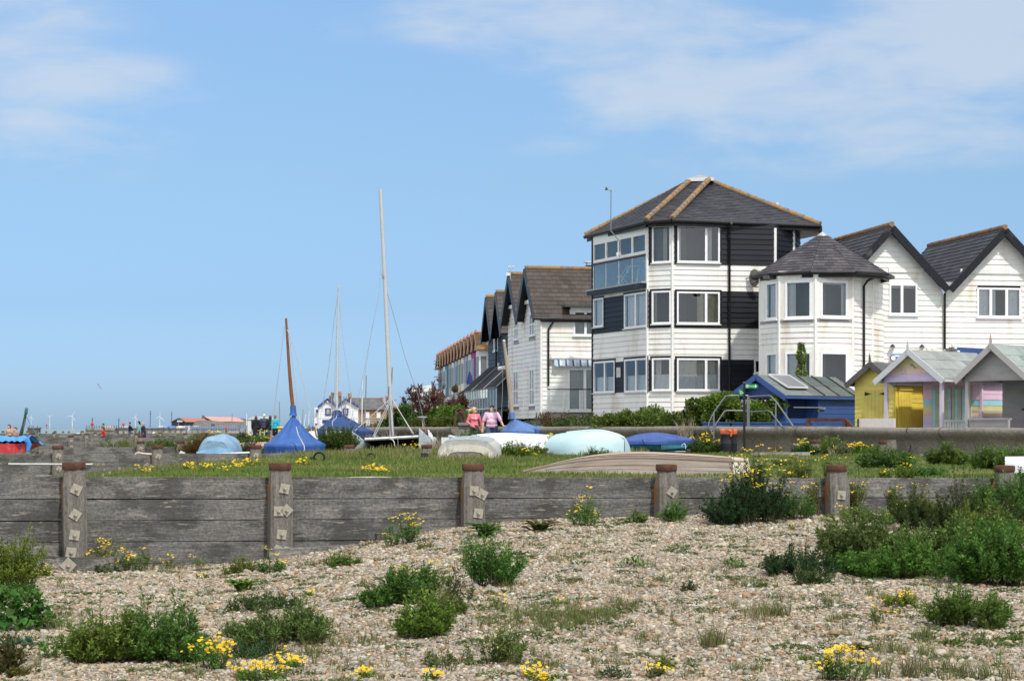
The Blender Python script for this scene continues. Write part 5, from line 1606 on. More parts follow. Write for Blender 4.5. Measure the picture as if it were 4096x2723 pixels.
# 1 blue pyramid cover with varnished mast
d_ = 62.2
b0 = gp(1166, d_)
bt = T('sailing_dinghy', 'sailing dinghy under a bright blue pyramid cover with varnished brown mast', 'boat', b0)
mb = MB(); tent(mb, oval((b0.x, d_ + 1.0, P(0, 1778, d_).z), .98, 1.75), P(1172, 1658, d_ + .6), TB, skirt=.34, folds=.06, sag=.12, seed=3, pw=1.1)
cv_ = mb.build('cover', M['tarp'], bt)
mb = MB(); mb.tube([P(1172, 1662, d_ + .6), P(1173, 1650, d_ + .6), P(1172, 1622, d_ + .6)], [.13, .10, .09], TB, 10); mb.build('mast_collar', M['tarp'], cv_)
mb = MB(); mb.tube([P(1176, 1670, d_ + .6), P(1165, 1570, d_ + .6), P(1156, 1460, d_ + .6), P(1144, 1273, d_ + .6)], [.062, .06, .05, .035], (.20, .075, .025), 10); mb.build('mast', M['varnish'], bt)
def line(root, pts, d0, r_=.010, c=(.40, .40, .42), name='rope', d1=None):
 d1 = d1 if d1 is not None else d0
 mb = MB(); n = len(pts); mb.tube([P(x, y, d0 + (d1 - d0) * i / max(1, n - 1)) for i, (x, y) in enumerate(pts)], r_, c, 5); return mb.build(name, M['steel'], root)
line(bt, [c7(1008, 10), c7(975, 300), c7(935, 600), c7(912, 820), c7(880, 1085)], d_, .010)
line(bt, [c7(1035, 40), c7(1090, 190), c7(1130, 320), c7(1165, 470), c7(1220, 680), c7(1262, 860), c7(1310, 1045)], d_ + .4, .013, (.5, .5, .52))
line(bt, [c7(1045, 20), c7(1090, 400), c7(1140, 790), c7(1160, 960)], d_, .006)
line(bt, [c7(1118, 935), c7(1135, 1010), c7(1170, 1075), c7(1190, 1110), c7(1195, 1150), c7(1185, 1165)], d_ - .95, .018, (.62, .62, .62))
mb = MB(); mb.tube([P(*c7(1285, 935), d_ + .2), P(*c7(1305, 1030), d_ + .2)], .03, (.25, .12, .06), 6); mb.tube([P(*c7(890, 980), d_), P(*c7(880, 1085), d_)], .03, (.33, .2, .15), 6); mb.build('spar', M['varnish'], bt)
# 2 faded light blue mound cover
d_ = 60.4
b0 = gp(858, d_)
bt = T('covered_dinghy', 'dinghy under a faded light blue domed cover behind the second groyne', 'boat', b0)
mb = MB()
mb.grid(lambda s, t_: V(b0.x + .69 * math.cos(math.pi * s) * (1 - .25 * (t_ - .5) ** 2 * 4) * -1, d_ + 2.4 * t_, b0.z - .05 + (P(0, 1737, d_).z - b0.z + .05) * (math.sin(math.pi * s) ** .62) * (.80 + .2 * math.sin(min(1, t_ * 2.5) * math.pi / 2)) + .02 * math.sin(s * 21 + t_ * 5)), 34, 10, TLB)
fr_ = [V(b0.x - .69 * math.cos(math.pi * s) * .75, d_, b0.z - .05 + (P(0, 1737, d_).z - b0.z + .05) * (math.sin(math.pi * s) ** .62) * .8) for s in np.linspace(0, 1, 35)]
mb.face(fr_[::-1], TLB)
cv_ = mb.build('cover', M['tarp'], bt)
mb = MB(); a = P(*c7(405, 1120), d_ - .03); mb.add([a, P(*c7(200, 1165), d_ - .1), P(*c7(195, 1195), d_ - .25), P(*c7(400, 1195), d_ - .3), P(*c7(560, 1190), d_ - .25), P(*c7(520, 1150), d_ - .08)], [(0, 1, 2, 3), (0, 3, 4, 5)], (.13, .27, .40)); mb.build('flap', M['tarp'], cv_)
# white spar beside it
mb = MB(); mb.tube([P(*c7(340, 1195), 58.6), P(*c7(688, 1176), 58.3)], .035, (.66, .70, .74), 8); tag(mb.build('spar', M['gel'], None, org=P(*c7(340, 1195), 58.6)), 'white spar lying before the light blue covered dinghy', 'spar')
# 3 catamaran
d_ = 66.0
b0 = gp(1565, d_)
ct = T('catamaran', 'silver grey beach catamaran with tall bare mast and black trampoline', 'boat', b0)
def cat_hull(tip, deck):
 mb = MB()
 zb_ = b0.z + .05
 tp_, dk = P(tip[0], tip[1], d_), P(deck[0], deck[1], d_)
 def pt(u, v):
  t_ = u                                   # 0 stem (near) .. 1 stern
  y = d_ - 1.3 + 4.3 * t_
  hw = .012 + .15 * math.sin(min(1, t_ * 1.6) * math.pi / 2)
  top = dk.z + (tp_.z - dk.z) * max(0, 1 - t_ * 2.6) ** 1.1
  bot = zb_ + .2 * t_ * t_
  a = 2 * math.pi * v
  c_, s_ = math.cos(a), math.sin(a)
  xx = tp_.x + .02 + (dk.x - tp_.x - .13) * min(1, t_ * 1.9) ** .8
  taper = 1 - .45 * max(0, -s_)
  return V(xx + hw * taper * math.copysign(abs(c_) ** .7, c_), y, (top + bot) / 2 + (top - bot) / 2 * math.copysign(abs(s_) ** .6, s_))
 mb.grid(pt, 20, 20, (.50, .57, .61))
 mb.face([pt(1, v / 20) for v in range(20)], (.5, .58, .62))
 return mb.build('hull', M['gel'], ct)
zbeam = P(0, 1750, d_).z
xl, xr = P(1443, 0, d_).x, P(1700, 0, d_).x
h1 = cat_hull((1417, 1722), (1468, 1760))
h2 = cat_hull((1680, 1710), (1728, 1748))
mb = MB(); mb.tube([P(1460, 1757, d_ - .1), P(1675, 1746, d_ - .1)], .055, (.58, .64, .67), 12); mb.build('crossbeam', M['galv'], ct)
mb = MB(); mb.tube([P(1460, 1802, d_ + 2.2), P(1675, 1795, d_ + 2.2)], .05, (.5, .55, .6), 10); mb.build('crossbeam', M['galv'], ct)
mb = MB(); mb.grid(lambda s, t_: V(xl + .12 + (xr - xl - .24) * s, d_ + 2.2 * t_, zbeam - .05 - .40 * t_ - .04 * math.sin(math.pi * s) * math.sin(math.pi * t_) + .05 * s), 8, 4, (.012, .012, .013)); mb.build('trampoline', M['cloth'], ct)
mb = MB(); mb.tube([P(1567, 1742, d_), P(1556, 1500, d_), P(1543, 1200, d_), P(1531, 950, d_), P(1521, 756, d_)], [.075, .075, .07, .066, .058], (.44, .46, .48), 12); mst = mb.build('mast', M['gel'], ct)
mb = MB(); mb.tube([P(1527, 1095, d_ - .1), P(1533, 1108, d_ - .1), P(1526, 1112, d_ - .1)], .03, (.3, .3, .33), 6); mb.build('spreader', M['steel'], mst)
line(ct, [c7(1822, 0), c7(1780, 260), c7(1745, 500), c7(1700, 830), c7(1690, 905)], d_, .008, name='shroud')
line(ct, [(1527, 1010), (1515, 1180), (1440, 1560), (1400, 1690)], d_ + 1, .006, name='shroud')
line(ct, [(1530, 1105), c7(2042, 0), c7(2120, 290), c7(2180, 470), c7(2228, 600), (1700, 1700)], d_, .009, (.25, .26, .28), name='shroud')
for a, b_ in (((1573, 1606), (1655, 1735)), ((1571, 1598), (1650, 1733)), ((1566, 1600), (1500, 1742)), ((1564, 1590), (1492, 1744)), ((1562, 1595), (1420, 1722))):
 line(ct, [a, b_], d_ - .2, .014, (.55, .56, .57), name='bridle')
line(ct, [(1556, 1545), (1552, 1590), (1560, 1640), (1563, 1690), (1568, 1742)], d_ - .12, .016, (.16, .16, .18), name='halyard')
mb = MB(); mb.tube([P(*c6(x, y), d_ - .25) for x, y in ((372, 1010), (360, 1045), (392, 1055), (408, 1080), (410, 1112))], .02, (.6, .58, .52), 6); mb.tube([P(*c6(440, 1030), d_ - .2), P(*c6(443, 1115), d_ - .2)], .008, (.5, .5, .5), 5); mb.build('rope', M['steel'], ct)
text_obj('Hurricane', .105, tuple(P(1708, 1742, d_ - .75)), (.55, .65, -.50), (.35, .2, .9), (.16, .25, .60), h2)
mb = MB()
for k, (x, y) in enumerate(((1714, 1722), (1722, 1732), (1727, 1741))):
 mb.cap(P(x + 4, y + 22, d_ + .3), P(x, y, d_ + .3), .035, .03, (.72, .72, .68))
mb.build('fender', M['gel'], ct)
mb = MB(); q = P(1689, 1668, d_ + .5); mb.lathe([(.03, -.1), (.14, -.02), (.17, .0), (.15, .02), (.02, .03)], q, (.35, .36, .36), 12); mb.tube([q, P(1692, 1715, d_ + .5)], .02, (.5, .5, .5), 6); mb.tube([q - V(0, 0, .1), P(1704, 1730, d_ + .4)], .014, (.4, .16, .14), 5); mb.build('winch_post', M['plain'], ct)
# 4 white upturned boat
def upt(label, px, d_, rz, L, B, D, c, mat='gel', name='upturned_boat', zoff=0.0, roll=0, **kw):
 b0 = gp(px, d_) + V(0, 0, zoff)
 t_ = T(name, label, 'boat', b0, R(rz), 'upturned boats on the grass')
 t_.rotation_euler = (R(roll), 0, R(rz))
 mb = MB(); pt, ring = hull(mb, L, B, D, c, **kw); h = mb.build('hull', M[mat], t_, local=True)
 return t_, h, pt, ring
t_, h, pt, ring = upt('glossy white upturned boat hull behind the two pale hulls', 2205, 64.2, 168, 3.3, 1.35, .66, (.74, .76, .80), transom=.85, rocker=.35, full=.5)
mb = MB(); mb.tube([pt(i / 14, 0) + V(0, .01, .02) for i in range(15)], .03, (.6, .62, .62), 6); mb.tube([pt(i / 14, 1) + V(0, -.01, .02) for i in range(15)], .03, (.6, .62, .62), 6); mb.build('gunwale', M['gel'], h, local=True)
# 5 weathered grey one, transom towards us
t_, h, pt, ring = upt('scuffed grey and white upturned dinghy with its transom facing the grass', 1865, 47.6, 84, 2.2, 1.5, .52, (.44, .44, .42), 'scuffed', transom=.95, full=.45, rocker=.2)
t_.rotation_euler = (0, R(-3), R(84))
mb = MB()
o_ = [(-.68, 0), (-.64, .15), (-.52, .28), (-.30, .34), (0, .36), (.30, .34), (.52, .28), (.64, .15), (.68, 0)]
i_ = [(-.48, 0), (-.46, .09), (-.38, .17), (-.2, .2), (0, .2), (.2, .2), (.38, .17), (.46, .09), (.48, 0)]
n = len(o_)
vs = [V(-.03, y, z) for y, z in o_] + [V(-.03, y, z) for y, z in i_] + [V(.0, y, z) for y, z in o_] + [V(.0, y, z) for y, z in i_]
fs = []
for k in range(n - 1):
 fs += [(k, k + 1, n + k + 1, n + k), (k, 2 * n + k, 2 * n + k + 1, k + 1), (n + k, n + k + 1, 3 * n + k + 1, 3 * n + k)]
mb.add(vs, fs, (.62, .60, .53)); mb.build('transom_rim', M['scuffed'], h, local=True)
mb = MB(); mb.add([V(-.012, -.45, .0), V(-.012, .45, 0), V(-.012, .44, .1), V(-.012, .36, .18), V(-.012, 0, .21), V(-.012, -.36, .18), V(-.012, -.44, .1)], [(6, 5, 4, 3, 2, 1, 0)], (.24, .22, .20)); mb.build('transom_board', M['wood'], h, local=True)
mb = MB(); mb.grid(lambda u, v: pt(.02 + u * .75, .30 + .4 * v) + V(0, 0, .006), 10, 12, (.30, .35, .38)); mb.build('bottom_paint', M['scuffed'], h, local=True)
# 6 pale blue, bow to the right front
t_, h, pt, ring = upt('pale aqua blue upturned hull with a white centre ridge', 2268, 54.2, -60, 2.9, 1.8, .76, (.50, .69, .735), transom=.86, rocker=.30, full=.8, bowful=2.4, rake=.0, kc=(.66, .76, .78))
mb = MB(); mb.tube([pt(i / 14, 1) + V(0, -.02, .06) for i in range(10)], .035, (.10, .11, .12), 6); mb.build('rubbing_strake', M['rubber'], h, local=True)
# 7 blue covered boat on a trolley
d_ = 58.0
b0 = gp(2640, d_)
bt = T('trolley_boat', 'teal dinghy under a royal blue cover on a launching trolley near the bin', 'boat', b0)
mb = MB()
# seen from the stern quarter: a shallow hull 2.4 m across the view
def hp_(u, v):
 x = P(2480 + 320 * u, 0, d_).x
 w_ = .75 * (math.sin(math.pi * min(1, .18 + u * .9)) ** .7)
 a = math.pi * v
 z = P(0, 1768 - 6 * u, d_).z - .44 * math.sin(a) ** .7 * (1 - .55 * max(0, u - .3) ** 1.2) * (1 if u > .1 else .85)
 return V(x, d_ + 1.0 - w_ * math.cos(a) * 1.1, z)
mb.grid(hp_, 20, 14, (.015, .14, .22)); mb.face([hp_(0, j / 14) for j in range(15)], (.015, .14, .22)); mb.face([hp_(1, j / 14) for j in range(15)][::-1], (.10, .38, .55))
hh = mb.build('hull', M['gel'], bt)
mb = MB(); mb.grid(lambda s, t_: hp_(.52 + s * .47, .02 + .14 * t_) + V(0, -.03, -.01), 10, 3, (.09, .36, .56)); mb.build('paint_flash', M['gel'], hh)
mb = MB()
rim = [hp_(i / 18, 0) + V(0, -.07, .02) for i in range(19)] + [hp_(1, 1) + V(.07, 0, 0)] + [hp_(1 - i / 18, 1) + V(0, .07, .02) for i in range(19)]
ce = sum(rim, Vector()) / len(rim)
tent(mb, rim, ce + V(-.15, 0, .25), (.034, .08, .28), skirt=.10, folds=.014, sag=-.04, nf=7, seed=9, inset=-.01)
cv_ = mb.build('cover', M['tarp'], bt)
mb = MB(); mb.tube([P(*c2(620, 1285), d_ - .1), P(*c2(640, 1330), d_ - .12), P(*c2(740, 1405), d_ + .2)], .012, (.02, .02, .02), 5); mb.tube([P(*c2(x, y), d_ + .05) for x, y in ((985, 1350), (990, 1330), (1010, 1322), (1022, 1345), (1018, 1370))], .014, (.6, .6, .6), 6); mb.build('rope', M['steel'], bt)
for x in (c2(500, 1410), c2(1045, 1410)):
 mb = MB(); q = P(x[0], 1811, d_ + .6); mb.tube([q - V(.06, 0, 0), q + V(.06, 0, 0)], .13, (.02, .02, .02), 16); mb.build('wheel', M['rubber'], bt)
mb = MB(); mb.tube([P(c2(500, 0)[0], 1806, d_ + .6), P(c2(1045, 0)[0], 1806, d_ + .6)], .03, GV, 6); mb.tube([P(*c2(440, 1348), d_), P(*c2(390, 1350), d_)], .03, (.3, .08, .06), 6); mb.build('trolley_axle', M['galv'], bt)
# 8 big old wooden rowing boat
b0 = gp(2990, 32.6)
ob = T('rowing_boat', 'large upturned wooden rowing boat with flaking pink paint behind the groyne', 'boat', b0 + V(0, 0, -.24), R(176.5), 'upturned boats on the grass')
ob.rotation_euler = (R(-16), 0, R(176.5))
mb = MB(); pt, ring = hull(mb, 3.75, 1.65, .56, (.205, .172, .142), transom=.72, rocker=.50, full=.60, bowful=2.0, nu=36, nv=20, kc=(.20, .15, .12))
h = mb.build('hull', M['wood'], ob, local=True)
mb = MB(); mb.grid(lambda u, v: pt(.03 + u * .95, .545 + v * .45) + V(0, -.006, .008), 28, 8, (.40, .30, .24)); mb.build('side_planking', M['wood'], h, local=True)
mb = MB()
for v, c_ in ((.515, (.03, .025, .022)), (.42, (.20, .15, .12)), (.36, (.30, .29, .28)), (.28, (.19, .145, .11)), (.20, (.20, .15, .12)), (.12, (.18, .14, .11))):
 mb.tube([pt(.05 + i / 20 * .85, v) + V(0, 0, .003) for i in range(21)], .008, c_, 5)
mb.build('plank_seam', M['wood'], h, local=True)
mb = MB(); mb.tube([pt(i / 20, 1) for i in range(21)], .035, (.33, .22, .16), 6); mb.tube([pt(i / 20, 0) for i in range(21)], .035, (.40, .28, .22), 6); mb.build('gunwale', M['wood'], h, local=True)
mb = MB(); mb.grid(lambda u, v: pt(-.001 + .07 * u, .03 + .94 * v) * 1.0 + V(-.012 * (1 - u), 0, .012), 3, 16, (.46, .42, .34)); mb.face([r_ * 1.0 + V(-.014, 0, .01) for r_ in ring], (.44, .40, .32)); mb.build('transom_panel', M['scuffed'], h, local=True)
# 9 blue covered boat by the wall with leaning spar
d_ = 68.6
b0 = gp(2090, d_)
bt = T('covered_sailboat', 'boat under a mid blue ridge cover with tan mast beside the women', 'boat', b0)
mb = MB()
rim = oval((P(2108, 0, d_).x, d_ + .5, P(0, 1724, d_).z), .95, .8, 40)
tent(mb, rim, P(2052, 1672, d_), (.075, .16, .38), skirt=.28, folds=.02, sag=.03, seed=4)
cv_ = mb.build('cover', M['tarp'], bt)
mb = MB(); tent(mb, oval(P(2165, 1716, d_ - .1), .28, .3, 24), P(2160, 1704, d_ - .1), (.06, .14, .36), skirt=.2, folds=.02, sag=-.03, seed=5); mb.build('boom_bag', M['tarp'], cv_)
mb = MB(); mb.tube([P(2050, 1672, d_), P(2045, 1650, d_)], [.12, .095], (.06, .14, .36), 10); mb.build('mast_collar', M['tarp'], cv_)
mb = MB(); mb.tube([P(2048, 1660, d_), P(2036, 1530, d_), P(2027, 1450, d_), P(2016, 1366, d_)], [.075, .075, .065, .05], (.33, .27, .22), 10); mb.lathe([(.05, 0), (.055, .05), (.02, .07)], P(2016, 1366, d_), (.5, .45, .38), 8); mb.build('mast', M['varnish'], bt)
line(bt, [(2017, 1380), (2032, 1430), (2046, 1650)], d_, .012, (.5, .45, .38))
line(bt, [(2012, 1440), (2010, 1560), (2004, 1700)], d_ + .2, .008, (.35, .33, .3))
# 10 red dinghy under blue tarp
d_ = 56.0
b0 = gp(40, d_)
bt = T('red_dinghy', 'red dinghy heaped with crumpled bright blue tarpaulin at the left edge', 'boat', b0)
xa, xb = P(-60, 0, d_).x, P(104, 0, d_).x
za, zb_ = P(0, 1814, d_).z, P(0, 1775, d_).z
mb = MB()
mb.add([V(xa, d_, zb_), V(xb, d_, zb_ + .01), V(xb - .06, d_, za + .06), V(P(40, 0, d_).x, d_, za), V(xa + .06, d_, za + .06), V(xa + .1, d_ + 2.5, zb_), V(xb - .1, d_ + 2.5, zb_), V(P(40, 0, d_).x, d_ + 2.6, za + .1)], [(0, 4, 3, 2, 1), (1, 2, 7, 6), (2, 3, 7), (0, 5, 7, 4), (4, 7, 3), (5, 6, 7)], (.50, .035, .045)); mb.build('hull', M['scuffed'], bt)
mb = MB(); rr = random.Random(5)
def blob(s, t_):
 x = xa - .02 + (xb - xa + .10) * s
 return V(x, d_ - .06 + 2.2 * t_ - .1 * math.sin(s * 9), zb_ + .02 + .20 * math.sin(math.pi * min(1, t_ * 1.6 + .05)) ** .5 + .025 * math.sin(s * 19 + t_ * 4 + 2 * math.sin(s * 7)) * (t_ > 0) + .018 * math.sin(s * 43 + t_ * 15) + (-.02 if t_ == 0 else 0))
mb.grid(blob, 40, 12, (.06, .26, .72)); mb.tube([V(xb, d_ - .02, zb_ + .15), V(xb + .09, d_, zb_ - .02), V(xb + .05, d_, za + .08)], [.10, .08, .05], (.06, .26, .72), 8); mb.build('tarpaulin', M['tarp'], bt)
# 11.. the rest
t_, h, pt, ring = upt('low white upturned hull behind the second groyne near the red dinghy', 145, 57.5, 4, 1.25, .9, .33, (.72, .73, .73), transom=.35, rocker=.3, full=.8, zoff=.14)
d_ = 75.0
b0 = gp(1345, d_)
bt = T('sailing_yacht', 'cream hulled boat under dark blue cover with tall silver mast before the pub', 'boat', b0)
mb = MB()
def hq(u, v):
 t_ = u; hw = .80 * (.35 + .65 * math.sin(min(1, t_ * 2.2 + .1) * math.pi / 2)); a = math.pi * v
 top = P(0, 1722, d_).z; bot = P(0, 1788, d_).z
 return V(P(1340, 0, d_).x + t_ * .35 + hw * math.cos(a) * -1 * math.copysign(1, 1), d_ + t_ * 3.2, top - (top - bot) * math.sin(a) ** .8 * (.8 + .2 * t_))
mb.grid(hq, 14, 14, (.56, .56, .53)); mb.face([hq(0, j / 14) for j in range(15)], (.56, .56, .53)); mb.build('hull', M['gel'], bt)
mb = MB(); rim = []
for u in np.linspace(0, 1, 16): rim.append(hq(u, 0) + V(-.14, 0, -.05 + .1 * math.sin(u * 3)))
for u in np.linspace(1, 0, 16): rim.append(hq(u, 1) + V(.14, 0, -.04))
tent(mb, rim, P(1348, 1648, d_ + 1.0), TB2, skirt=.30, folds=.04, sag=.03, seed=8, inset=.03)
cv_ = mb.build('cover', M['tarp'], bt)
mb = MB(); mb.tube([P(1348, 1662, d_ + 1), P(1347, 1640, d_ + 1)], [.2, .13], TB2, 10); mb.build('mast_collar', M['tarp'], cv_)
mb = MB(); mb.tube([P(1347, 1645, d_ + 1), P(1350, 1400, d_ + 1), P(1354, 1137, d_ + 1)], [.05, .043, .032], (.48, .5, .52), 10); mb.build('mast', M['gel'], bt)
line(bt, [(1353, 1150), (1338, 1280), (1312, 1480), (1290, 1640)], d_, .008, name='shroud'); line(bt, [(1354, 1150), (1333, 1300), (1318, 1460), (1276, 1700)], d_, .007, name='shroud'); line(bt, [(1354, 1180), (1375, 1390), (1400, 1560), (1415, 1690)], d_ + 1, .007, name='shroud'); line(bt, [(1354, 1150), (1342, 1400), (1336, 1660), (1330, 1700)], d_, .008, name='shroud')
line(bt, [(1347, 1660), (1345, 1672), (1330, 1684), (1328, 1720)], d_ - .5, .02, (.6, .64, .68))
mb = MB(); mb.bar(P(1312, 1720, d_ - .3), P(1348, 1719, d_ - .3), .04, .05, (.03, .14, .09)); mb.bar(P(1338, 1716, d_ - .35), P(1336, 1765, d_ - .35), .03, .03, (.33, .10, .06)); mb.bar(P(1330, 1722, d_ - .35), P(1325, 1760, d_ - .35), .03, .03, (.4, .14, .1)); mb.build('rudder_bracket', M['plain'], bt)
t_, h, pt, ring = upt('faded pink upturned boat below the four bystanders', 965, 80.5, 2, 1.75, 1.2, .36, (.48, .25, .24), 'scuffed', transom=.85, rocker=.2, zoff=.0, kc=(.62, .5, .48))
d_ = 86
b0 = gp(1155, d_)
bt = T('yellow_boat', 'bright yellow boat partly hidden by the blue pyramid cover', 'boat', b0)
mb = MB(); x0, x1 = P(1110, 0, d_).x, P(1222, 0, d_).x; zt, zb_ = P(0, 1709, d_).z, P(0, 1748, d_).z
mb.add([V(x0, d_, zt), V(x1, d_, zt - .03), V(x1 - .1, d_, zb_), V(x0 + .1, d_, zb_), V(x0, d_ + 2.5, zt), V(x1, d_ + 2.5, zt), V(x1 - .1, d_ + 2.5, zb_), V(x0 + .1, d_ + 2.5, zb_)], [(0, 3, 2, 1), (4, 5, 6, 7), (0, 4, 7, 3), (1, 2, 6, 5), (0, 1, 5, 4)], (.72, .47, .015)); hb_ = mb.build('hull', M['gel'], bt)
mb = MB(); mb.tube([V(x0, d_ - .02, zt), V(x1, d_ - .02, zt - .03)], .04, (.75, .52, .05), 8); mb.build('gunwale', M['gel'], hb_)
t_, h, pt, ring = upt('plain white hull wedged between the blue pyramid cover and the dark blue one', 1225, 82.0, 4, 1.7, 1.4, .75, (.70, .70, .69), transom=.9, zoff=-.05)
t_, h, pt, ring = upt('white hull just left of the catamaran behind the dark blue cover', 1430, 80.0, 8, 1.1, 1.2, .62, (.74, .74, .74), transom=.9, zoff=.1)
d_ = 97
b0 = gp(1490, d_)
bt = T('moored_sailboat', 'long pale boat with dark blue folded cover behind the catamaran mast', 'boat', b0)
mb = MB(); hull(mb, 3.0, 1.1, .5, (.52, .55, .52), upturned=False, transom=.7); h = mb.build('hull', M['gel'], bt, local=True); h.location = (P(1440, 0, d_).x - b0.x, 0, P(0, 1741, d_).z - b0.z); h.rotation_euler = (0, 0, 0)
mb = MB(); mb.grid(lambda s, t_: V(P(1440, 0, d_).x + 1.4 * s, d_ - .6 + 1.2 * t_, P(0, 1722 - 22 * s, d_).z + .16 * math.sin(math.pi * t_) + .05 * math.sin(s * 15 + t_ * 4)), 20, 8, TB2); mb.build('cover', M['tarp'], bt)
t_, h, pt, ring = upt('white upturned kayak poking out behind the last groyne post at right', 4020, 33.2, -12, 2.2, .8, .36, (.76, .79, .82), transom=.1, rocker=.1, zoff=-.05)
t_, h, pt, ring = upt('cream rimmed upturned canoe barely showing above the near groyne', 1385, 28.35, 17, .75, .5, .10, (.52, .49, .40), 'scuffed', name='upturned_canoe', transom=.05, rocker=.2, zoff=-.03)
mb = MB(); q0, q1 = P(3700, 1917, 32.0), P(3905, 1913, 33.0)
mb.grid(lambda s, t_: q0.lerp(q1, s) + V(0, .6 * t_, -.10 + .16 * math.sin(math.pi * (.15 + .5 * t_)) * math.sin(math.pi * min(1, s * 1.4 + .1)) ** .5), 16, 6, (.06, .19, .42))
tag(mb.build('upturned_canoe', M['gel'], None, org=q0), 'thin blue canoe edge lying behind the right of the groyne', 'boat')
# odds and ends on the grass
mb = MB(); mb.tube([P(*c8(x, y), 51.9) for x, y in ((1415, 828), (1425, 815), (1455, 810), (1500, 820), (1585, 826))], .022, (.62, .50, .50), 8); tag(mb.build('hose', M['rubber'], None, org=P(*c8(1425, 828), 51.9)), 'pale pink hose curling over the second groyne', 'hose')
mb = MB(); mb.bar(P(*c8(95, 925), 47.5), P(*c8(965, 928), 47.2), .10, .03, (.66, .68, .68)); tag(mb.build('plank', M['gel'], None, org=P(*c8(95, 925), 47.5)), 'long thin white plank resting along the second groyne', 'plank')
mb = MB(); mb.obox(P(*c8(1905, 818), 58), (.07, 0, -.03), (0, .05, 0), (.02, 0, .05), (.62, .64, .62)); tag(mb.build('float_block', M['plain'], None, org=P(*c8(1905, 825), 58)), 'small white float left of the light blue covered dinghy', 'float')
for i, (x, y, d_, sc_, lb) in enumerate(((1330, 1245, 45.6, .6, 'cut black tyre curling up from the grass with rope'), (1808, 1215, 47.6, .5, 'smaller half buried black tyre left of the grey dinghy'))):
 q = P(*c7(x, y), d_); b0 = V(q.x, q.y, float(ground_z(q.x, q.y)))
 mb = MB()
 R0, r0 = .20 * sc_, .085 * sc_
 def tor(s, t_):
  a = -.35 * math.pi + 1.55 * math.pi * s; b_ = 2 * math.pi * t_
  return b0 + V((R0 + r0 * .5 * math.cos(b_)) * math.cos(a), r0 * 1.3 * math.sin(b_), R0 * .75 + (R0 + r0 * .5 * math.cos(b_)) * math.sin(a))
 mb.grid(tor, 22, 10, (.013, .013, .015))
 if i == 0: mb.ell(b0 + V(-.16, 0, .05), (.08, .07, .06), (.013, .015, .02), 10)
 tag(mb.build('tyre', M['rubber'], None, org=b0), lb, 'tyre', 'discarded tyres')
for x0, y0, x1, y1, d_, lb in ((1412, 1260, 1436, 1203, 45.4, 'thin rusty iron stake by the cut tyre'), (1725, 1235, 1700, 1160, 47.0, 'broad rusty stake leaning left by the smaller tyre')):
 a, b_ = P(*c7(x0, y0), d_), P(*c7(x1, y1), d_); mb = MB(); mb.bar(a - (b_ - a) * .3, b_, .05, .02, (.09, .04, .028)); tag(mb.build('iron_stake', M['rust'], None, org=a), lb, 'stake', 'rusty stakes')
q = gp(1699, 46.5); mb = MB(); mb.tube([q - V(0, 0, .1), q + V(0, 0, .2)], .09, (.03, .035, .045), 12); mb.lathe([(.13, .04), (.14, .09), (.12, .1)], q, (.10, .04, .03), 14); tag(mb.build('pile_stub', M['rust'], None, org=q), 'dark capped pile stub left of the scuffed grey dinghy', 'post')
mb = MB(); q = P(*c6(880, 1065), 60); mb.obox(q, (.12, 0, 0), (0, .12, 0), (0, 0, .1), (.6, .6, .6)); mb.obox(q - V(0, 0, .3), (.03, 0, 0), (0, .03, 0), (0, 0, .25), (.4, .4, .4)); tag(mb.build('junction_box', M['plain'], None, org=q), 'small white box on a stake left of the white boat', 'box')
mb = MB(); a, b_ = P(*c6(922, 1030), 60.5), P(*c6(1000, 1050), 60.5); mb.cap(a, b_, .07, .07, (.36, .39, .40)); mb.obox((a + b_) / 2 - V(0, 0, .12), (.2, 0, -.05), (0, .1, 0), (0, 0, .05), (.2, .06, .03)); tag(mb.build('boat_roller', M['gel'], None, org=a), 'grey roller on a rusty base before the leafy bush', 'roller')
mb = MB(); mb.box(*[P(1690, 0, 77).x + q for q in (-.12, .12)], 77, 77.2, *[P(0, y, 77).z for y in (1730, 1712)], (.75, .10, .06)); tag(mb.build('life_jacket', M['cloth'], None, org=P(1690, 1730, 77)), 'orange red bundle among the dry stalks behind the catamaran', 'bundle')
# old anchor winch on the promenade
d_ = 73.5
q = P(*c6(1020, 905), d_)
aw = T('rusty_winch', 'rusty brown winch with an iron ring above the seawall left of the women', 'winch', q)
mb = MB(); mb.cap(P(*c6(1045, 920), d_), P(*c6(1020, 820), d_), .17, .12, (.05, .035, .03)); mb.build('body', M['rust'], aw)
mb = MB(); cq = P(*c6(1013, 868), d_ - .2); mb.tube([cq + V(.19 * math.cos(a), 0, .40 * math.sin(a)) for a in np.linspace(0, 2 * math.pi, 22)], .03, (.11, .05, .035), 6); mb.build('ring', M['rust'], aw)
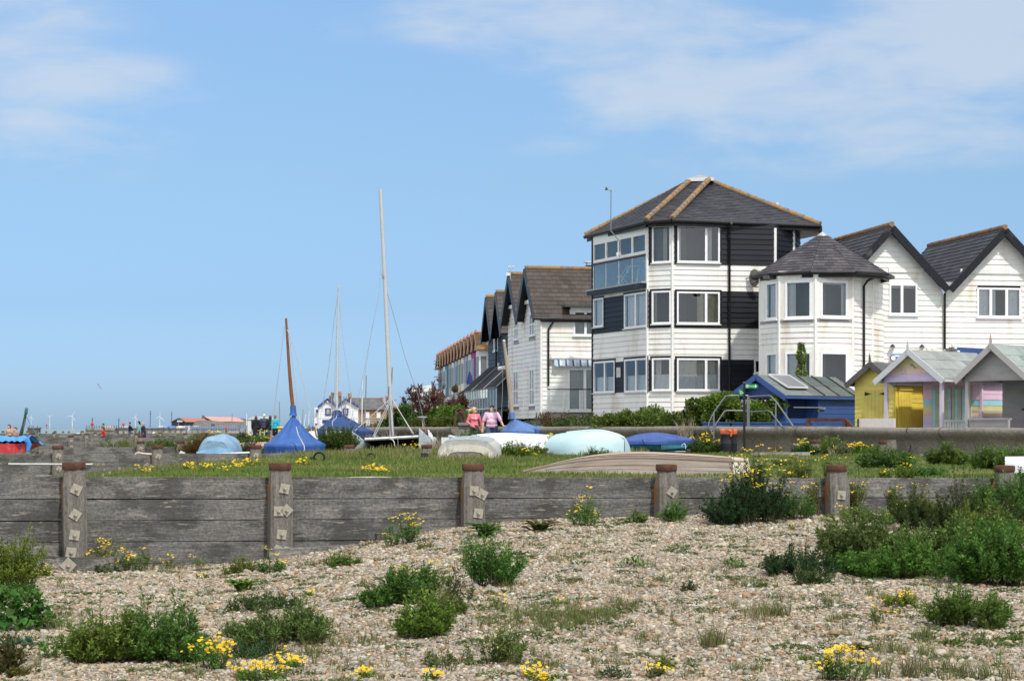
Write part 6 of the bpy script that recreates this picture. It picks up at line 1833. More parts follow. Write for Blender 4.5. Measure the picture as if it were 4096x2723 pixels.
# ---------------------------------------------------------------- people
SKIN = (.58, .36, .27)
SOLID = {}
def remesh(o, vs, sm=2):
 c = tuple(round(x, 4) for x in o.data.color_attributes['Col'].data[0].color[:3])
 mt = o.data.materials[0].name.split('.')[0]
 if (mt, c) not in SOLID:      # the voxel skin keeps no colour attribute
  SOLID[(mt, c)] = vmat(mt, {'skin': .55, 'hair': .6}.get(mt, .85), .10, 8, bump=.2, bscale=30, const=c)
 o.data.materials[0] = SOLID[(mt, c)]
 m_ = o.modifiers.new('remesh', 'REMESH'); m_.mode = 'VOXEL'; m_.voxel_size = vs; m_.use_smooth_shade = True
 if sm:
  s_ = o.modifiers.new('smooth', 'SMOOTH'); s_.iterations = sm; s_.factor = .5
def person(label, base_, rz, H, top, legs, hair, w=1.0, arms=None, long_sleeve=True, hair_style='short', head_turn=0.0, stride=.0, vs=.016, group=None, bag=None,
  belly=0.0, skirt=None, shoe=(.03, .03, .03), shirt_len=.0, detail=False, lean=0.0, head_tilt=0.0, glasses=False):
 """figure faces -Y in its own space; arms = [(elbow, wrist, finger dir), ...] for x<0 and x>0"""
 t_ = T('person', label, 'person', base_, rz, group)
 k = H / 1.70
 S = lambda x, y, z: V(x * k, (y - lean * max(0, z - .9)) * k, z * k)
 hipx, shx = .095 * w, .175 * (.5 + .5 * w)
 if arms is None:
  arms = [(S(-shx - .05, .02, 1.12), S(-shx - .04, -.06, .88), V(0, -.2, -1)), (S(shx + .05, .02, 1.12), S(shx + .04, -.06, .88), V(0, -.2, -1))]
 else:
  arms = [(S(*a), S(*b), V(*c)) for a, b, c in arms]
 st = stride
 knees = [S(-hipx, -.04 - st * .5, .50), S(hipx, -.03 + st * .35, .50)]
 ank = [S(-hipx, -st * .55, .09), S(hipx, .03 + st * .75, .09 + st * .12)]
 hips = [S(-hipx, 0, .90), S(hipx, 0, .90)]
 sh = [S(-shx, 0, 1.385), S(shx, 0, 1.385)]
 hc = S(0, -.015, 1.585)
 rot = Matrix.Rotation(head_turn, 3, 'Z') @ Matrix.Rotation(head_tilt, 3, 'X')
 hd = lambda x, y, z: hc + rot @ (V(x, y, z) * k)
 b = MB(); n = 12
 # torso, neck, head
 b.ell(S(0, .0, .95), (.155 * w * k, .11 * w * k, .13 * k), SKIN, n); b.ell(S(0, .0, 1.12), (.135 * w * k, .095 * w * k, .17 * k), SKIN, n); b.ell(S(0, .0, 1.28), (.16 * (.4 + .6 * w) * k, .10 * w * k, .15 * k), SKIN, n)
 b.cap(sh[0], sh[1], .055 * k, .055 * k, SKIN, n)
 b.cap(S(0, .01, 1.36), S(0, -.005, 1.50), .056 * k * (.7 + .3 * w), .05 * k * (.7 + .3 * w), SKIN, n)
 b.ell(hd(0, .012, .02), (.073 * k, .092 * k, .098 * k), SKIN, 16); b.ell(hd(0, -.022, -.048), (.056 * k * (.85 + .15 * w), .066 * k, .070 * k), SKIN, 14)
 b.ell(hd(0, -.092, -.018), (.013 * k, .02 * k, .026 * k), SKIN, 8)
 b.ell(hd(-.075, .012, -.005), (.012 * k, .022 * k, .032 * k), SKIN, 8); b.ell(hd(.075, .012, -.005), (.012 * k, .022 * k, .032 * k), SKIN, 8)
 b.ell(hd(0, -.082, -.062), (.026 * k, .012 * k, .011 * k), SKIN, 8)
 for i in (0, 1):
  b.cap(hips[i], knees[i], .082 * w * k, .056 * k * (.6 + .4 * w), SKIN, n); b.cap(knees[i], ank[i], .055 * k * (.6 + .4 * w), .036 * k, SKIN, n)
  b.cap(ank[i] + V(0, .03 * k, -.035 * k), ank[i] + V(0, -.15 * k, -.055 * k), .04 * k, .03 * k, SKIN, n)
  e, wr, fd = arms[i]
  b.cap(sh[i], e, .05 * k * (.6 + .4 * w), .04 * k * (.6 + .4 * w), SKIN, n); b.cap(e, wr, .04 * k * (.6 + .4 * w), .027 * k, SKIN, n)
  fd = fd.normalized(); fore = (wr - e).normalized()
  sd = fd.cross(V(0, 0, 1)); sd = sd.normalized() if sd.length > .2 else V(1, 0, 0)
  sd = sd if i == 0 else -sd
  up_ = sd.cross(fd).normalized()
  pc = wr + fd * .05 * k
  b.cap(wr, wr + fd * .085 * k, .026 * k, .031 * k, SKIN, 10); b.cap(pc - sd * .018 * k, pc + sd * .018 * k, .022 * k, .022 * k, SKIN, 10)
  if detail:
   for j, ln in enumerate((.062, .072, .068, .052)):
    o_ = (j - 1.5) * .019 * k
    p0 = wr + fd * .088 * k + sd * o_
    p1 = p0 + fd * ln * .55 * k + sd * o_ * .25 - up_ * .006 * k
    p2 = p1 + fd * ln * .5 * k - up_ * (.016 + .004 * j) * k
    b.cap(p0, p1, .0098 * k, .009 * k, SKIN, 8); b.cap(p1, p2, .009 * k, .0078 * k, SKIN, 8)
   q = wr + fd * .03 * k - sd * .026 * k
   b.cap(q, q + (fd * .6 - sd * .8) * .038 * k, .011 * k, .010 * k, SKIN, 8); b.cap(q + (fd * .6 - sd * .8) * .038 * k, q + (fd * 1.2 - sd * .85) * .058 * k, .010 * k, .008 * k, SKIN, 8)
  else:
   b.cap(wr + fd * .09 * k, wr + fd * .17 * k - up_ * .02 * k, .024 * k, .018 * k, SKIN, 8)
 body = b.build('body', M['skin'], t_, local=True); remesh(body, .0068 if detail else vs, 2)
 # shirt or coat
 s_ = MB(); ex = .018 * k
 s_.ell(S(0, .0, .955 - shirt_len * .5), (.160 * w * k + ex, .118 * w * k + ex, (.12 + shirt_len * .5) * k), top, n); s_.ell(S(0, -belly * .3, 1.10), (.140 * w * k + ex, (.102 * w + belly * .5) * k + ex, .18 * k), top, n)
 s_.ell(S(0, -.01, 1.28), (.165 * (.4 + .6 * w) * k + ex, (.112 * w) * k + ex, .15 * k), top, n); s_.cap(sh[0], sh[1], .066 * k, .066 * k, top, n); s_.cap(S(0, .01, 1.36), S(0, .005, 1.435), .08 * k, .064 * k, top, n)
 if w > 1.1 or belly:
  s_.ell(S(-.075, -.085 * w, 1.25), (.075 * k, .06 * k, .075 * k), top, n); s_.ell(S(.075, -.085 * w, 1.25), (.075 * k, .06 * k, .075 * k), top, n)
 if skirt:
  s_.cap(S(0, 0, .95), S(0, .0, skirt), .15 * w * k, .17 * w * k, top, n)
 for i in (0, 1):
  e, wr, fd = arms[i]
  u_ = .050 * k * (.6 + .4 * w)
  if long_sleeve:
   s_.cap(sh[i], e, u_ + ex, .042 * k * (.6 + .4 * w) + ex, top, n); s_.cap(e, e.lerp(wr, .94), .042 * k * (.6 + .4 * w) + ex * .8, .034 * k + ex * .6, top, n)
  else:
   s_.cap(sh[i], sh[i].lerp(e, .80), u_ + ex, u_ + ex * 1.1, top, n)
 so_ = s_.build('top', M['cloth'], t_, local=True); remesh(so_, vs * .8 if not detail else .011, 3)
 # trousers
 l = MB()
 l.ell(S(0, .0, .93), (.150 * w * k + ex * .3, .112 * w * k + ex * .3, .12 * k), legs, n)
 for i in (0, 1):
  l.cap(hips[i], knees[i], .088 * w * k, .064 * k * (.6 + .4 * w), legs, n); l.cap(knees[i], ank[i] + V(0, 0, .02 * k), .064 * k * (.6 + .4 * w), .052 * k, legs, n)
 lo = l.build('trousers', M['cloth'], t_, local=True); remesh(lo, vs * .9 if not detail else .012, 2)
 for i in (0, 1):
  f = MB(); f.cap(ank[i] + V(0, .035 * k, -.048 * k), ank[i] + V(0, -.155 * k, -.062 * k), .045 * k, .036 * k, shoe, 10); f.build('shoe', M['rubber'], t_, local=True)
 # hair
 h_ = MB()
 h_.ell(hd(0, .026, .036), (.084 * k, .096 * k, .100 * k), hair, 16); h_.ell(hd(0, -.035, .082), (.066 * k, .055 * k, .042 * k), hair, 12)
 if hair_style in ('bob', 'long'):
  ln = .10 if hair_style == 'bob' else .24
  h_.cap(hd(0, .06, .02), hd(0, .075, -ln), .078 * k, .07 * k, hair, 12); h_.cap(hd(-.062, .03, .02), hd(-.066, .02, -ln * .8), .036 * k, .032 * k, hair, 10); h_.cap(hd(.062, .03, .02), hd(.066, .02, -ln * .8), .036 * k, .032 * k, hair, 10)
 if hair_style == 'blown':
  h_.cap(hd(.055, .05, .01), hd(.05, .09, -.06), .05 * k, .035 * k, hair, 10); h_.cap(hd(0, .10, .02), hd(-.03, .19, -.0), .05 * k, .055 * k, hair, 10); h_.cap(hd(-.03, .19, -.0), hd(-.05, .22, -.09), .055 * k, .02 * k, hair, 10)
  h_.cap(hd(-.06, .0, .05), hd(-.068, .0, -.06), .028 * k, .02 * k, hair, 8)
 if hair_style == 'tied':
  h_.ell(hd(0, .115, .0), (.04 * k, .035 * k, .05 * k), hair, 10)
 ho = h_.build('hair', M['hair'], t_, local=True); remesh(ho, .010 if detail else .014, 2)
 if detail:
  for sx_ in (-1, 1):
   f = MB(); f.ell(hd(sx_ * .029, -.081, .012), (.012 * k, .006 * k, .0065 * k), (.75, .73, .70), 8); f.ell(hd(sx_ * .029, -.086, .012), (.006 * k, .004 * k, .006 * k), (.05, .035, .03), 8); f.cap(hd(sx_ * .014, -.088, .034), hd(sx_ * .045, -.080, .036), .0045, .004, tuple(x * .5 for x in hair), 6); f.build('eye', M['plain'], t_, local=True)
  f = MB(); f.ell(hd(0, -.092, -.063), (.022 * k, .006 * k, .007 * k), (.42, .16, .15), 8); f.build('mouth', M['plain'], t_, local=True)
 if glasses:
  f = MB()
  for sx_ in (-1, 1):
   f.ell(hd(sx_ * .034, -.062, .098), (.030 * k, .016 * k, .017 * k), (.02, .06, .22), 10); f.tube([hd(sx_ * .062, -.05, .095), hd(sx_ * .086, .03, .06)], .004, (.02, .02, .02), 5)
  f.build('sunglasses', M['gel'], t_, local=True)
 if bag:
  f = MB(); f.ell(S(-.12, .13, 1.0), (.12 * k, .05 * k, .10 * k), bag, 12); f.tube([S(-.2, .12, 1.05), S(-.15, .12, 1.3), S(.02, .1, 1.45)], .012, bag, 6); f.build('shoulder_bag', M['rubber'], t_, local=True)
 return t_, so_, k
def at(px, d, z=None):
 g_ = gp(px, d)
 if z is not None: g_.z = z
 return g_
# the two women walking
t_, so_, k = person('blonde woman in pink hooded top walking beside her friend', at(1897, 70.2), R(8), 1.55, (.72, .19, .26), (.02, .03, .06), (.55, .38, .19), w=1.0, long_sleeve=True, hair_style='blown', head_turn=R(62), stride=.18, detail=True,
 arms=[((-.27, .05, 1.12), (-.13, -.17, .99), (.75, -.45, -.25)), ((.27, .02, 1.12), (.31, -.05, .88), (.15, -.2, -1))], group='two women walking')
text_obj('TRUE', .085 * k, (0 * k, -.158 * k, 1.27 * k), (1, 0, 0), (0, .12, .99), (.80, .78, .76), so_, 'lettering', local=True, extrude=.012)
mb = MB(); mb.tube([V(.03, -.125, 1.42) * k, V(.035, -.150, 1.36) * k, V(.045, -.168, 1.22) * k], .008, (.8, .78, .76), 6); mb.build('drawstring', M['cloth'], so_, local=True)
mb = MB(); mb.cap(V(-.10, -.155, 1.02) * k, V(.10, -.155, 1.02) * k, .055 * k, .055 * k, (.68, .18, .25)); mb.build('front_pocket', M['cloth'], so_, local=True)
person('dark haired woman in pale pink T-shirt with sunglasses on her head', at(1967, 69.6), R(-4), 1.64, (.74, .47, .61), (.05, .09, .19), (.03, .018, .014), w=1.32, long_sleeve=False, hair_style='short', head_turn=R(-28), stride=.16, detail=True, belly=.07, glasses=True,
 arms=[((-.31, .03, 1.10), (-.33, -.03, .87), (-.1, -.1, -1)), ((.34, .02, 1.12), (.45, -.16, .93), (.85, -.4, .05))], group='two women walking')
# four bystanders seen from behind
for lb, px, d_, H, c, l, hr_, st_, kw in (
  ('person in long navy coat with black shoulder bag, leftmost of the four bystanders', 1024, 120, 1.70, (.012, .014, .026), (.012, .013, .02), (.09, .05, .035), 'bob', dict(skirt=.55, bag=(.012, .012, .015), w=1.15)),
  ('white haired man in slate blue jacket seen from behind among the bystanders', 1057, 121, 1.82, (.045, .06, .10), (.03, .03, .04), (.62, .60, .55), 'short', dict(w=1.15)),
  ('dark haired woman in black jacket and jeans seen from behind', 1081, 120, 1.72, (.013, .014, .016), (.06, .08, .13), (.045, .025, .018), 'bob', dict(w=1.05)),
  ('girl in turquoise patterned hoodie with tied up hair, rightmost bystander', 1101, 119, 1.74, (.02, .40, .55), (.012, .012, .016), (.22, .12, .055), 'tied', dict(w=.92))):
 person(lb, at(px, d_, .86), R(182 + random.uniform(-12, 12)), H, c, l, hr_, hair_style=st_, group='four bystanders from behind', **kw)
# walkers on the left
AK = [((-.30, .10, 1.14), (-.14, -.05, 1.0), (.8, -.5, -.2)), ((.30, .10, 1.14), (.14, -.05, 1.0), (-.8, -.5, -.2))]
for lb, px, d_, H, c, l, hr_, st_, rz, kw in (
  ('boy in bright red hooded top behind the far groynes', 411, 158, 1.42, (.60, .015, .025), (.05, .06, .1), (.09, .05, .03), 'short', -50, dict(arms=AK)),
  ('bearded dark haired man in brown jacket behind the red boy', 413, 163, 1.80, (.07, .05, .045), (.03, .03, .03), (.018, .013, .012), 'short', -62, {}),
  ('boy in navy hoodie and jeans with hands on hips', 519, 160, 1.70, (.012, .022, .045), (.045, .08, .17), (.05, .028, .02), 'short', -70, dict(arms=[((-.30, .22, 1.10), (-.16, .06, .98), (.5, -.5, -.5)), ((.30, .22, 1.10), (.16, .06, .98), (-.5, -.5, -.5))], w=.9)),
  ('woman in sea green cardigan with long black hair', 556, 158, 1.78, (.20, .42, .38), (.05, .09, .18), (.010, .010, .012), 'long', -80, dict(w=1.35, shirt_len=.16)),
  ('elderly woman with glasses in dark purple coat', 575, 157, 1.66, (.035, .018, .06), (.03, .02, .05), (.38, .36, .34), 'short', -75, dict(w=1.15, shirt_len=.14, skirt=.6)),
  ('grey haired man in black jacket half hidden behind the purple coat', 571, 164, 1.86, (.014, .014, .016), (.02, .02, .025), (.40, .40, .40), 'short', -75, {})):
 person(lb, at(px, d_, .62 if 'red' not in lb else .42), R(rz), H, c, l, hr_, hair_style=st_, group='walkers on the far beach', **kw)
# sitters at the far left and by the pub, only heads and shoulders clear the planks
for lb, px, y, d_, c, hr_, st_ in (('long haired person sunning above the planks at far left', 37, 1745, 110, (.50, .33, .25), (.17, .09, .05), 'long'),
       ('brown haired head seen over the bright blue tarpaulin', 62, 1760, 100, (.30, .2, .16), (.20, .11, .06), 'short'),
       ('person in blue shirt sitting outside the pub', 1236, 1712, 330, (.06, .16, .45), (.1, .06, .04), 'short'),
       ('person in pale top sitting by the pub wall', 1270, 1710, 335, (.6, .58, .52), (.12, .08, .05), 'short'),
       ('person in blue jacket left of the pub drinkers', 1252, 1714, 332, (.05, .12, .35), (.05, .03, .02), 'short'),
       ('small red jacketed person below the gravel heap', 905, 1716, 420, (.6, .04, .06), (.04, .03, .03), 'short'),
       ('person in blue top standing right of the dark blue boat cover', 1417, 1708, 330, (.04, .10, .30), (.03, .02, .02), 'short')):
 z = EYE + (HY - y) / F * d_
 person(lb, V((px - CX) / F * d_, d_, z - 1.0), R(-30), 1.68, c, (.05, .05, .07), hr_, hair_style=st_, vs=.03, group='distant seated people')
# ---------------------------------------------------------------- plants
def quad_leaves(base, dirs, ln, wd, fold, rg):
 """diamond leaves: base points, unit directions, lengths, widths"""
 n = len(base)
 rv = rg.normal(size=(n, 3)); rv[:, 2] += .6
 sd = np.cross(dirs, rv); sd /= np.linalg.norm(sd, axis=1)[:, None] + 1e-9
 up = np.cross(sd, dirs)
 L_, W_ = ln[:, None], wd[:, None]
 p0 = base
 m_ = base + dirs * L_ * .45
 p1 = m_ + sd * W_ * .5 + up * W_ * fold
 p3 = m_ - sd * W_ * .5 + up * W_ * fold
 p2 = base + dirs * L_ - up * L_ * .10
 vs = np.stack([p0, p1, p2, p3], axis=1).reshape(-1, 3)
 i = np.arange(n)[:, None] * 4
 fs = np.concatenate([i + np.array([[0, 1, 2]]), i + np.array([[0, 2, 3]])], axis=1).reshape(-1, 3)
 return vs, fs
def leaf_cols(n, c0, c1_, rg, rep=2):
 q = rg.random((n, 1)) ** 1.3
 c = np.array(c0) * (1 - q) + np.array(c1_) * q
 c = c * rg.uniform(.75, 1.2, (n, 1))
 return np.repeat(c, rep, axis=0)
def stems_curves(w_, dp, h, n, rg, spread=.75, bx=.42, flat=.5):
 nc = max(2, int(2.2 * w_ / max(h, .08)) + 1)
 cx_ = (np.arange(nc) + rg.uniform(.2, .8, nc)) / nc - .5; cy_ = rg.uniform(-.36, .36, nc)
 ch = (1 - .55 * (2 * cx_) ** 2 * flat) * rg.uniform(.55, 1.06, nc)
 i_ = rg.integers(0, nc, n)
 ang_ = rg.uniform(0, 2 * np.pi, n); r_ = np.sqrt(rg.uniform(0, 1, n))
 rx = min(w_ * .5, max(w_ / nc * .95, h * .42)); ry = min(dp * .5, max(dp * .3, h * .4))
 c0, c1_ = cx_[i_] * (w_ - rx), cy_[i_] * dp * .8
 tx, ty = c0 + r_ * np.cos(ang_) * rx, c1_ + r_ * np.sin(ang_) * ry
 tz = h * ch[i_] * (1 - flat * r_ ** 2) * rg.uniform(.55, 1.06, n)
 tz *= np.where(rg.random(n) < .14, rg.uniform(1.1, 1.45, n), 1)
 b_ = np.stack([c0 * .85 + (tx - c0) * bx * .6 + rg.normal(0, .02, n), c1_ * .85 + (ty - c1_) * bx * .6 + rg.normal(0, .02, n), np.full(n, -.03)], 1)
 tip = np.stack([tx, ty, tz], 1)
 mid = b_ * .6 + tip * .4; mid[:, 2] = tz * .58
 return b_, mid, tip
def bez(b_, m_, t_, q):
 q = q[:, None] if q.ndim == 1 else q
 return b_ * (1 - q) ** 2 + m_ * 2 * q * (1 - q) + t_ * q ** 2
def thin_stems(b_, m_, t_, r_, c, ns=4):
 vs, fs = [], []
 n = len(b_)
 qs = np.linspace(0, 1, ns + 1)
 for j, q in enumerate(qs):
  p_ = bez(b_, m_, t_, np.full(n, q))
  rr_ = r_ * (1 - .6 * q)
  for a in range(3):
   o_ = np.array([math.cos(a * 2.094), math.sin(a * 2.094), 0]) * rr_
   vs.append(p_ + o_)
 vs = np.stack(vs, 1).reshape(-1, 3)            # n, (ns+1)*3
 st_ = (ns + 1) * 3
 loc = []
 for j in range(ns):
  for a in range(3):
   loc.append((j * 3 + a, j * 3 + (a + 1) % 3, (j + 1) * 3 + (a + 1) % 3, (j + 1) * 3 + a))
 fs = (np.arange(n)[:, None, None] * st_ + np.array(loc)[None]).reshape(-1, 4)
 return vs, fs
DG = ((.058, .135, .028), (.165, .27, .07))
MG = ((.06, .14, .026), (.16, .26, .055))
LG_ = ((.08, .17, .025), (.20, .28, .06))
GG = ((.07, .12, .09), (.15, .20, .15))
RG_ = ((.05, .08, .02), (.14, .10, .03))
YF = (.78, .56, .015)
def daisies(centres, rad, rg, up=None, c=YF):
 vs, fs, cs = [], [], []
 for ce in centres:
  nrm = np.array([rg.normal(0, .35), rg.normal(-.35, .35), 1.0]); nrm /= np.linalg.norm(nrm)
  u_ = np.cross(nrm, [1, 0, .1]); u_ /= np.linalg.norm(u_); v_ = np.cross(nrm, u_)
  r_ = rad * rg.uniform(.75, 1.15)
  o = len(vs)
  npt = 7
  vs.append(ce - nrm * r_ * .18)
  for k_ in range(npt * 2):
   a = math.pi * k_ / npt
   q = r_ * (1.0 if k_ % 2 == 0 else .62)
   vs.append(ce + (u_ * math.cos(a) + v_ * math.sin(a)) * q)
  for k_ in range(npt * 2):
   fs.append((o, o + 1 + k_, o + 1 + (k_ + 1) % (npt * 2))); cs.append(tuple(x * rg.uniform(.85, 1.1) for x in c))
  o = len(vs)
  for k_ in range(5):
   a = 2 * math.pi * k_ / 5
   vs.append(ce + nrm * r_ * .10 + (u_ * math.cos(a) + v_ * math.sin(a)) * r_ * .28)
  fs.append(tuple(o + k_ for k_ in range(5))); cs.append((.55, .30, .01))
 return vs, fs, cs
def bush(label, px, py, wpx, hpx, cols=DG, base=None, dens=1.0, leaf=.042, lw=.36, flowers=0, fl_per=7, cat='shrub', name='weed_bush', seed=None, depth=.8, group=None, flat=.5, stem_c=(.07, .055, .03),
  fl_h=1.12, fr=.014, bx=.42, tmin=.2, fc=YF, flf=1.0, ph=None):
 b0 = base if base is not None else hit(px, py)
 s_ = F / b0.y
 w_, h = wpx / s_ * 1.22, hpx / s_ * 1.27
 fr *= max(1, b0.y / 20) ** .45
 rg = np.random.default_rng(seed if seed is not None else int(px * 7 + py * 13))
 r_ = T(name, label, cat, b0, 0, group)
 dp = max(.25, w_ * depth)
 n_st = int(max(8, min(260, 95 * dens * (w_ * dp) ** .62 / (.5 ** 1.24) * .8)))
 bs, ms, ts = stems_curves(w_, dp, h, n_st, rg, bx=bx, flat=flat)
 # follow the ground across the plant
 gz = ground_z(b0.x + bs[:, 0], b0.y + bs[:, 1]) - b0.z
 if base is None:
  bs[:, 2] += gz; ms[:, 2] += gz * .7; ts[:, 2] += gz * .5
 nl = int(max(10, min(70, 26 * dens * (h / .35) ** .7 * (.042 / leaf))))
 q = tmin + (1 - tmin) * rg.random((n_st, nl)) ** .8
 B_2, M_2, T_2 = [np.repeat(x, nl, axis=0) for x in (bs, ms, ts)]
 qf = q.ravel()
 p_ = bez(B_2, M_2, T_2, qf)
 tan = 2 * (1 - qf)[:, None] * (M_2 - B_2) + 2 * qf[:, None] * (T_2 - M_2); tan /= np.linalg.norm(tan, axis=1)[:, None] + 1e-9
 rad = rg.normal(size=p_.shape); rad -= tan * (rad * tan).sum(1)[:, None]; rad /= np.linalg.norm(rad, axis=1)[:, None] + 1e-9
 d_ = tan * rg.uniform(.3, .9, (len(p_), 1)) + rad * .85 + np.array([0, 0, .15]); d_ /= np.linalg.norm(d_, axis=1)[:, None]
 ln = leaf * rg.uniform(.6, 1.25, len(p_)) * (1.15 - .35 * qf)
 vs, fs = quad_leaves(p_ + rad * .004, d_, ln, ln * lw * rg.uniform(.8, 1.2, len(p_)), .18, rg)
 tn = np.array([rg.uniform(.75, 1.45), rg.uniform(.9, 1.2), rg.uniform(.7, 1.1)])
 mesh_obj('foliage', vs, fs, leaf_cols(len(p_), cols[0], cols[1], rg) * tn, M['leaf'], r_, local=True)
 vs, fs = thin_stems(bs, ms, ts, .0045, stem_c)
 mesh_obj('stem', vs, fs, stem_c, M['stem'], r_, local=True)
 if flowers:
  idx = np.argsort(-ts[:, 2])[:max(flowers, int(n_st * flf))]
  pick = rg.choice(idx, size=min(flowers, len(idx)), replace=False)
  for i_ in pick:
   tp_ = ts[i_] + np.array([rg.normal(0, .02), rg.normal(0, .02), 0]); top_ = tp_.copy(); top_[2] = tp_[2] * fl_h + rg.uniform(.0, .05)
   cs_ = top_ + rg.normal(0, 1, (fl_per, 3)) * np.array([.030, .030, .012]) * (fr / .014)
   v1_, f1_, c1_ = daisies(cs_, fr, rg, c=fc)
   o = mesh_obj('flower_head', v1_, f1_, c1_, M['petal'], r_, local=True)
   mb = MB(); mb.tube([V(*tp_) * .98, V(*top_)], .0025, (.10, .16, .04), 4); mb.build('flower_stalk', M['stem'], o, local=True)
 return r_
def rosette(label, px, py, wpx, hpx, cols=LG_, n=16, wid=.35, cat='plant', name='dock_plant', wavy=.1, seed=1, group=None, base=None, sp=.08, ll=.5, mound=0):
 """broad strap leaves arching out of one crown"""
 b0 = base if base is not None else hit(px, py)
 s_ = F / b0.y; w_, h = wpx / s_, hpx / s_
 rg = np.random.default_rng(seed + int(px))
 r_ = T(name, label, cat, b0, 0, group)
 mb = MB()
 for i_ in range(n):
  a = rg.uniform(0, 2 * math.pi); L_ = (w_ * ll) * rg.uniform(.65, 1.15) * (1 if mound else 1.2); hh = h * rg.uniform(.35, 1.0) * (1 if mound else .85); wd = L_ * wid * rg.uniform(.8, 1.2)
  ofs = V(rg.normal(0, w_ * sp), rg.normal(0, w_ * sp), 0)
  if mound:
   hh = L_ * rg.uniform(.2, .7); ofs.z = h * rg.uniform(.1, .95) * max(.1, 1 - (ofs.length / (w_ * .5)) ** 2)
  dr_ = V(math.cos(a), math.sin(a), 0); sd = V(-dr_.y, dr_.x, 0); ph_ = rg.uniform(0, 6)
  q = rg.random(); c = tuple((cols[0][j] * (1 - q) + cols[1][j] * q) * rg.uniform(.8, 1.15) for j in range(3))
  def lf(s, t_):
   x = t_; up_ = hh * math.sin(min(1, x * 1.25) * math.pi * .55)
   ww = wd * math.sin(math.pi * min(1, .12 + x * .86)) ** .7
   yy = (s - .5)
   return ofs + dr_ * L_ * (x ** 1.2) + sd * ww * yy + V(0, 0, up_ + abs(yy) * ww * .35 + wavy * wd * math.sin(x * 13 + ph_ + yy * 7) * abs(yy) * 1.2)
  mb.grid(lf, 4, 7, c)
 mb.build('foliage', M['leaf'], r_, local=True)
 return r_
def blades(pos, h, wd, col_, rg, lean=.35):
 n = len(pos)
 a = rg.uniform(0, 2 * np.pi, n)
 d_ = np.stack([np.cos(a), np.sin(a), np.zeros(n)], 1)
 sd = np.stack([-np.sin(a), np.cos(a), np.zeros(n)], 1)
 b_ = rg.uniform(-np.pi, np.pi, n); sd2 = sd * np.cos(b_)[:, None] + d_ * np.sin(b_)[:, None]
 ln = rg.uniform(.05, lean, n)[:, None] * h[:, None]
 z = np.array([0, 0, 1.0])
 w2 = wd[:, None] / 2
 m_ = pos + d_ * ln * .3 + z * h[:, None] * .6
 tp_ = pos + d_ * ln + z * h[:, None] * rg.uniform(.8, 1.0, (n, 1))
 vs = np.stack([pos - sd2 * w2 - z * .02, pos + sd2 * w2 - z * .02, m_ + sd2 * w2 * .7, m_ - sd2 * w2 * .7, tp_], 1).reshape(-1, 3)
 i = np.arange(n)[:, None] * 5
 tri = np.concatenate([i + np.array([[0, 1, 2]]), i + np.array([[0, 2, 3]]), i + np.array([[3, 2, 4]])], 1).reshape(-1, 3)
 return vs, tri, np.repeat(col_, 3, axis=0)
def mixc(a, b_, q):
 return np.array(a)[None] * (1 - q[:, None]) + np.array(b_)[None] * q[:, None]
# --- grass of the field behind the near groyne
def field_grass():
 N = 260000
 d_ = 27 + (74 - 27) * rng.random(N) ** 1.25
 X = (rng.random(N) - .5) * 2 * (.2626 * d_ + 2.8)
 keep = (d_ > g1(X) + .22) & (d_ < wall_y(X) - .25)
 X, d_ = X[keep], d_[keep]
 s_ = -X - 5.5 - .2 * np.maximum(0, d_ - 60)
 n1 = wob(X, d_, .9) + .5 * wob(X + 7, d_ * 1.3, 2.3)
 thin = (X > 2.5) & (d_ < 50)
 keep = (s_ < 7) & (n1 > -.95 + .5 * np.clip(s_ / 6, 0, 1)) & (~thin | (n1 > -.1) | (rng.random(len(X)) < .35))
 X, d_, n1 = X[keep], d_[keep], n1[keep]
 n2 = wob(X * .6 + 3, d_ * .5, 1.1)
 tall = np.clip((d_ - 36) / 16, 0, 1) * (X < 4)
 h = (.045 + .05 * rng.random(len(X))) * (1 + .6 * np.clip(n1, -.5, 1)) + tall * np.clip(n2 + .25, 0, 1) * .26 * rng.random(len(X))
 h *= np.where((X > 2.5) & (d_ < 50), .62, 1)
 straw = np.clip(n2 * .8 + rng.normal(0, .35, len(X)) + .12 * tall, 0, 1)
 c = mixc((.085, .15, .026), (.155, .215, .045), rng.random(len(X)))
 c = c * (1 - .75 * straw[:, None]) + np.array([.28, .235, .115])[None] * .75 * straw[:, None]
 c *= rng.uniform(.75, 1.2, (len(X), 1))
 pos = np.stack([X, d_, ground_z(X, d_)], 1)
 vs, fs, cc = blades(pos, h, .010 + .006 * rng.random(len(X)) + .0002 * d_, c, rng)
 return kind(mesh_obj('field_grass', vs, fs, cc, M['grass']), 'stuff', 'green and straw coloured grass of the boat field')
field_grass()
def ground_leaves(name, label, n, xy, r0, r1, leaf, hgt, cols, sd_):
 # low leafy growth nobody could count
 rg = np.random.default_rng(sd_)
 P_, D_ = [], []
 for i_ in range(n):
  x, y = xy(rg)
  if x is None: continue
  r_ = rg.uniform(r0, r1); k_ = int(26 * (r_ / r0) ** 1.5)
  a, q = rg.uniform(0, 6.28, k_), np.sqrt(rg.random(k_)) * r_
  px_, py_ = x + np.cos(a) * q, y + np.sin(a) * q
  P_.append(np.stack([px_, py_, ground_z(px_, py_) + rg.random(k_) * hgt * (1 - .7 * q / r_)], 1))
  D_.append(np.stack([np.cos(a), np.sin(a), rg.uniform(.1, .9, k_)], 1))
 p_, d_ = np.concatenate(P_), np.concatenate(D_); d_ /= np.linalg.norm(d_, axis=1)[:, None]
 ln = leaf * rg.uniform(.6, 1.3, len(p_)); vs, fs = quad_leaves(p_, d_, ln, ln * .4, .15, rg)
 kind(mesh_obj(name, vs, fs, leaf_cols(len(p_), *cols, rg), M['leaf']), 'stuff', label)
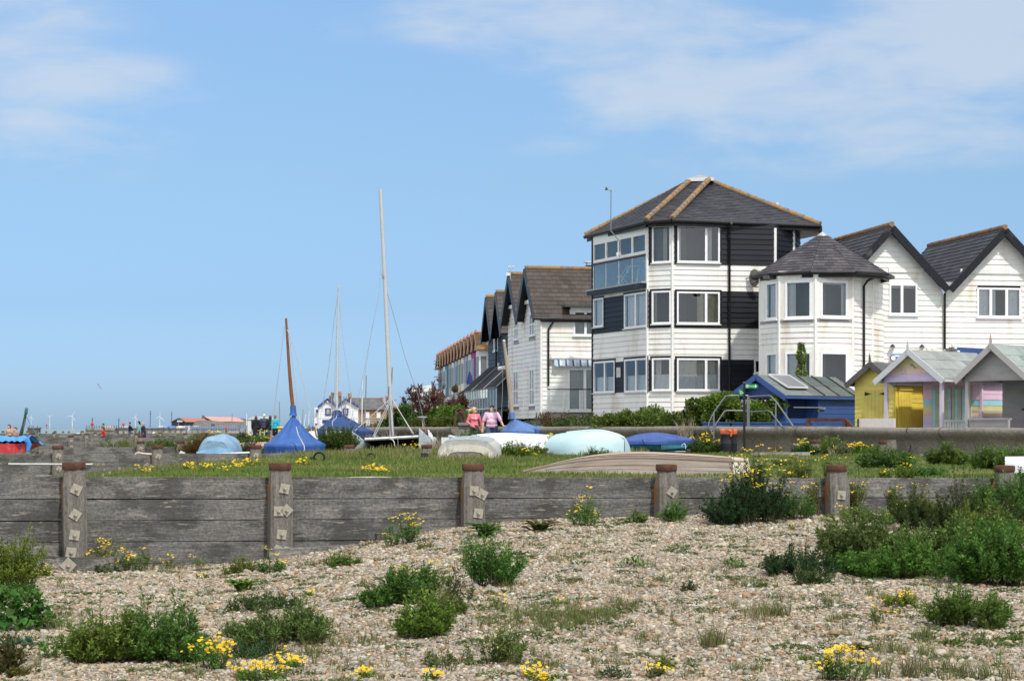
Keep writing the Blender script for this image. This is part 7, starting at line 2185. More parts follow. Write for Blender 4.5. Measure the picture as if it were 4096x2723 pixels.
def xy_field(rg):
 d_ = rg.uniform(29, 75); x = rg.uniform(-.27, .27) * d_
 return (x, d_) if g1(x) + .3 < d_ < wall_y(x) - .4 and wob(x * .7, d_ * .7) > rg.uniform(-.6, .9) else (None, 0)
def xy_left(rg):
 d_ = rg.uniform(76, 165); x = rg.uniform(-.27, -.06) * d_
 return (x, d_) if d_ < wall_y(x) - .4 and wob(x * .5, d_ * .4) > rg.uniform(-.5, .5) else (None, 0)
def xy_shingle(rg):
 d_ = rg.uniform(12.8, 29); x = rg.uniform(-1, 1) * (.27 * d_ + 2)
 return (x, d_) if d_ < g1(x) - .4 and wob(x * 1.3 + 2, d_ * 1.1) > rg.uniform(-.9, 1.3) else (None, 0)
ground_leaves('field_weeds', 'low leafy weeds among the field grass', 420, xy_field, .08, .24, .05, .07, ((.06, .13, .025), (.15, .23, .05)), 5)
ground_leaves('shore_weeds', 'green weeds between the far groynes', 1000, xy_left, .3, .9, .14, .32, ((.06, .11, .03), (.15, .21, .06)), 6)
ground_leaves('shingle_weeds', 'tiny green sprigs creeping over the shingle', 2000, xy_shingle, .04, .15, .028, .035, ((.05, .10, .025), (.13, .18, .055)), 7)
# --- thin grass and tiny weeds through the shingle
def shingle_grass():
 P_, H_, C_ = [], [], []
 def tuft(px, py, wpx, n, hh, q):
  c0 = hit(px, py)
  w_ = wpx * c0.y / F
  m_ = max(1, n // 11); i_ = rng.integers(0, m_, n)
  x = c0.x + rng.normal(0, w_ * .4, m_)[i_] + rng.normal(0, .014, n); y = c0.y + rng.normal(0, w_ * .6, m_)[i_] + rng.normal(0, .014, n)
  hh = (hh * rng.uniform(.45, 1.25, m_))[i_]
  P_.append(np.stack([x, y, ground_z(x, y)], 1)); H_.append(hh * rng.uniform(.5, 1.1, n))
  cc = mixc((.075, .13, .028), (.18, .21, .065), rng.random(n)); st_ = rng.random(n) < q
  cc[st_] = np.array([.20, .145, .085]) * rng.uniform(.7, 1.2, (st_.sum(), 1)); C_.append(cc)
 def p2(x, y): return 1000 + x * .6205, 1750 + y * .6205
 def p3(x, y): return 2000 + x * .6205, 1750 + y * .6205
 def p4(x, y): return 2796 + x * .6205, 1750 + y * .6205
 for x, y, w_, n in ((250, 1150, 700, 2600), (420, 1190, 420, 1400), (600, 1150, 160, 500), (820, 1090, 200, 350)):
  tuft(*p3(x, y), w_ * .62, n, .085, .22)
 for (x, y, w_, n, h_) in ((600, 690, 90, 90, .09), (270, 720, 90, 80, .08), (210, 660, 90, 70, .07), (400, 790, 120, 120, .09), (600, 745, 90, 70, .07), (930, 665, 80, 60, .07), (1280, 720, 90, 70, .08), (800, 950, 150, 170, .08), (1060, 930, 130, 130, .09), (500, 950, 110, 90, .08),
       (1640, 1160, 130, 150, .17), (1760, 1150, 120, 130, .17), (1330, 1350, 160, 120, .18), (930, 1300, 150, 150, .08), (1150, 860, 140, 90, .06), (850, 1090, 140, 130, .12), (1650, 950, 180, 170, .09), (1200, 1130, 260, 120, .07), (640, 610, 110, 100, .09), (1330, 640, 110, 90, .08), (1560, 680, 70, 60, .07), (1420, 880, 90, 70, .07), (720, 800, 100, 60, .08),
       (1200, 1210, 220, 120, .07), (350, 1480, 120, 90, .08), (1560, 1500, 180, 160, .07), (250, 1400, 120, 60, .1), (1000, 760, 90, 50, .07), (1100, 1470, 60, 40, .05), (750, 1460, 200, 160, .06)):
  tuft(*p3(x, y), w_ * .62, n, h_, .3)
 for (x, y, w_, n, h_) in ((480, 1150, 150, 130, .17), (90, 1340, 160, 130, .2), (830, 1080, 150, 120, .1), (950, 1200, 180, 90, .1), (1160, 1040, 170, 150, .09), (1490, 1300, 190, 180, .12), (1250, 1390, 170, 150, .12), (1470, 1400, 150, 120, .1), (1820, 1220, 150, 120, .14), (300, 1490, 180, 170, .06), (1050, 1000, 150, 90, .08), (270, 660, 110, 80, .08), (640, 1050, 200, 130, .08), (1200, 880, 120, 90, .08), (1560, 980, 120, 90, .08), (1840, 1310, 220, 60, .1), (1800, 1540, 400, 260, .18), (1250, 1540, 300, 170, .18), (1500, 1520, 250, 150, .16),
       (700, 920, 130, 80, .15), (1150, 1190, 130, 60, .1), (520, 1040, 130, 60, .1)):
  tuft(*p4(x, y), w_ * .62, n, h_, .3)
 for (x, y, w_, n, h_) in ((350, 830, 260, 220, .10), (470, 800, 180, 140, .1), (620, 760, 140, 90, .08), (740, 940, 160, 110, .08), (520, 990, 110, 80, .08), (620, 1340, 260, 160, .12), (720, 1320, 140, 70, .08), (860, 1230, 220, 150, .06), (780, 1340, 150, 80, .1), (330, 1420, 280, 160, .14), (1700, 780, 180, 90, .07), (1850, 700, 110, 80, .08), (1660, 960, 130, 90, .08), (1350, 1100, 160, 60, .1), (650, 1500, 300, 160, .1), (1980, 800, 140, 90, .08), (1900, 1490, 220, 110, .1), (1240, 740, 120, 60, .07)):
  tuft(*p2(x, y), w_ * .62, n, h_, .35)
 for (x, y, w_, n, h_) in ((1000, 850, 360, 300, .12), (1180, 835, 240, 240, .13), (450, 850, 120, 70, .13), (300, 960, 260, 150, .09), (340, 1150, 260, 170, .12), (930, 1150, 120, 60, .08), (1380, 1010, 140, 90, .08), (1950, 840, 160, 90, .09), (1240, 1540, 180, 100, .1), (200, 1500, 260, 100, .1), (360, 1240, 200, 130, .2), (1900, 1290, 160, 80, .15)):
  tuft(x * .6205, 1750 + y * .6205, w_ * .62, n, h_, .35)
 # a sparse general scatter
 n = 4200
 px = rng.uniform(-600, 4700, n); py = rng.uniform(2090, 2720, n)
 for a, b_ in zip(px, py):
  if b_ < 2300 - a * .13: continue
  if rng.random() < .55 + .4 * math.sin(a * .006) * math.sin(b_ * .013):
   tuft(a, b_, rng.uniform(20, 60), int(rng.uniform(4, 16)), rng.uniform(.03, .09), .45)
 pos, h, c = np.concatenate(P_), np.concatenate(H_), np.concatenate(C_)
 keep = pos[:, 1] < g1(pos[:, 0]) - .35
 pos, h, c = pos[keep], h[keep], c[keep]
 vs, fs, cc = blades(pos, h, np.full(len(h), .0045) + .003 * rng.random(len(h)), c, rng, lean=1.35)
 return kind(mesh_obj('shingle_grass', vs, fs, cc, M['grass']), 'stuff', 'sparse grass tufts growing through the shingle')
shingle_grass()
# --- loose stones lying on the shingle sheet
def pebbles():
 N = 255000
 d_ = 12.3 + (31.5 - 12.3) * rng.random(N) ** 1.0
 X = (rng.random(N) - .5) * 2 * (.2626 * d_ + 2.4)
 keep = (d_ < g1(X) - .02)
 X, d_ = X[keep], d_[keep]
 n = len(X)
 sz = .0106 * np.exp(rng.normal(0, .38, n)) * (1 + .012 * (d_ - 13))
 big = rng.random(n) < .010; sz[big] *= 2.0
 z = ground_z(X, d_) + sz * .22
 me = bpy.data.meshes.new('pebbles')
 me.vertices.add(n); me.vertices.foreach_set('co', np.stack([X, d_, z], 1).astype(np.float32).ravel())
 sc_ = np.stack([sz * 2 * rng.uniform(.9, 1.35, n), sz * 2 * rng.uniform(.75, 1.1, n), sz * 2 * rng.uniform(.5, .8, n)], 1)
 a = me.attributes.new('scl', 'FLOAT_VECTOR', 'POINT'); a.data.foreach_set('vector', sc_.astype(np.float32).ravel())
 ro = np.stack([rng.normal(0, .3, n), rng.normal(0, .3, n), rng.uniform(0, 6.28, n)], 1)
 a = me.attributes.new('rot', 'FLOAT_VECTOR', 'POINT'); a.data.foreach_set('vector', ro.astype(np.float32).ravel())
 pal = np.array([(.58, .53, .45), (.66, .63, .58), (.50, .38, .27), (.55, .46, .36), (.46, .28, .16), (.36, .24, .15), (.30, .29, .29), (.42, .41, .40), (.64, .56, .46), (.70, .67, .62), (.52, .42, .31), (.60, .50, .39)])
 cc = np.ones((n, 4)); cc[:, :3] = pal[rng.integers(0, len(pal), n)] * rng.uniform(.44, .76, (n, 1)) * np.array([.97, .955, .87])
 a = me.attributes.new('stone', 'FLOAT_COLOR', 'POINT'); a.data.foreach_set('color', cc.astype(np.float32).ravel())
 m, t, p = newmat('pebble_stone')
 at_ = t.n('ShaderNodeAttribute', attribute_name='stone', attribute_type='INSTANCER')
 oc = t.n('ShaderNodeTexCoord').outputs['Object']
 t.L.new(t.mix(1.0, at_.outputs['Color'], t.mapr(t.noise(oc, 2.2, 3), .3, .7, .8, 1.15), 'MULTIPLY'), p.inputs['Base Color'])
 p.inputs['Roughness'].default_value = .6
 o = bpy.data.objects.new('pebbles', me); col.objects.link(o)
 ng = bpy.data.node_groups.new('pebble_scatter', 'GeometryNodeTree')
 ng.interface.new_socket('Geometry', in_out='INPUT', socket_type='NodeSocketGeometry'); ng.interface.new_socket('Geometry', in_out='OUTPUT', socket_type='NodeSocketGeometry')
 nd = ng.nodes.new
 gi, go_ = nd('NodeGroupInput'), nd('NodeGroupOutput')
 ico = nd('GeometryNodeMeshIcoSphere'); ico.inputs['Radius'].default_value = .5; ico.inputs['Subdivisions'].default_value = 2
 nz_ = nd('ShaderNodeTexNoise'); nz_.inputs['Scale'].default_value = 1.8
 vm = nd('ShaderNodeVectorMath'); vm.operation = 'SUBTRACT'; vm.inputs[1].default_value = (.5, .5, .5)
 vs2 = nd('ShaderNodeVectorMath'); vs2.operation = 'SCALE'; vs2.inputs['Scale'].default_value = .45
 ng.links.new(nz_.outputs['Color'], vm.inputs[0]); ng.links.new(vm.outputs[0], vs2.inputs[0])
 sp_ = nd('GeometryNodeSetPosition'); ng.links.new(ico.outputs['Mesh'], sp_.inputs['Geometry']); ng.links.new(vs2.outputs[0], sp_.inputs['Offset'])
 ss = nd('GeometryNodeSetShadeSmooth'); ng.links.new(sp_.outputs[0], ss.inputs[0])
 sm_ = nd('GeometryNodeSetMaterial'); sm_.inputs['Material'].default_value = m; ng.links.new(ss.outputs[0], sm_.inputs[0])
 ip = nd('GeometryNodeInstanceOnPoints')
 ng.links.new(gi.outputs[0], ip.inputs['Points']); ng.links.new(sm_.outputs[0], ip.inputs['Instance'])
 for nm, sk in (('rot', 'Rotation'), ('scl', 'Scale')):
  at2 = nd('GeometryNodeInputNamedAttribute'); at2.data_type = 'FLOAT_VECTOR'; at2.inputs['Name'].default_value = nm
  if nm == 'rot':
   e2 = nd('FunctionNodeEulerToRotation'); ng.links.new(at2.outputs['Attribute'], e2.inputs[0]); ng.links.new(e2.outputs[0], ip.inputs[sk])
  else:
   ng.links.new(at2.outputs['Attribute'], ip.inputs[sk])
 ng.links.new(ip.outputs[0], go_.inputs[0])
 md = o.modifiers.new('scatter', 'NODES'); md.node_group = ng
 me.materials.append(m)
 return kind(o, 'stuff', 'loose cream, tan and grey flint pebbles')
pebbles()
# --- single plants on the shingle (x, y in the lower-left, 2nd, 3rd, 4th quarter crops)
def q1(x, y): return x * .6205, 1750 + y * .6205
def q2(x, y): return 1000 + x * .6205, 1750 + y * .6205
def q3(x, y): return 2000 + x * .6205, 1750 + y * .6205
def q4(x, y): return 2796 + x * .6205, 1750 + y * .6205
k_ = .6205
def B(q, x, y, w_, h, label, **kw): return bush(label, *q(x, y), w_ * k_, h * k_, **kw)
B(q1, 40, 985, 360, 390, 'dark bushy weed at the left edge in front of the waling beam', leaf=.05, dens=1.2)
rosette('glossy broad leaved sea beet at the left edge of the shingle', *q1(170, 1245), 500 * k_, 250 * k_, cols=((.03, .10, .018), (.09, .20, .035)), n=170, wid=.62, wavy=.3, sp=.2, ll=.16, mound=1, name='sea_beet')
rosette('second clump of glossy sea beet beneath the left bushy weed', *q1(20, 1120), 300 * k_, 160 * k_, cols=((.03, .10, .018), (.09, .20, .035)), n=80, wid=.62, wavy=.3, sp=.2, ll=.2, mound=1, name='sea_beet')
B(q1, 640, 1440, 440, 330, 'wide dark green shrub left half of the long clump at lower left', dens=1.3, leaf=.05)
B(q1, 1120, 1440, 520, 380, 'tallest part of the long dark shrub clump at lower left', dens=1.3, leaf=.05)
B(q1, 360, 1410, 180, 200, 'spindly upright weed between the sea beet and the long shrub', dens=.5)
B(q1, 1830, 1340, 560, 240, 'low spreading dark shrub below the second groyne post', dens=1.2, leaf=.05)
B(q1, 1700, 1110, 420, 130, 'flat greyish weed mat above the low dark shrub', dens=.8, cols=((.03, .07, .03), (.07, .12, .05)))
B(q1, 1640, 1420, 340, 110, 'feathery green mat in front of the yellow ragwort', dens=.9, cols=((.03, .08, .03), (.06, .12, .05)), leaf=.03)
rosette('light green leafy rosette under the second groyne post', *q1(1565, 990), 210 * k_, 95 * k_, n=34, wid=.3, name='leafy_rosette')
B(q1, 1560, 875, 210, 120, 'dark tuft of weed at the foot of the second groyne post', dens=.9)
B(q1, 1740, 870, 180, 90, 'small green weed with one yellow head beside the second post', dens=.8, cols=MG, flowers=3, fl_h=1.4)
B(q1, 690, 850, 200, 190, 'tall yellow ragwort against the planks right of the first post', cols=MG, dens=.55, flowers=14, fl_h=1.18, fl_per=6)
B(q1, 890, 860, 260, 130, 'sprawling yellow ragwort low against the planks', cols=MG, dens=.5, flowers=13, fl_h=1.2, fl_per=5)
B(q1, 1095, 840, 110, 90, 'two thin stalks of yellow ragwort before the bottom plank', cols=MG, dens=.3, flowers=3, fl_h=1.25, fl_per=5)
B(q1, 1285, 830, 70, 90, 'single thin yellow ragwort stalk left of the second post', cols=MG, dens=.25, flowers=1, fl_h=1.2, fl_per=8)
B(q1, 255, 900, 150, 70, 'bright yellow flower clump under the waling beam', cols=LG_, dens=.7, flowers=12, fl_h=1.15, fl_per=6)
B(q1, 690, 870, 170, 60, 'silvery sea kale leaves under the ragwort', cols=GG, dens=.8, leaf=.07, lw=.6, name='sea_kale')
B(q1, 120, 1340, 150, 45, 'silvery grey leaf mat at the lower left edge', cols=GG, dens=.9, leaf=.05, lw=.6, name='sea_kale')
B(q1, 40, 1520, 220, 250, 'reddish green leafy weed in the bottom left corner', cols=RG_, dens=.9, leaf=.075, lw=.3)
B(q1, 140, 1540, 150, 70, 'small olive weed right of the corner plant', cols=RG_, dens=.7)
B(q1, 1370, 1500, 250, 190, 'tall bright yellow ragwort near the bottom left of centre', cols=LG_, dens=.6, flowers=15, fl_h=1.15, fl_per=7, fr=.016)
B(q1, 1680, 1565, 330, 90, 'yellow ragwort cut off by the bottom edge with pinkish buds', cols=LG_, dens=.7, flowers=12, fl_h=1.2, fl_per=7, fr=.017)
B(q1, 1870, 1480, 110, 40, 'small yellow flower head right of the bottom ragwort', cols=MG, dens=.4, flowers=4, fl_h=1.3, fl_per=6)
B(q1, 1990, 1020, 60, 30, 'tiny yellow flower above the flat weed mat', cols=MG, dens=.4, flowers=2, fl_h=1.4, fl_per=6)
B(q1, 1300, 910, 60, 30, 'tiny yellow flower on bare shingle left of the second post', cols=MG, dens=.4, flowers=2, fl_h=1.3, fl_per=5)
B(q2, 975, 1075, 440, 240, 'dark green shrub at centre with yellow flowers rising behind', dens=1.3, leaf=.05)
B(q2, 1080, 960, 420, 130, 'yellow ragwort behind the central dark shrub', cols=MG, dens=.5, flowers=12, fl_h=1.25, fl_per=5)
B(q2, 1120, 1290, 300, 280, 'compact dark shrub nearest the camera at centre', dens=1.4, leaf=.05)
B(q2, 1570, 960, 360, 320, 'upright vase shaped shrub below the third groyne post', dens=1.1, leaf=.048, bx=.2)
B(q2, 1350, 1040, 220, 170, 'wispy grey green weed right of the central dark shrub', dens=.5, cols=((.03, .07, .03), (.07, .12, .05)))
B(q2, 1270, 1480, 300, 130, 'sparse sprawling weed at the bottom centre', dens=.5, bx=.7)
B(q2, 1640, 1450, 330, 230, 'dense tip of the sprawling weed at the bottom centre', dens=.8)
B(q2, 600, 830, 210, 75, 'dock leaves by the fallen waling beam', dens=.8, leaf=.075, lw=.25, cols=MG)
B(q2, 990, 685, 230, 170, 'yellow ragwort against the planks left of the third post', cols=MG, dens=.7, flowers=11, fl_h=1.15, fl_per=7)
B(q2, 1130, 715, 110, 50, 'small sprig at the foot of the planks below the ragwort', cols=MG, dens=.5)
rosette('dark toothed dock at the foot of the third groyne post', *q2(1520, 640), 240 * k_, 115 * k_, cols=((.05, .12, .025), (.13, .20, .05)), n=44, wid=.28, name='dock_plant')
rosette('reddish flat dock right of the third groyne post', *q2(1870, 602), 220 * k_, 80 * k_, cols=((.05, .09, .02), (.14, .12, .045)), n=36, wid=.26, name='dock_plant')
B(q2, 750, 1545, 100, 40, 'yellow flower head at the bottom edge left of centre', cols=MG, dens=.4, flowers=4, fl_h=1.3, fl_per=8, fr=.017)
B(q2, 1160, 1565, 60, 50, 'yellow flower pair at the bottom edge near the centre', cols=MG, dens=.4, flowers=3, fl_h=1.3, fl_per=6, fr=.017)
B(q2, 240, 1480, 130, 60, 'yellow flowers between bottom ragwort and grass', cols=MG, dens=.4, flowers=5, fl_h=1.3, fl_per=6, fr=.016)
B(q2, 1590, 1090, 120, 35, 'pair of yellow flowers on the green grass strip', cols=MG, dens=.4, flowers=3, fl_h=1.4, fl_per=5)
B(q2, 1980, 1075, 40, 30, 'lone yellow flower in the grass strip', cols=MG, dens=.4, flowers=1, fl_h=1.4, fl_per=5)
B(q3, 548, 570, 170, 190, 'yellow ragwort midway between third and fourth posts', cols=MG, dens=.75, flowers=12, fl_h=1.12, fl_per=6)
B(q3, 1105, 545, 140, 150, 'long leaved dock and grass at the fourth post', cols=MG, dens=.9, leaf=.11, lw=.2)
B(q3, 880, 550, 120, 60, 'low dock tuft left of the fourth post', cols=MG, dens=.7, leaf=.08, lw=.25)
B(q3, 1590, 550, 490, 340, 'large rounded dark bush topped with yellow flowers right of the fourth post', dens=1.7, leaf=.045, flowers=46, fl_h=1.10, fl_per=5, cols=((.018, .05, .022), (.045, .10, .04)), depth=.6, flf=.5)
B(q3, 1880, 530, 320, 190, 'loose bright weed with yellow flowers right of the large bush', cols=MG, dens=.8, flowers=9, fl_h=1.25, fl_per=5)
rosette('small dark thistle patch in the middle of the bare shingle', *q3(870, 830), 230 * k_, 55 * k_, cols=DG, n=60, wid=.2, sp=.2, ll=.22, mound=1, name='thistle_patch')
rosette('second dark thistle patch right of the bare shingle middle', *q3(1500, 835), 250 * k_, 45 * k_, cols=DG, n=60, wid=.2, sp=.2, ll=.22, mound=1, name='thistle_patch')
B(q3, 1220, 990, 110, 60, 'small grey green weed right of the grass strip', cols=((.04, .08, .04), (.08, .12, .06)), dens=.6)
B(q3, 1055, 1475, 110, 60, 'round moss green cushion at the bottom', cols=LG_, dens=1.2, leaf=.025, name='cushion_plant')
B(q3, 1000, 1540, 130, 45, 'silver leaved plant with yellow flowers at the bottom edge', cols=GG, dens=.8, leaf=.05, lw=.5, flowers=4, fl_h=1.5, fl_per=7, fr=.016)
B(q3, 170, 1540, 90, 35, 'yellow flowers at the bottom edge right of centre', cols=MG, dens=.4, flowers=4, fl_h=1.3, fl_per=6, fr=.017)
B(q3, 300, 1568, 180, 40, 'wider yellow flower patch on the bottom edge', cols=MG, dens=.5, flowers=7, fl_h=1.3, fl_per=6, fr=.017)
B(q3, 740, 1550, 160, 80, 'grey stemmed weed beside the silver leaved plant', cols=((.04, .08, .04), (.08, .12, .06)), dens=.5)
B(q4, 800, 500, 520, 140, 'ragwort thicket at the foot of the lichened fifth post', cols=MG, dens=.9, flowers=22, fl_h=1.3, fl_per=5, depth=.4)
B(q4, 1310, 450, 260, 120, 'yellow ragwort right of the lichened fifth post', cols=MG, dens=.9, flowers=16, fl_h=1.2, fl_per=5)
B(q4, 1100, 560, 500, 110, 'pale green undergrowth above the right hand shrubs', cols=MG, dens=.8, flowers=6, fl_h=1.4, fl_per=5)
B(q4, 1090, 835, 480, 330, 'dense dark shrub left of the big right hand thicket', dens=1.6, leaf=.06, lw=.42)
B(q4, 620, 880, 440, 170, 'feathery dark weed left of the right hand thicket', dens=1.0, cols=((.02, .05, .02), (.05, .10, .04)))
B(q4, 740, 945, 240, 140, 'low feathery shoots in front of the right hand shrub', dens=.8, cols=((.03, .07, .02), (.07, .13, .04)))
B(q4, 1560, 860, 560, 330, 'broad dark thicket in the right foreground', dens=1.7, leaf=.06, lw=.4)
B(q4, 1900, 960, 520, 420, 'rightmost dark thicket cut by the picture edge', dens=1.7, leaf=.055, lw=.4)
B(q4, 1650, 610, 680, 320, 'mid green thicket hiding the right end of the groyne', dens=1.5, cols=((.025, .06, .018), (.06, .12, .03)))
B(q4, 1960, 540, 420, 310, 'tall leafy weed over the last groyne post', dens=1.5, leaf=.06, lw=.4)
B(q4, 2040, 540, 200, 110, 'mass of small yellow flowers at the right edge', cols=MG, dens=1.0, flowers=26, fl_h=1.1, fl_per=8, fr=.013)
B(q4, 1330, 900, 420, 90, 'low straggling weeds between the two right thickets', dens=.7)
B(q4, 1750, 1220, 520, 250, 'spreading dark shrub at the lower right', dens=1.2, leaf=.05, bx=.3)
B(q4, 1310, 1085, 240, 100, 'bright green ragwort with few yellow heads at lower right', cols=LG_, dens=.8, flowers=7, fl_h=1.35, fl_per=5)
B(q4, 1150, 1190, 120, 110, 'thin stalk of ragwort left of the lower right shrub', cols=MG, dens=.3, flowers=3, fl_h=1.15, fl_per=5)
B(q4, 920, 1570, 280, 190, 'yellow ragwort on the bottom edge at right', cols=MG, dens=.7, flowers=13, fl_h=1.15, fl_per=8, fr=.017)
rosette('small dark toothed rosette near the bottom right ragwort', *q4(1050, 1370), 160 * k_, 50 * k_, cols=((.03, .07, .015), (.09, .10, .03)), n=26, wid=.25, name='dock_plant')
B(q4, 675, 1440, 100, 55, 'round dark weed cushion at the bottom right', dens=1.0, leaf=.03, name='cushion_plant')
B(q4, 1640, 1345, 110, 40, 'ground hugging green sprig at lower right', dens=.6)
B(q4, 2030, 1305, 110, 35, 'flat green sprig near the right edge', dens=.6)
B(q4, 595, 595, 40, 25, 'lone yellow flower on the shingle below the fifth post', cols=MG, dens=.4, flowers=1, fl_h=1.4, fl_per=6)
B(q4, 1250, 900, 600, 240, 'mid green infill between the two big right hand thickets', dens=1.4, leaf=.055)
B(q4, 1850, 720, 460, 260, 'dark leafy growth under the yellow flower mass at the right edge', dens=1.5, leaf=.055)
B(q4, 1480, 520, 330, 150, 'mid green weeds at the groyne planks right of the ragwort', cols=MG, dens=1.2)
B(q4, 950, 690, 330, 130, 'low pale green weeds above the dense right hand shrub', cols=MG, dens=.9)
B(q1, 880, 1440, 420, 300, 'middle of the long dark shrub clump at lower left', dens=1.3, leaf=.05)
B(q1, 80, 1050, 260, 160, 'dark weeds between the left bush and the sea beet', dens=1.0)
B(q2, 1240, 1150, 300, 160, 'dark weeds linking the two central shrubs', dens=1.0)
B(q1, 1560, 1290, 260, 170, 'thin dark shoots left of the low spreading shrub', dens=.8)
# --- plants on the field and along the wall
def Bf(px, py, w_, h, label, d_=None, yt=None, **kw):
 b0 = hit(px, py) if d_ is None else gp(px, d_)
 if yt: h = (P(0, yt, d_).z - b0.z) * F / d_ / 1.1
 kw.setdefault('leaf', .07)
 return bush(label, px, py, w_, h, base=b0, **kw)
Bf(3545, 1875, 210, 75, 'leafy low bush on the grass behind the fifth and last posts', cols=MG, dens=1.2)
Bf(3790, 1860, 150, 85, 'upright leafy bush on the grass under the seawall at right', cols=MG, dens=1.3)
Bf(4000, 1880, 200, 90, 'leafy bush behind the last groyne post', cols=MG, dens=1.3)
Bf(3700, 1905, 150, 40, 'small dark bush just behind the groyne at right', dens=1.0)
Bf(3130, 1865, 70, 22, 'small dark tuft behind the old rowing boat', dens=.9)
Bf(3220, 1838, 90, 40, 'leafy dock at the short capped post', d_=55.6, cols=((.02, .07, .02), (.06, .13, .03)), dens=1.0, leaf=.10)
Bf(3222, 1800, 50, 75, 'tall pale yellow fennel stalk against the seawall', d_=57.5, cols=LG_, dens=.3, flowers=9, fc=(.38, .36, .05), fl_per=10, fl_h=1.05, fr=.03)
Bf(3320, 1830, 100, 110, 'bushy weed with arching shoots right of the short capped post', d_=55.6, cols=MG, dens=.6, leaf=.08)
Bf(3370, 1840, 90, 45, 'grey leaved weed against the seawall', d_=55.0, cols=GG, dens=.9, leaf=.09, lw=.5)
Bf(3435, 1822, 70, 75, 'yellow ragwort tall against the seawall at right', d_=55.0, cols=MG, dens=.7, flowers=12, fl_per=6, fr=.022)
Bf(3510, 1830, 120, 50, 'green bush at the foot of the seawall', d_=54.6, cols=MG, dens=1.1)
Bf(3115, 1815, 60, 14, 'few yellow flowers at the foot of the seawall', d_=58.5, cols=MG, dens=.5, flowers=5, fl_per=5, fr=.02, fl_h=1.5)
Bf(2800, 1815, 150, 85, 'yellow flowered weed between the trolley boat and the bin', d_=59.2, cols=((.06, .12, .02), (.14, .2, .04)), dens=1.1, flowers=16, fl_per=6, fr=.022)
Bf(2700, 1760, 130, 50, 'red valerian behind the trolley boat', d_=61, cols=MG, dens=.8, flowers=12, fc=(.35, .04, .12), fl_per=8, fr=.02)
Bf(2560, 1765, 80, 45, 'yellow flowered scrub left behind the trolley boat', d_=61, cols=LG_, dens=.7, flowers=8, fl_per=5, fr=.02)
Bf(2500, 1832, 40, 30, 'yellow flower clump under the bow of the trolley boat', d_=55.5, cols=MG, dens=.7, flowers=5, fl_per=6, fr=.018)
Bf(2030, 1820, 170, 60, 'yellow flowered weed right of the grey dinghy', d_=51, cols=MG, dens=1.0, flowers=6, fl_per=6, fr=.018)
Bf(2125, 1822, 120, 55, 'leafy weed between the white and aqua hulls', d_=53, cols=((.05, .10, .02), (.12, .18, .04)), dens=1.0)
Bf(1870, 1755, 110, 85, 'bright leafy bush in front of the women', d_=60.5, cols=MG, dens=1.2, leaf=.09)
Bf(2285, 1760, 170, 75, 'pale yellow green fennel behind the aqua hull', d_=58, cols=LG_, dens=.6, flowers=10, fc=(.42, .36, .04), fl_per=8, fr=.025)
Bf(2340, 1730, 70, 60, 'tall yellow alexanders in front of the seawall', d_=62, cols=LG_, dens=.5, flowers=8, fc=(.42, .36, .04), fl_per=10, fr=.03)
Bf(2400, 1850, 130, 55, 'dark grass clump at the nose of the aqua hull', d_=46, cols=((.04, .08, .02), (.10, .13, .05)), dens=1.1, leaf=.10, lw=.12)
Bf(1350, 1800, 170, 110, 'green weeds under the dark blue covered yacht', d_=64, cols=((.04, .09, .02), (.10, .16, .03)), dens=1.2, leaf=.08)
Bf(960, 1795, 220, 70, 'weeds with yellow flowers behind the light blue covered dinghy', d_=66, yt=1735, cols=((.05, .09, .03), (.11, .15, .05)), dens=1.1, flowers=9, fl_per=5, fr=.022)
Bf(840, 1765, 130, 50, 'yellow flowered clump left of the four bystanders', d_=84, yt=1725, cols=MG, dens=.9, flowers=9, fl_per=5, fr=.025)
Bf(1045, 1735, 55, 38, 'yellow green alexanders in front of the four bystanders', d_=86, yt=1716, cols=LG_, dens=.9, flowers=8, fc=(.36, .36, .03), fl_per=8, fr=.03)
Bf(640, 1760, 160, 45, 'leafy green weeds along the third groyne', d_=88, yt=1738, cols=((.05, .11, .03), (.12, .2, .05)), dens=1.1, leaf=.09)
Bf(790, 1770, 130, 80, 'tall dry olive grass clump left of the light blue covered dinghy', d_=74, yt=1722, cols=((.08, .09, .03), (.16, .14, .06)), dens=1.1, leaf=.2, lw=.08, name='grass_clump')
Bf(975, 1722, 50, 40, 'dark scrub behind the white container', d_=118, cols=((.04, .06, .04), (.08, .1, .06)), dens=.9, leaf=.1)
for i_, (px, d_, w_, h, lb) in enumerate(((345, 92, 80, 62, 'pale dead stalks left of the fourth groyne post'), (470, 88, 130, 70, 'pale dead stalks with green shoots before the walkers'), (530, 84, 120, 62, 'dense pale dead stalks under the navy hooded boy'), (155, 58, 55, 48, 'dark green upright weed right of the red dinghy'))):
 Bf(px, 0, w_, h, lb, d_=d_, yt=(1752, 1750, 1752, 1766)[i_], cols=((.07, .13, .025), (.15, .22, .05)), dens=1.1, leaf=.12, lw=.16, name='weed_clump')
 if i_ < 3:
  rg = np.random.default_rng(i_ + 50); b0 = gp(px, d_); n = 90; s_ = F / d_
  bs, ms, ts = stems_curves(w_ / s_ * 1.3, 1.2, P(0, 1733, d_).z - b0.z, n, rg, bx=.7, flat=.3)
  vs, fs = thin_stems(bs, ms, ts, .012, (0, 0, 0))
  r_ = T('dead_stalks', 'dry bleached stalks standing over ' + ('the leftmost', 'the middle', 'the right hand')[i_] + ' weed clump', 'plant', b0, 0, 'dead stalks'); mesh_obj('stem', vs, fs, (.30, .26, .20), M['stem'], r_, local=True)
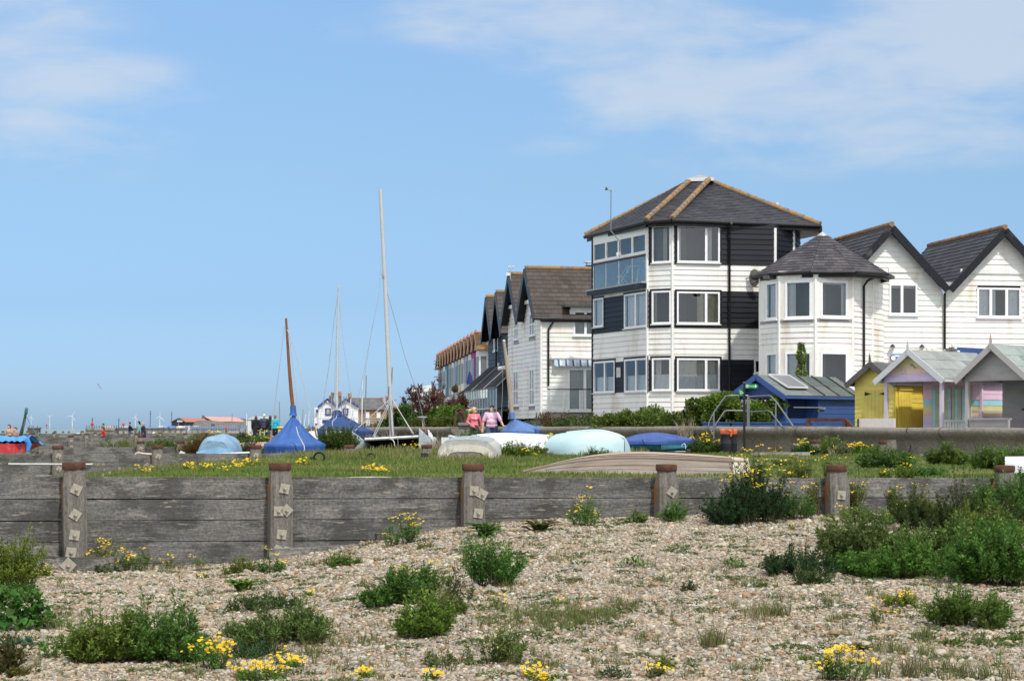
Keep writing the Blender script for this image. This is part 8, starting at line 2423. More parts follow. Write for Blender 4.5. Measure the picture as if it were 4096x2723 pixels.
for px, d_, w_, h, lb, n in ((1560, 72, 260, 80, 'straw coloured dead stalks behind the catamaran', 260), (1760, 66, 70, 70, 'dead stalks right of the catamaran hull', 70), (2080, 56, 130, 75, 'thin dry stalks over the white boat', 60), (1420, 68, 70, 90, 'dry stalks left of the catamaran bow', 80), (2660, 61, 90, 55, 'dry stalks behind the trolley boat', 40), (3340, 54.8, 60, 70, 'bare branching twig against the seawall', 14), (2740, 61.5, 90, 90, 'tangle of bare twigs at the left of the glossy bush', 60)):
 rg = np.random.default_rng(int(px)); b0 = gp(px, d_) if d_ != 61.5 else V((px - CX) / F * d_, d_, 1.5); s_ = F / d_
 bs, ms, ts = stems_curves(w_ / s_, .8, h / s_, n, rg, bx=.75, flat=.25)
 ts[:, :2] += rg.normal(0, .1, (n, 2))
 vs, fs = thin_stems(bs, ms, ts, .009, (0, 0, 0))
 r_ = T('dead_stalks', lb, 'plant', b0, 0, 'dead stalks'); mesh_obj('stem', vs, fs, (.36, .31, .23), M['stem'], r_, local=True)
for px, py, n, lb in ((390, 1872, 5, 'yellow flowers by the white seed heads'), (690, 1862, 7, 'tall yellow ragwort in the grass left of the second post'), (760, 1885, 6, 'yellow flowers in the grass right of the tall ragwort'), (860, 1888, 5, 'row of yellow flowers in the grass'), (940, 1880, 8, 'widest yellow flower row before the blue pyramid boat'), (1015, 1868, 5, 'yellow flowers left of the second post top'), (1222, 1868, 4, 'yellow flower clump by the cut tyre'), (1465, 1898, 7, 'yellow flowers over the cream canoe'), (1545, 1803, 6, 'yellow flowers before the catamaran trampoline'), (1640, 1808, 4, 'yellow flowers by the right catamaran hull'), (1510, 1897, 4, 'yellow flower pair right above the cream canoe'), (595, 1898, 4, 'yellow flowers close behind the groyne planks')):
 b0 = hit(px, py)
 bush(lb, px, py, 60, 24, base=b0, cols=MG, dens=.5, flowers=n, fl_per=6, fl_h=1.5, fr=.020, cat='flowers', name='yellow_flowers', group='yellow flower clumps in the grass')
rg = np.random.default_rng(77)
for i_, (x, y) in enumerate(((1250, 975), (1415, 975), (1455, 962), (1515, 938), (1540, 925), (1578, 943), (1550, 958), (1155, 1030), (1077, 1045), (1090, 988), (1143, 1018))):
 px, py = c8(x, y); d_ = 38 + (i_ % 4) * 2.0
 p_ = P(px, py, d_); b0 = V(p_.x, p_.y, float(ground_z(p_.x, p_.y)))
 r_ = T('dandelion_clock', 'round white seed head in the grass behind the first groyne bay', 'flower', b0, 0, 'white dandelion seed heads')
 mb = MB(); mb.tube([b0 - V(0, 0, .02), p_], .003, (.12, .14, .06), 4); mb.build('stalk', M['stem'], r_)
 n = 60; dd = rg.normal(size=(n, 3)); dd /= np.linalg.norm(dd, axis=1)[:, None]
 vs, fs = quad_leaves(np.tile(np.array(p_), (n, 1)) + dd * .012, dd, np.full(n, .014), np.full(n, .008), .1, rg)
 mesh_obj('seed_head', vs, fs, (.55, .54, .50), M['petal'], r_)
# --- hedges, bushes and trees behind the wall
def hedge(label, x0, x1, d0, d1, y0, y1, n, cols, leaf=.10, thick=1.2, cat='hedge', name='hedge', bump_=.25, round_=False, seed=3, twigs=True, z0=None, lw=.55):
 """leafy mass between image columns x0..x1, leaves spread through the volume with gaps and clumps"""
 rg = np.random.default_rng(seed)
 a, b_ = V((x0 - CX) / F * d0, d0, 1.5), V((x1 - CX) / F * d1, d1, 1.5)
 ztop0, ztop1 = P(0, y0, d0).z, P(0, y1, d1).z
 zb = 1.45 if z0 is None else z0
 r_ = T(name, label, cat, (a + b_) / 2 - V(0, 0, 1.5 - zb))
 u = (b_ - a); L_ = u.length; u.normalize(); nn = V(u.y, -u.x, 0)
 ncl = max(12, int(L_ * 17))
 cs = rg.random(ncl); ch = rg.random(ncl) ** .6; ct = rg.uniform(-.5, .5, ncl)
 cr = rg.uniform(.16, .34, ncl) * (1 if L_ > 2 else .8)
 i_ = rg.integers(0, ncl, n)
 d_ = rg.normal(size=(n, 3)); d_ /= np.linalg.norm(d_, axis=1)[:, None]
 rad_ = cr[i_] * rg.random(n) ** .4
 zt = ztop0 + (ztop1 - ztop0) * cs + bump_ * np.sin(cs * L_ * 3 + seed) * .5
 if round_:
  zt = zb + (zt - zb) * np.sqrt(np.clip(1 - (2 * cs - 1) ** 2 * .85, 0, 1)); tk = thick * np.sqrt(np.clip(1 - (2 * cs - 1) ** 2 * .7, 0, 1))
 else:
  tk = np.full(ncl, thick)
 pz = zb + (zt - cr - zb) * ch
 ce = np.array(a)[None] * 0 + np.array([a.x, a.y, 0])[None] + np.array(u)[None] * (cs * L_)[:, None] + np.array(nn)[None] * (ct * tk)[:, None]
 ce[:, 2] = pz
 p_ = ce[i_] + d_ * rad_[:, None]
 ld = d_ * .8 + rg.normal(0, .5, (n, 3)) + np.array([0, 0, .2]); ld /= np.linalg.norm(ld, axis=1)[:, None]
 ln = leaf * rg.uniform(.6, 1.2, n)
 vs, fs = quad_leaves(p_, ld, ln, ln * lw, .15, rg)
 cb = rg.uniform(.6, 1.35, ncl)[i_]
 cc = leaf_cols(n, cols[0], cols[1], rg) * np.repeat(cb, 2)[:, None]
 mesh_obj('foliage', vs, fs, cc, M['leaf'], r_)
 if twigs:
  mb = MB()
  for j in range(int(L_ * 5) + 4):
   s_ = rg.random(); q = V(a.x, a.y, 0) + u * (s_ * L_) + nn * (rg.uniform(-.3, .3) * thick); zz = ztop0 + (ztop1 - ztop0) * s_
   t2 = q + u * rg.normal(0, .25) + nn * rg.normal(0, .2)
   mb.tube([V(q.x, q.y, zb - .05), V((q.x + t2.x) / 2, (q.y + t2.y) / 2, zb + (zz - zb) * .5), V(t2.x, t2.y, zb + (zz - zb) * .9)], [.03, .02, .008], (.10, .075, .05), 5)
  mb.build('trunk', M['stem'], r_)
 return r_
IVYG = ((.055, .10, .016), (.20, .27, .05))
hedge('clipped leafy hedge along the foot of the tower house', 2440, 2790, 66, 63.5, 1630, 1632, 19000, IVYG, leaf=.10, thick=1.3, seed=3)
hedge('tall glossy rounded bush behind the handrails', 2790, 3085, 64, 62.6, 1574, 1580, 19000, ((.05, .11, .014), (.22, .31, .05)), leaf=.12, thick=1.6, seed=5, lw=.7)
hedge('mixed low garden shrubs in front of the white house', 2240, 2430, 73, 68, 1658, 1655, 4500, ((.03, .06, .015), (.09, .15, .04)), leaf=.09, seed=8)
hedge('pink flowered shrub left of the clipped hedge', 2390, 2440, 67, 66, 1688, 1688, 1400, ((.30, .06, .16), (.12, .12, .03)), leaf=.08, thick=.6, seed=9, twigs=False)
hedge('red stemmed smoke bush before the white house corner', 2155, 2235, 76, 74, 1636, 1640, 2600, ((.13, .04, .03), (.09, .10, .03)), leaf=.09, seed=10, round_=True)
hedge('grey leaved shrub beside the covered sailboat', 2080, 2150, 74, 74, 1682, 1680, 1100, ((.09, .12, .07), (.16, .18, .12)), leaf=.08, seed=12)
hedge('bright green rounded bush above the wall left of the women', 1745, 1890, 82, 80, 1608, 1606, 10000, ((.05, .13, .012), (.18, .32, .04)), leaf=.13, thick=2, round_=True, seed=13)
hedge('olive brown rounded shrub in front of the bright green bush', 1668, 1810, 79, 78, 1648, 1645, 9000, ((.05, .085, .012), (.14, .16, .03)), leaf=.10, thick=1.8, round_=True, seed=14)
hedge('dark green bush left end above the seawall', 1570, 1700, 88, 86, 1622, 1625, 9000, ((.03, .08, .016), (.10, .18, .035)), leaf=.13, thick=2, round_=True, seed=15)
hedge('low scrub behind the catamaran mast', 1445, 1590, 96, 92, 1688, 1680, 3000, ((.06, .08, .03), (.13, .15, .06)), leaf=.12, thick=1.5, seed=16)
hedge('ivy leaves', 0, 1, 64, 64, 0, 0, 4, IVYG, twigs=False) if False else None
iv, q = IVY
rg = np.random.default_rng(4); n = 1700
zz = rg.uniform(1.5, q.z + .02, n); rr_ = .13 + .20 * np.clip((q.z - zz - .5) / 2.0, 0, 1) + .05 * np.sin(zz * 9)
aa = rg.uniform(0, 6.28, n); pp = np.stack([q.x + .06 + np.cos(aa) * rr_ * rg.random(n) ** .4 * .8, 69 + np.sin(aa) * rr_, zz], 1)
dd = np.stack([np.cos(aa), np.sin(aa), rg.normal(-.2, .4, n)], 1); dd /= np.linalg.norm(dd, axis=1)[:, None]
vs, fs = quad_leaves(pp, dd, np.full(n, .10) * rg.uniform(.6, 1.1, n), np.full(n, .07), .15, rg)
mesh_obj('foliage', vs, fs, leaf_cols(n, (.06, .13, .01), (.25, .36, .04), rg), M['leaf'], iv)
def shrub_tree(label, px, d_, y_top, wpx, cols, n, seed, leaf=.13, zb=1.5, lean=0):
 rg = np.random.default_rng(seed)
 b0 = V((px - CX) / F * d_, d_, zb); H = P(0, y_top, d_).z - zb; w_ = wpx / F * d_
 r_ = T('tamarisk_tree', label, 'tree', b0)
 mb = MB(); tips = []
 for i_ in range(9):
  a = rg.uniform(0, 6.28); L_ = w_ * .5 * rg.uniform(.4, 1.0); tp_ = b0 + V(math.cos(a) * L_, math.sin(a) * L_ * .7, H * rg.uniform(.6, .98)); md = b0.lerp(tp_, .5) + V(rg.normal(0, .1), rg.normal(0, .1), H * .12)
  mb.tube([b0 + V(rg.normal(0, .1), 0, 0), md, tp_], [.07, .045, .012], (.075, .05, .045), 6)
  for j in range(9):
   s_ = rg.uniform(.3, 1); q = b0 + (md - b0) * 2 * s_ * (1 - s_) + (tp_ - b0) * s_ ** 2
   t2 = q + V(rg.normal(0, .3), rg.normal(0, .3), rg.uniform(.1, .6)) * (w_ / 4)
   mb.tube([q, q.lerp(t2, .5) + V(0, 0, .06), t2], [.02, .014, .006], (.08, .05, .045), 4); tips += [(q, t2)]
 mb.build('trunk', M['stem'], r_)
 ii = rg.integers(0, len(tips), n); A_2 = np.array([tuple(x[0]) for x in tips])[ii]; B_2 = np.array([tuple(x[1]) for x in tips])[ii]
 q = rg.random((n, 1)) ** .6; p_ = A_2 * (1 - q) + B_2 * q + rg.normal(0, .05, (n, 3))
 d2 = (B_2 - A_2) / (np.linalg.norm(B_2 - A_2, axis=1)[:, None] + 1e-6) + rg.normal(0, .45, (n, 3)); d2 /= np.linalg.norm(d2, axis=1)[:, None]
 ln = leaf * rg.uniform(.6, 1.3, n); vs, fs = quad_leaves(p_, d2, ln, ln * .22, .1, rg)
 mesh_obj('crown', vs, fs, leaf_cols(n, *cols, rg), M['leaf'], r_)
TM = ((.10, .045, .035), (.20, .10, .07))
shrub_tree('reddish brown tamarisk tree left of the scaffolding', 1700, 92, 1548, 190, TM, 1900, 21, leaf=.2)
shrub_tree('second reddish tamarisk in front of the scaffolding', 1775, 94, 1530, 110, TM, 900, 22, leaf=.18)
shrub_tree('dense purple brown tamarisk beside the glass balcony', 1835, 97, 1555, 90, TM, 2200, 23, leaf=.17)
for i_, (q, w_, h, n, lb) in enumerate(((q2(1215, 1085), 150, 150, 9, 'reddish bare flower stalks behind the compact central shrub'), (q1(1640, 1500), 160, 110, 6, 'pale budded stalks rising over the bottom ragwort'), (q3(850, 1010), 170, 90, 26, 'dry wiry stems beside the grass strip'), (q4(360, 1180), 200, 120, 30, 'dry wiry grass stems on the open shingle at right'), (q3(1370, 1330), 150, 150, 24, 'upright dead stems on the open shingle'))):
 rg = np.random.default_rng(300 + i_); b0 = hit(*q); s_ = F / b0.y
 bs, ms, ts = stems_curves(w_ * k_ / s_, .4, h * k_ / s_ * 1.3, n, rg, bx=.6, flat=.3)
 vs, fs = thin_stems(bs, ms, ts, .0035, (0, 0, 0))
 r_ = T('dead_stalks', lb, 'plant', b0, 0, 'dead stalks'); mesh_obj('stem', vs, fs, ((.22, .13, .09), (.30, .24, .16))[i_ > 0], M['stem'], r_, local=True)
mb = MB(); q = P(*c6(968, 590), 130); mb.ell(q, (.24, .24, .24), (.02, .05, .015), 14); o = mb.build('potted_bush', M['leaf'], None, org=q); tag(o, 'small clipped ball bush on the terrace balcony', 'bush')
# ---------------------------------------------------------------- far away: pub, sheds, harbour, turbines
def pz(y, d): return EYE + (HY - y) / F * d
def pxx(x, d): return (x - CX) / F * d
D = 430.0
WB = (.74, .76, .78); NAVY = (.035, .06, .24)
pub = T('seaside_pub', 'white twin gabled seaside pub with navy blue trim and brick rear wing', 'building', (pxx(1340, D), D, 1.0))
def pr(x0, x1): return pxx(x0, D), pxx(x1, D)
gy = lambda y: pz(1300 + .4337 * y, D)
gx_ = lambda x: pxx(700 + .4337 * x, D)
mb = MB()
zbot = 1.0
mb.box(gx_(1286), gx_(1328), D, D + 8, zbot, gy(757), WB)
mb.box(gx_(1326), gx_(1690), D - .6, D + 9, zbot, gy(748), WB)
for a, b_, c in ((1322, 1412, 1488), (1498, 1580, 1690)):
 mb.add([V(gx_(a), D - .6, gy(752)), V(gx_(c), D - .6, gy(748)), V(gx_(b_), D - .6, gy(682))], [(0, 1, 2)], WB)
mb.build('wall', M['paint'], pub)
mb = MB()
for k in range(4): mb.bar((gx_(1326), D - .62, gy(770 + k * 24)), (gx_(1690), D - .62, gy(770 + k * 24)), .02, .015, (.5, .52, .55))
mb.bar((gx_(1326), D - .65, gy(858)), (gx_(1690), D - .65, gy(858)), .08, .06, (.6, .62, .66)); mb.build('string_course', M['paint'], pub)
mb = MB()
for a, b_, c in ((1320, 1412, 1490), (1496, 1580, 1695)):
 ea, ap, ec = V(gx_(a), D - 1.0, gy(756)), V(gx_(b_), D - 1.0, gy(676)), V(gx_(c), D - 1.0, gy(752))
 for p_, q in ((ea, ap), (ap, ec)):
  mb.add([p_, q, q + V(0, 9, 0), p_ + V(0, 9, 0)], [(0, 1, 2, 3)], (.13, .10, .085))
ro = mb.build('roof', M['slate'], pub)
mb = MB()
for a, b_, c in ((1320, 1412, 1490), (1496, 1580, 1695)):
 ea, ap, ec = V(gx_(a), D - 1.05, gy(758)), V(gx_(b_), D - 1.05, gy(680)), V(gx_(c), D - 1.05, gy(754))
 mb.bar(ea, ap, .38, .1, NAVY, up=(0, 1, 0)); mb.bar(ap, ec, .38, .1, NAVY, up=(0, 1, 0))
mb.build('bargeboard', M['trim'], ro)
for a, b_, c, d_ in ((1388, 1440, 766, 834), (1552, 1602, 766, 834), (1302, 1322, 780, 806), (1362, 1450, 872, 905), (1560, 1640, 870, 915), (1296, 1312, 905, 930)):
 mb = MB(); mb.box(gx_(a), gx_(b_), D - .75, D - .55, gy(d_), gy(c), NAVY); wo_ = mb.build('window', M['trim'], pub)
 mb = MB(); mb.box(gx_(a) + .28, gx_(b_) - .28, D - .78, D - .755, gy(d_) + .3, gy(c) - .25, (.03, .035, .05))
 if c == 766: mb.box(gx_(a) + .28, gx_(b_) - .28, D - .80, D - .785, gy(c) - 1.3, gy(c) - .25, (.33, .33, .27))
 mb.build('pane', M['gel'], wo_)
mb = MB(); mb.box(gx_(1450), gx_(1542), D - .85, D - .62, gy(834), gy(794), NAVY); sg = mb.build('sign_board', M['trim'], pub)
text_obj('OLD NEPTUNE', .58, ((gx_(1450) + gx_(1542)) / 2, D - .87, gy(822)), (1, 0, 0), (0, 0, 1), (.20, .14, .10), sg)
for x, y in ((1411, 706), (1579, 704)):
 mb = MB(); mb.ell((gx_(x), D - .8, gy(y)), (.3, .2, .35), (.7, .7, .68), 10); mb.build('wall_lamp', M['trim'], pub)
for x, yt, w_, pots in ((1432, 640, 34, ((1444, 620, (.16, .09, .07)),)), (1510, 634, 20, ((1511, 612, (.42, .13, .09)),)), (1602, 645, 22, ((1603, 626, (.36, .13, .09)),))):
 mb = MB(); mb.box(gx_(x - w_ / 2), gx_(x + w_ / 2), D + 2, D + 3.2, gy(740), gy(yt + 10), (.20, .15, .10)); mb.box(gx_(x - w_ / 2 - 4), gx_(x + w_ / 2 + 4), D + 1.8, D + 3.4, gy(yt + 22), gy(yt + 8), (.23, .19, .12)); ch = mb.build('chimney', M['brick'], pub)
 mb = MB()
 for px_, yy, cc in pots: mb.lathe([(.42, gy(yt + 8)), (.36, gy(yy))], (gx_(px_), D + 2.5, 0), cc, 10)
 mb.build('chimney_pot', M['terracotta'], ch)
mb = MB(); mb.box(gx_(1690), gx_(1955), D + 1, D + 12, 1, gy(778), (.29, .185, .095)); mb.box(gx_(1690), gx_(1955), D + .9, D + 1, gy(790), gy(777), (.25, .10, .07)); mb.build('rear_wing', M['brick'], pub)
mb = MB(); slates(mb, [V(gx_(1660), D + .4, gy(780)), V(gx_(1960), D + .4, gy(780)), V(gx_(1880), D + 6.5, gy(672)), V(gx_(1600), D + 6.5, gy(672))], .5, .8, [(.11, .115, .12), (.13, .13, .135), (.095, .10, .11)]); rr_o = mb.build('roof', M['slate'], pub)
mb = MB(); mb.bar((gx_(1605), D + 6.5, gy(671)), (gx_(1882), D + 6.5, gy(671)), .3, .25, (.30, .15, .11)); mb.bar((gx_(1882), D + 6.5, gy(671)), (gx_(1962), D + .5, gy(775)), .25, .2, (.26, .15, .12)); mb.build('ridge_tile', M['terracotta'], rr_o)
for a, b_ in ((1755, 1790), (1857, 1892)):
 mb = MB(); mb.box(gx_(a), gx_(b_), D + .85, D + 1.1, gy(862), gy(797), (.75, .73, .75)); wo_ = mb.build('window', M['trim'], pub)
 mb = MB();
 for i in range(3):
  for j in range(4):
   xx = gx_(a) + .25 + i * (gx_(b_) - gx_(a) - .35) / 3; hh = (gy(797) - gy(862)) / 4; mb.box(xx, xx + (gx_(b_) - gx_(a)) / 3 - .3, D + .82, D + .85, gy(862) + j * hh + .2, gy(862) + (j + 1) * hh - .12, (.02, .02, .03))
 mb.build('pane', M['gel'], wo_)
mb = MB(); mb.box(gx_(1755), gx_(1795), D + .8, D + 1, 1, gy(870), (.62, .62, .62)); mb.build('door', M['trim'], pub)
for x, yt in ((1892, 668), (1937, 655)):
 mb = MB(); w_ = 12 if x < 1900 else 15; mb.box(gx_(x - w_ / 2), gx_(x + w_ / 2), D + 5, D + 6.5, gy(730), gy(yt + 15), (.17, .12, .09)); ch = mb.build('chimney', M['brick'], pub); mb = MB(); mb.lathe([(.35, gy(yt + 15)), (.3, gy(yt - 5))], (gx_(x), D + 5.7, 0), (.36, .14, .1), 8); mb.build('chimney_pot', M['terracotta'], ch)
# houses between the pub and the terrace
D2 = 300.0
def far_house(label, x0, x1, yb, ye, yr, d, wall, roof, xr0=None, xr1=None, mat='slate', cat='house'):
 h = T('far_house', label, cat, (pxx((x0 + x1) / 2, d), d, 1.5))
 mb = MB(); mb.box(pxx(x0, d), pxx(x1, d), d, d + 6, 1.2, pz(ye, d), wall); mb.build('wall', M['plain'], h)
 mb = MB(); a, b_ = pxx(x0 - 2, d), pxx(x1 + 2, d); r0, r1 = pxx(xr0 if xr0 else x0, d), pxx(xr1 if xr1 else x1, d)
 slates(mb, [V(a, d - .3, pz(ye, d) - .05), V(b_, d - .3, pz(ye, d) - .05), V(r1, d + 3, pz(yr, d)), V(r0, d + 3, pz(yr, d))], .4, .5, [roof, tuple(x * .8 for x in roof)]); mb.face([V(b_, d + 6.3, pz(ye, d)), V(a, d + 6.3, pz(ye, d)), V(r0, d + 3, pz(yr, d)), V(r1, d + 3, pz(yr, d))], roof); mb.face([V(a, d, pz(ye, d)), V(r0, d + 3, pz(yr, d)), V(a, d + 6, pz(ye, d))], wall); mb.face([V(b_, d, pz(ye, d)), V(b_, d + 6, pz(ye, d)), V(r1, d + 3, pz(yr, d))], wall); mb.build('roof', M[mat], h); return h
far_house('low tiled house roof behind the dark green bush', 1612, 1668, 1700, 1626, 1610, 260, (.55, .53, .5), (.13, .10, .085))
far_house('grey roofed house behind the tamarisk', 1625, 1745, 1700, 1622, 1582, 285, (.6, .6, .58), (.13, .14, .15), 1668, 1710)
far_house('red ridged roof right of the pub', 1560, 1600, 1700, 1630, 1622, 400, (.3, .18, .1), (.30, .15, .11))
far_house('cream rendered house in front of the terrace end', 1700, 1748, 1700, 1606, 1560, 240, (.62, .52, .44), (.28, .26, .25), 1712, 1732)
mb = MB(); d = 330; mb.box(pxx(1650, d), pxx(1727, d), d, d + 8, 1.5, pz(1552, d), (.55, .60, .62)); mb.add([V(pxx(1648, d), d - .1, pz(1553, d)), V(pxx(1726, d), d - .1, pz(1538, d)), V(pxx(1726, d), d + 8, pz(1538, d)), V(pxx(1648, d), d + 8, pz(1553, d)), V(pxx(1648, d), d - .1, pz(1566, d)), V(pxx(1726, d), d - .1, pz(1566, d))], [(0, 1, 2, 3), (4, 5, 1, 0)], (.60, .65, .67)); tag(mb.build('flat_roof_block', M['plain'], None, org=(pxx(1690, d), d, 1.5)), 'pale grey flat roofed block rising behind the tamarisk', 'building')
# street lamp by the pub
mb = MB(); d = 250; mb.tube([V(pxx(1570, d), d, 1.5), V(pxx(1570, d), d, pz(1602, d)), V(pxx(1583, d), d, pz(1598, d))], .07, (.3, .31, .32), 8); mb.obox((pxx(1578, d), d, pz(1601, d)), (.33, 0, .08), (0, .1, 0), (0, 0, .07), (.33, .35, .37)); tag(mb.build('street_lamp', M['galv'], None, org=(pxx(1570, d), d, 1.5)), 'grey street lamp right of the catamaran mast', 'street lamp')
mb = MB(); d = 210; mb.tube([V(pxx(1383 + .0, d), d, 1), V(pxx(1383, d), d, 1.1)], .02, GREY, 5)
far_rail = T('metal_railing', 'grey steel railing in front of the brick wing of the pub', 'railing', (pxx(1500, 300), 300, 1.0)); mb = MB(); d = 300
for y in (855, 878, 900): mb.tube([V(pxx(700 + .4337 * 1700, d), d, pz(1300 + .4337 * (y + 6), d)), V(pxx(700 + .4337 * 1930, d), d, pz(1300 + .4337 * y, d))], .05, (.35, .37, .38), 5)
for x in np.linspace(1700, 1930, 9): mb.tube([V(pxx(700 + .4337 * x, d), d, 1), V(pxx(700 + .4337 * x, d), d, pz(1300 + .4337 * 856, d))], .05, (.35, .37, .38), 5)
mb.build('rail', M['galv'], far_rail)
# bare masts among the boats
masts = [(1722, 915, 1731, 508, 120, 'thin pale mast just right of the pub gables'), (1752, 880, 1764, 465, 118, 'dark slim mast before the brick wing'), (1560, 770, 1557, 655, 140, 'short mast in front of the right pub gable'), (1568, 880, 1580, 655, 140, 'second short mast in front of the right pub gable'), (1592, 880, 1625, 670, 140, 'slanting pale mast at the right edge of the gable'), (1545, 860, 1532, 635, 142, 'leaning mast beside the dark blue cover'), (1452, 830, 1440, 630, 150, 'thin mast in front of the left pub gable'), (1995, 545, 2004, 390, 100, 'slim mast top showing right of the catamaran mast'),
  (1160, 930, 1138, 785, 600, 'white mast left of the pub'), (1190, 930, 1206, 820, 620, 'white furled mast left of the pub'), (1232, 930, 1237, 790, 640, 'tall white mast nearest the pub'), (1175, 925, 1182, 775, 650, 'grey harbour mast nearer the pub'), (1065, 925, 1062, 822, 700, 'small mast behind the blue pyramid boat'), (965, 925, 962, 700, 500, 'dark lattice mast behind the bystanders'), (525, 950, 527, 815, 600, 'slim flagpole before the red shed'), (660, 925, 661, 815, 620, 'slim pole left of the white container')]
for x0, y0, x1, y1, d, lb in masts:
 a, b_ = P(*c7(x0, y0), d), P(*c7(x1, y1), d); r0 = .045 if d < 200 else .16
 white = 'white' in lb or 'pale' in lb
 mb = MB(); mb.tube([a, b_], [r0, r0 * .7], (.62, .64, .66) if white else (.20, .21, .23), 6); tag(mb.build('bare_mast', M['gel'], None, org=a), lb, 'mast', 'bare masts')
for x0, y0, x1, y1, d, lb in ((963, 545, 966, 445, 500, 'harbour beacon pole with red top'), (1240, 550, 1242, 450, 640, 'dark harbour light mast between the walkers'), (1570, 545, 1573, 372, 660, 'tall dark harbour pole left of the sheds'), (1793, 545, 1796, 380, 700, 'faint harbour mast close to the black shed'), (1290, 560, 1290, 515, 640, 'small red topped pole on the jetty'), (487, 560, 487, 520, 900, 'red sea marker left of the jetty')):
 a, b_ = P(*c8(x0, y0), d), P(*c8(x1, y1), d); mb = MB(); mb.tube([a, b_], .14, (.10, .11, .14), 6)
 if 'red' in lb: mb.ell(a.lerp(b_, .35) if d == 500 else b_, (.5, .5, .5) if d != 500 else (.45, .45, .45), (.6, .04, .05), 8)
 else:
  mb.bar(a.lerp(b_, .8) - V(.3, 0, 0), a.lerp(b_, .8) + V(.3, 0, 0), .1, .2, (.1, .11, .13))
 tag(mb.build('harbour_pole', M['plain'], None, org=a), lb, 'pole', 'harbour poles')
# harbour wall
d = 680
jt = T('harbour_wall', 'long stained concrete harbour wall on the horizon', 'harbour wall', (pxx(450, d), d, -1.2))
mb = MB()
def hx(x): return pxx(.38265 * x, d)
def hz_(y): return pz(1500 + .38265 * y, d)
mb.box(hx(893), hx(1200), d, d + 8, -2, hz_(552), (.22, .20, .17)); mb.box(hx(893), hx(1200), d - .3, d, hz_(575), hz_(548), (.28, .26, .23)); mb.build('pier_head', M['concrete'], jt)
mb = MB(); mb.box(hx(1200), hx(2500), d + 2, d + 60, -2, hz_(557), (.42, .38, .35)); mb.box(hx(1200), hx(2500), d + 1.6, d + 2, hz_(566), hz_(552), (.13, .12, .11))
for k in range(16): x = hx(1215 + k * 60); mb.box(x, x + .5, d + 1.6, d + 2, -2, hz_(560), (.16, .14, .12))
mb.build('quay_face', M['concrete'], jt)
mb = MB()
for k in range(15):
 x = hx(905 + k * 26); mb.tube([V(x, d + .3, hz_(552)), V(x, d + .3, hz_(527))], .12, (.12, .13, .15), 5)
mb.bar((hx(905), d + .3, hz_(534)), (hx(1500), d + .3, hz_(536)), .1, .1, (.25, .3, .35)); mb.build('railing', M['galv'], jt)
mb = MB(); d3 = 520; x0, x1 = pxx(.38265 * 295, d3), pxx(.38265 * 397, d3)
for k in range(9): x = x0 + (x1 - x0) * k / 8; mb.tube([V(x, d3, -2), V(x, d3, pz(1500 + .38265 * 548, d3))], .2, (.12, .10, .09), 6)
mb.box(x0, x1, d3 + .3, d3 + 3, -2, pz(1500 + .38265 * 556, d3), (.15, .13, .115)); mb.box(x0 - .3, x1 + .3, d3 - .3, d3 + 3.3, pz(1500 + .38265 * 556, d3), pz(1500 + .38265 * 547, d3), (.17, .15, .13))
for k in (.1, .5, .95): mb.tube([V(x0 + (x1 - x0) * k, d3, 1), V(x0 + (x1 - x0) * k, d3, pz(1500 + .38265 * 528, d3))], .12, (.12, .12, .12), 5)
tag(mb.build('dolphin_pier', M['concrete'], None, org=((x0 + x1) / 2, d3, -1.2)), 'dark timber mooring block standing in the sea at left', 'mooring')
# leaning dark pole with green rope
a, b_ = P(*c8(205, 665), 92), P(*c8(272, 380), 92)
lp = T('leaning_pole', 'leaning dark pole with green tip and blue rope at far left', 'pole', a)
mb = MB(); mb.tube([a, a.lerp(b_, .5) + V(.03, 0, 0), b_], [.09, .075, .055], (.04, .05, .04), 8); mb.build('pole', M['wood'], lp)
mb = MB(); mb.cap(b_ - V(0, 0, .06), b_ + V(.02, 0, .12), .08, .07, (.03, .15, .15)); mb.build('tip_cap', M['plain'], lp)
mb = MB(); mb.tube([b_ - V(0, 0, .2), P(*c8(330, 540), 90), P(*c8(400, 640), 88), P(*c8(490, 728), 86)], .015, (.05, .22, .30), 5); mb.tube([P(*c8(262, 470), 92), P(*c8(240, 640), 91)], .012, (.05, .25, .30), 5); mb.build('rope', M['steel'], lp)
# sheds
def shed(label, x0, x1, xa, yb, ye, ya, d, L, roof_c, face_c, xr=None, yr=None):
 """gable end facing the camera, roof running back to the right"""
 f8 = lambda x: pxx(x, d)
 s_ = T('harbour_shed', label, 'shed', (f8((x0 + x1) / 2), d, 1.0), 0, 'harbour sheds')
 A, Bq, C, Dq, E = V(f8(x0), d, 1), V(f8(x1), d, 1), V(f8(x1), d, pz(ye, d)), V(f8(xa), d, pz(ya, d)), V(f8(x0), d, pz(ye, d))
 mb = MB(); mb.face([A, Bq, C, Dq, E], face_c); off = V(pxx(xr, d) - Dq.x, L, 0)
 mb.face([Bq, Bq + off, C + off, C], face_c); mb.build('wall', M['paint'], s_)
 mb = MB(); mb.face([C + V(.4, -.4, -.1), C + off + V(.4, 0, -.1), Dq + off, Dq + V(0, -.4, .1)], roof_c); mb.face([E + V(-.4, -.4, -.1), Dq + V(0, -.4, .1), Dq + off, E + off + V(-.4, 0, -.1)], roof_c)
 mb.build('roof', M['terracotta'], s_)
 mb = MB(); mb.bar(E + V(-.5, -.45, -.2), Dq + V(0, -.45, 0), .3, .1, (.07, .07, .075), up=(0, 1, 0)); mb.bar(Dq + V(0, -.45, 0), C + V(.5, -.45, -.2), .3, .1, (.16, .15, .15), up=(0, 1, 0)); mb.build('bargeboard', M['trim'], s_)
 return s_
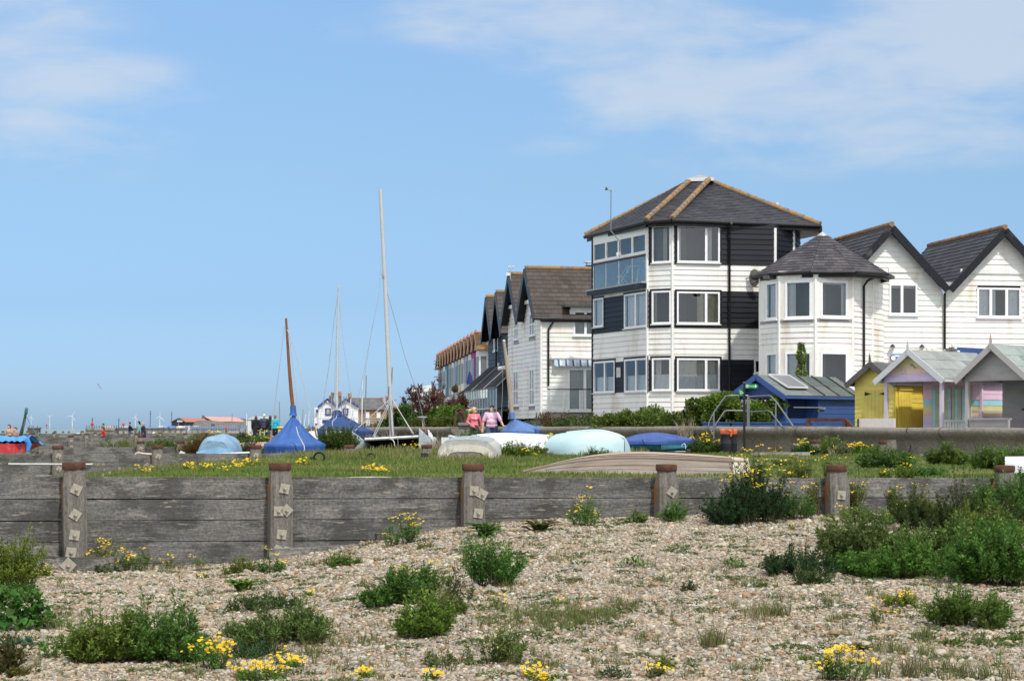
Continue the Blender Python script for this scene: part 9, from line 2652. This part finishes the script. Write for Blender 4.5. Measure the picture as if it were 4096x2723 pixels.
s1 = shed('black harbour shed with red roof and pale window band', 688, 740, 718, 1702, 1686, 1671, 760, 30, (.40, .15, .12), (.028, .03, .036), 768, 1671)
mb = MB(); d = 759.8; mb.box(pxx(708, d), pxx(731, d), d - .1, d, pz(1687, d), pz(1682, d), (.55, .6, .62)); mb.box(pxx(709, d), pxx(730, d), d - .1, d, pz(1682, d), pz(1674, d), (.16, .19, .2)); mb.build('window', M['trim'], s1)
mb = MB(); mb.box(pxx(712, d), pxx(716, d), d - .1, d, 1, pz(1690, d), (.3, .1, .2)); mb.box(pxx(722, d), pxx(731, d), d - .1, d, 1, pz(1690, d), (.01, .01, .01)); mb.build('door', M['trim'], s1)
s2 = shed('larger black harbour shed with faded pink roof and chimney', 792, 850, 816, 1700, 1684, 1666, 800, 30, (.50, .30, .28), (.03, .032, .038), 905, 1668)
mb = MB(); mb.box(pxx(811, 799), pxx(818, 799), 797, 799, 1, pz(1661, 799), (.13, .11, .10)); mb.build('chimney', M['brick'], s2)
s3 = shed('dark low harbour shed right of the pink roofed one', 908, 975, 935, 1700, 1688, 1673, 850, 25, (.09, .08, .085), (.09, .085, .085), 955, 1675)
# gravel heap
d = 720
mb = MB()
def heap(s, t_):
 x = pxx(742 + (992 - 742) * s, d); zt = pz(1682 if s > .08 else 1697, d)
 prof = min(1, s / .12) * min(1, (1 - s) / .05 + .55)
 return V(x, d + 14 * t_, 1.0 + (pz(1684 - 4 * math.sin(s * 7), d) - 1.0) * prof * math.sin(math.pi * min(.5, t_ * .9 + .04)))
mb.grid(heap, 40, 8, (.14, .135, .13)); tag(mb.build('gravel_heap', M['concrete'], None, org=(pxx(860, d), d, 1)), 'long grey heap of gravel in front of the harbour sheds', 'heap')
mb = MB(); d = 640
mb.bar((pxx(740, d), d, pz(1709, d)), (pxx(1010, d), d, pz(1709, d)), .06, .6, (.16, .22, .34));
for k in range(40): x = pxx(740 + k * 6.8, d); mb.box(x, x + .12, d - .1, d + .1, .8, pz(1701, d), (.25, .32, .42))
tag(mb.build('harbour_fence', M['plain'], None, org=(pxx(870, d), d, .8)), 'thin blue grey fence below the gravel heap', 'fence')
mb = MB(); d = 700; mb.box(pxx(842, d), pxx(862, d), d - 1, d + 1, 1, pz(1705, d), (.03, .05, .10)); mb.box(pxx(846, d), pxx(858, d), d - 1, d + 1, pz(1705, d), pz(1695, d), (.05, .07, .10)); mb.lathe([(.9, -.3), (.9, .3)], (pxx(846, d), d - 1.3, 2.0), (.01, .01, .01), 12); tag(mb.build('tractor', M['plain'], None, org=(pxx(850, d), d, 1)), 'small dark blue tractor parked under the gravel heap', 'tractor')
mb = MB(); d = 200; mb.box(pxx(990, d), pxx(1004, d), d, d + 3, .8, pz(1676, d), (.62, .66, .68)); mb.box(pxx(1002, d), pxx(1092, d), d + .2, d + 3, .8, pz(1668, d), (.40, .45, .46)); mb.add([V(pxx(990, d), d - .1, pz(1677, d)), V(pxx(1095, d), d - .1, pz(1677, d)), V(pxx(1078, d), d + 2, pz(1665, d)), V(pxx(1002, d), d + 2, pz(1665, d))], [(0, 1, 2, 3)], (.42, .46, .47)); tag(mb.build('storage_cabin', M['plain'], None, org=(pxx(1040, d), d, .8)), 'pale grey storage cabin behind the four bystanders', 'cabin')
# little white marks: a beach sign board, a bag, notice boards on the far groynes
for x, y, w_, h_, d, lb in ((818, 614, 34, 22, 236, 'white notice board on the far groyne at left'), (1605, 601, 26, 14, 188, 'white notice on the groyne right of the walkers'), (1975, 560, 26, 44, 150, 'crumpled white bag hung on the far groyne'), (1968, 585, 22, 16, 148, 'white scrap below the hung white bag')):
 p_ = P(*c8(x, y), d); mb = MB(); hx_, hz2 = w_ * .38265 / F * d / 2, h_ * .38265 / F * d / 2
 if 'bag' in lb: mb.grid(lambda s, t_: p_ + V(hx_ * (2 * s - 1) * (.6 + .4 * t_), -.05 * math.sin(s * 9), hz2 * (1 - 2 * t_) + .1 * s), 6, 6, (.62, .66, .7)); nm = 'plastic_bag'
 else: mb.obox(p_, (hx_, 0, 0), (0, .03, 0), (0, 0, hz2), (.68, .72, .76)); nm = 'notice_board'
 tag(mb.build(nm, M['plain'], None, org=p_), lb, 'sign' if nm == 'notice_board' else 'bag')
# moored craft on the quay, tiny and coloured
for i, (x, c, lb) in enumerate(((1055, (.5, .32, .28), 'small pinkish boat on the pier'), (1230, (.55, .58, .6), 'white boat on the quay left of the walkers'), (1640, (.6, .63, .66), 'white boat ashore on the quay'), (1690, (.10, .22, .5), 'blue covered boat on the quay'), (1745, (.08, .18, .42), 'second blue covered boat on the quay'), (1840, (.6, .6, .58), 'pale open boat in front of the black shed'), (1920, (.55, .58, .62), 'white boat below the red roof'), (2030, (.6, .62, .64), 'white boat at the foot of the heap'))):
 d = 690; q = V(pxx(.38265 * x, d), d + 3, hz_(555)); b_ = T('quay_boat', lb, 'boat', q, .2 * i, 'small boats on the quay'); mb = MB(); hull(mb, 3.6, 1.5, .9, c, nu=8, nv=8, upturned='white' not in lb, keel=False); mb.build('hull', M['gel'], b_, local=True)
# wind turbines far out at sea
for i, (x, y, s_, rot, dd) in enumerate(((755, 430, 1.0, .45, 8000), (1670, 437, .95, .1, 8600), (1415, 443, .62, .3, 9800), (520, 435, .7, .9, 11500), (325, 442, .55, .2, 13000))):
 q = P(*c8(x, y), dd); lb = ('nearest white wind turbine standing at sea left of the jetty', 'white wind turbine behind the harbour poles', 'small wind turbine above the walkers', 'faint distant wind turbine left of the nearest one', 'faintest wind turbine at far left')[i]
 tb = T('wind_turbine', lb, 'wind turbine', (q.x, dd, -1.2), 0, 'offshore wind turbines')
 mb = MB(); mb.tube([V(q.x, dd, q.z * .28), q], [2.0, 1.3], (.6, .62, .63), 10); mb.build('tower', M['gel'], tb)
 mb = MB(); mb.tube([V(q.x, dd, -2), V(q.x, dd, q.z * .28)], [2.2, 2.1], (.60, .42, .30), 10); mb.build('foundation', M['gel'], tb)
 mb = MB(); mb.obox(q + V(0, 2, .5), (2, 0, 0), (0, 5, 0), (0, 0, 2), (.8, .8, .8)); mb.build('nacelle', M['gel'], tb)
 for k in range(3):
  a = rot + k * 2.094; dr_ = V(math.sin(a), 0, math.cos(a)); sd_ = V(dr_.z, 0, -dr_.x); L_ = 31 * s_ ** .4
  mb = MB(); mb.add([q + V(0, -4, 0) + sd_ * .9, q + V(0, -4, 0) + dr_ * 7 + sd_ * 1.8, q + V(0, -4, 0) + dr_ * L_, q + V(0, -4, 0) + dr_ * 7 - sd_ * .6, q + V(0, -4, 0) - sd_ * .9,
      q + V(0, -5, 0) + dr_ * 7 + sd_ * .8], [(0, 1, 5), (1, 2, 5), (2, 3, 5), (3, 4, 5), (4, 0, 5), (0, 4, 3, 2, 1)], (.62, .64, .65)); mb.build('blade', M['gel'], tb)
# a gull in flight
gq = P(399, 1546, 210); gl_ = T('gull', 'small dark gull flying over the sea at left', 'bird', gq)
mb = MB(); mb.ell(gq, (.07, .2, .07), (.3, .28, .27), 10); mb.add([gq + V(-.05, -.06, .03), gq + V(-.05, .1, .03), gq + V(-.28, .1, .22), gq + V(-.16, -.02, .38), gq + V(-.20, -.06, .22)], [(0, 1, 2, 3, 4)], (.25, .24, .24)); mb.add([gq + V(.05, -.06, .0), gq + V(.05, .1, .0), gq + V(.2, .1, -.2), gq + V(.12, -.02, -.42), gq + V(.15, -.06, -.2)], [(0, 1, 2, 3, 4)], (.25, .24, .24)); mb.build('body', M['plain'], gl_)
for o in PROTO['post'] + [PROTO['cap'], PROTO['plate']]:
 bpy.data.objects.remove(o)
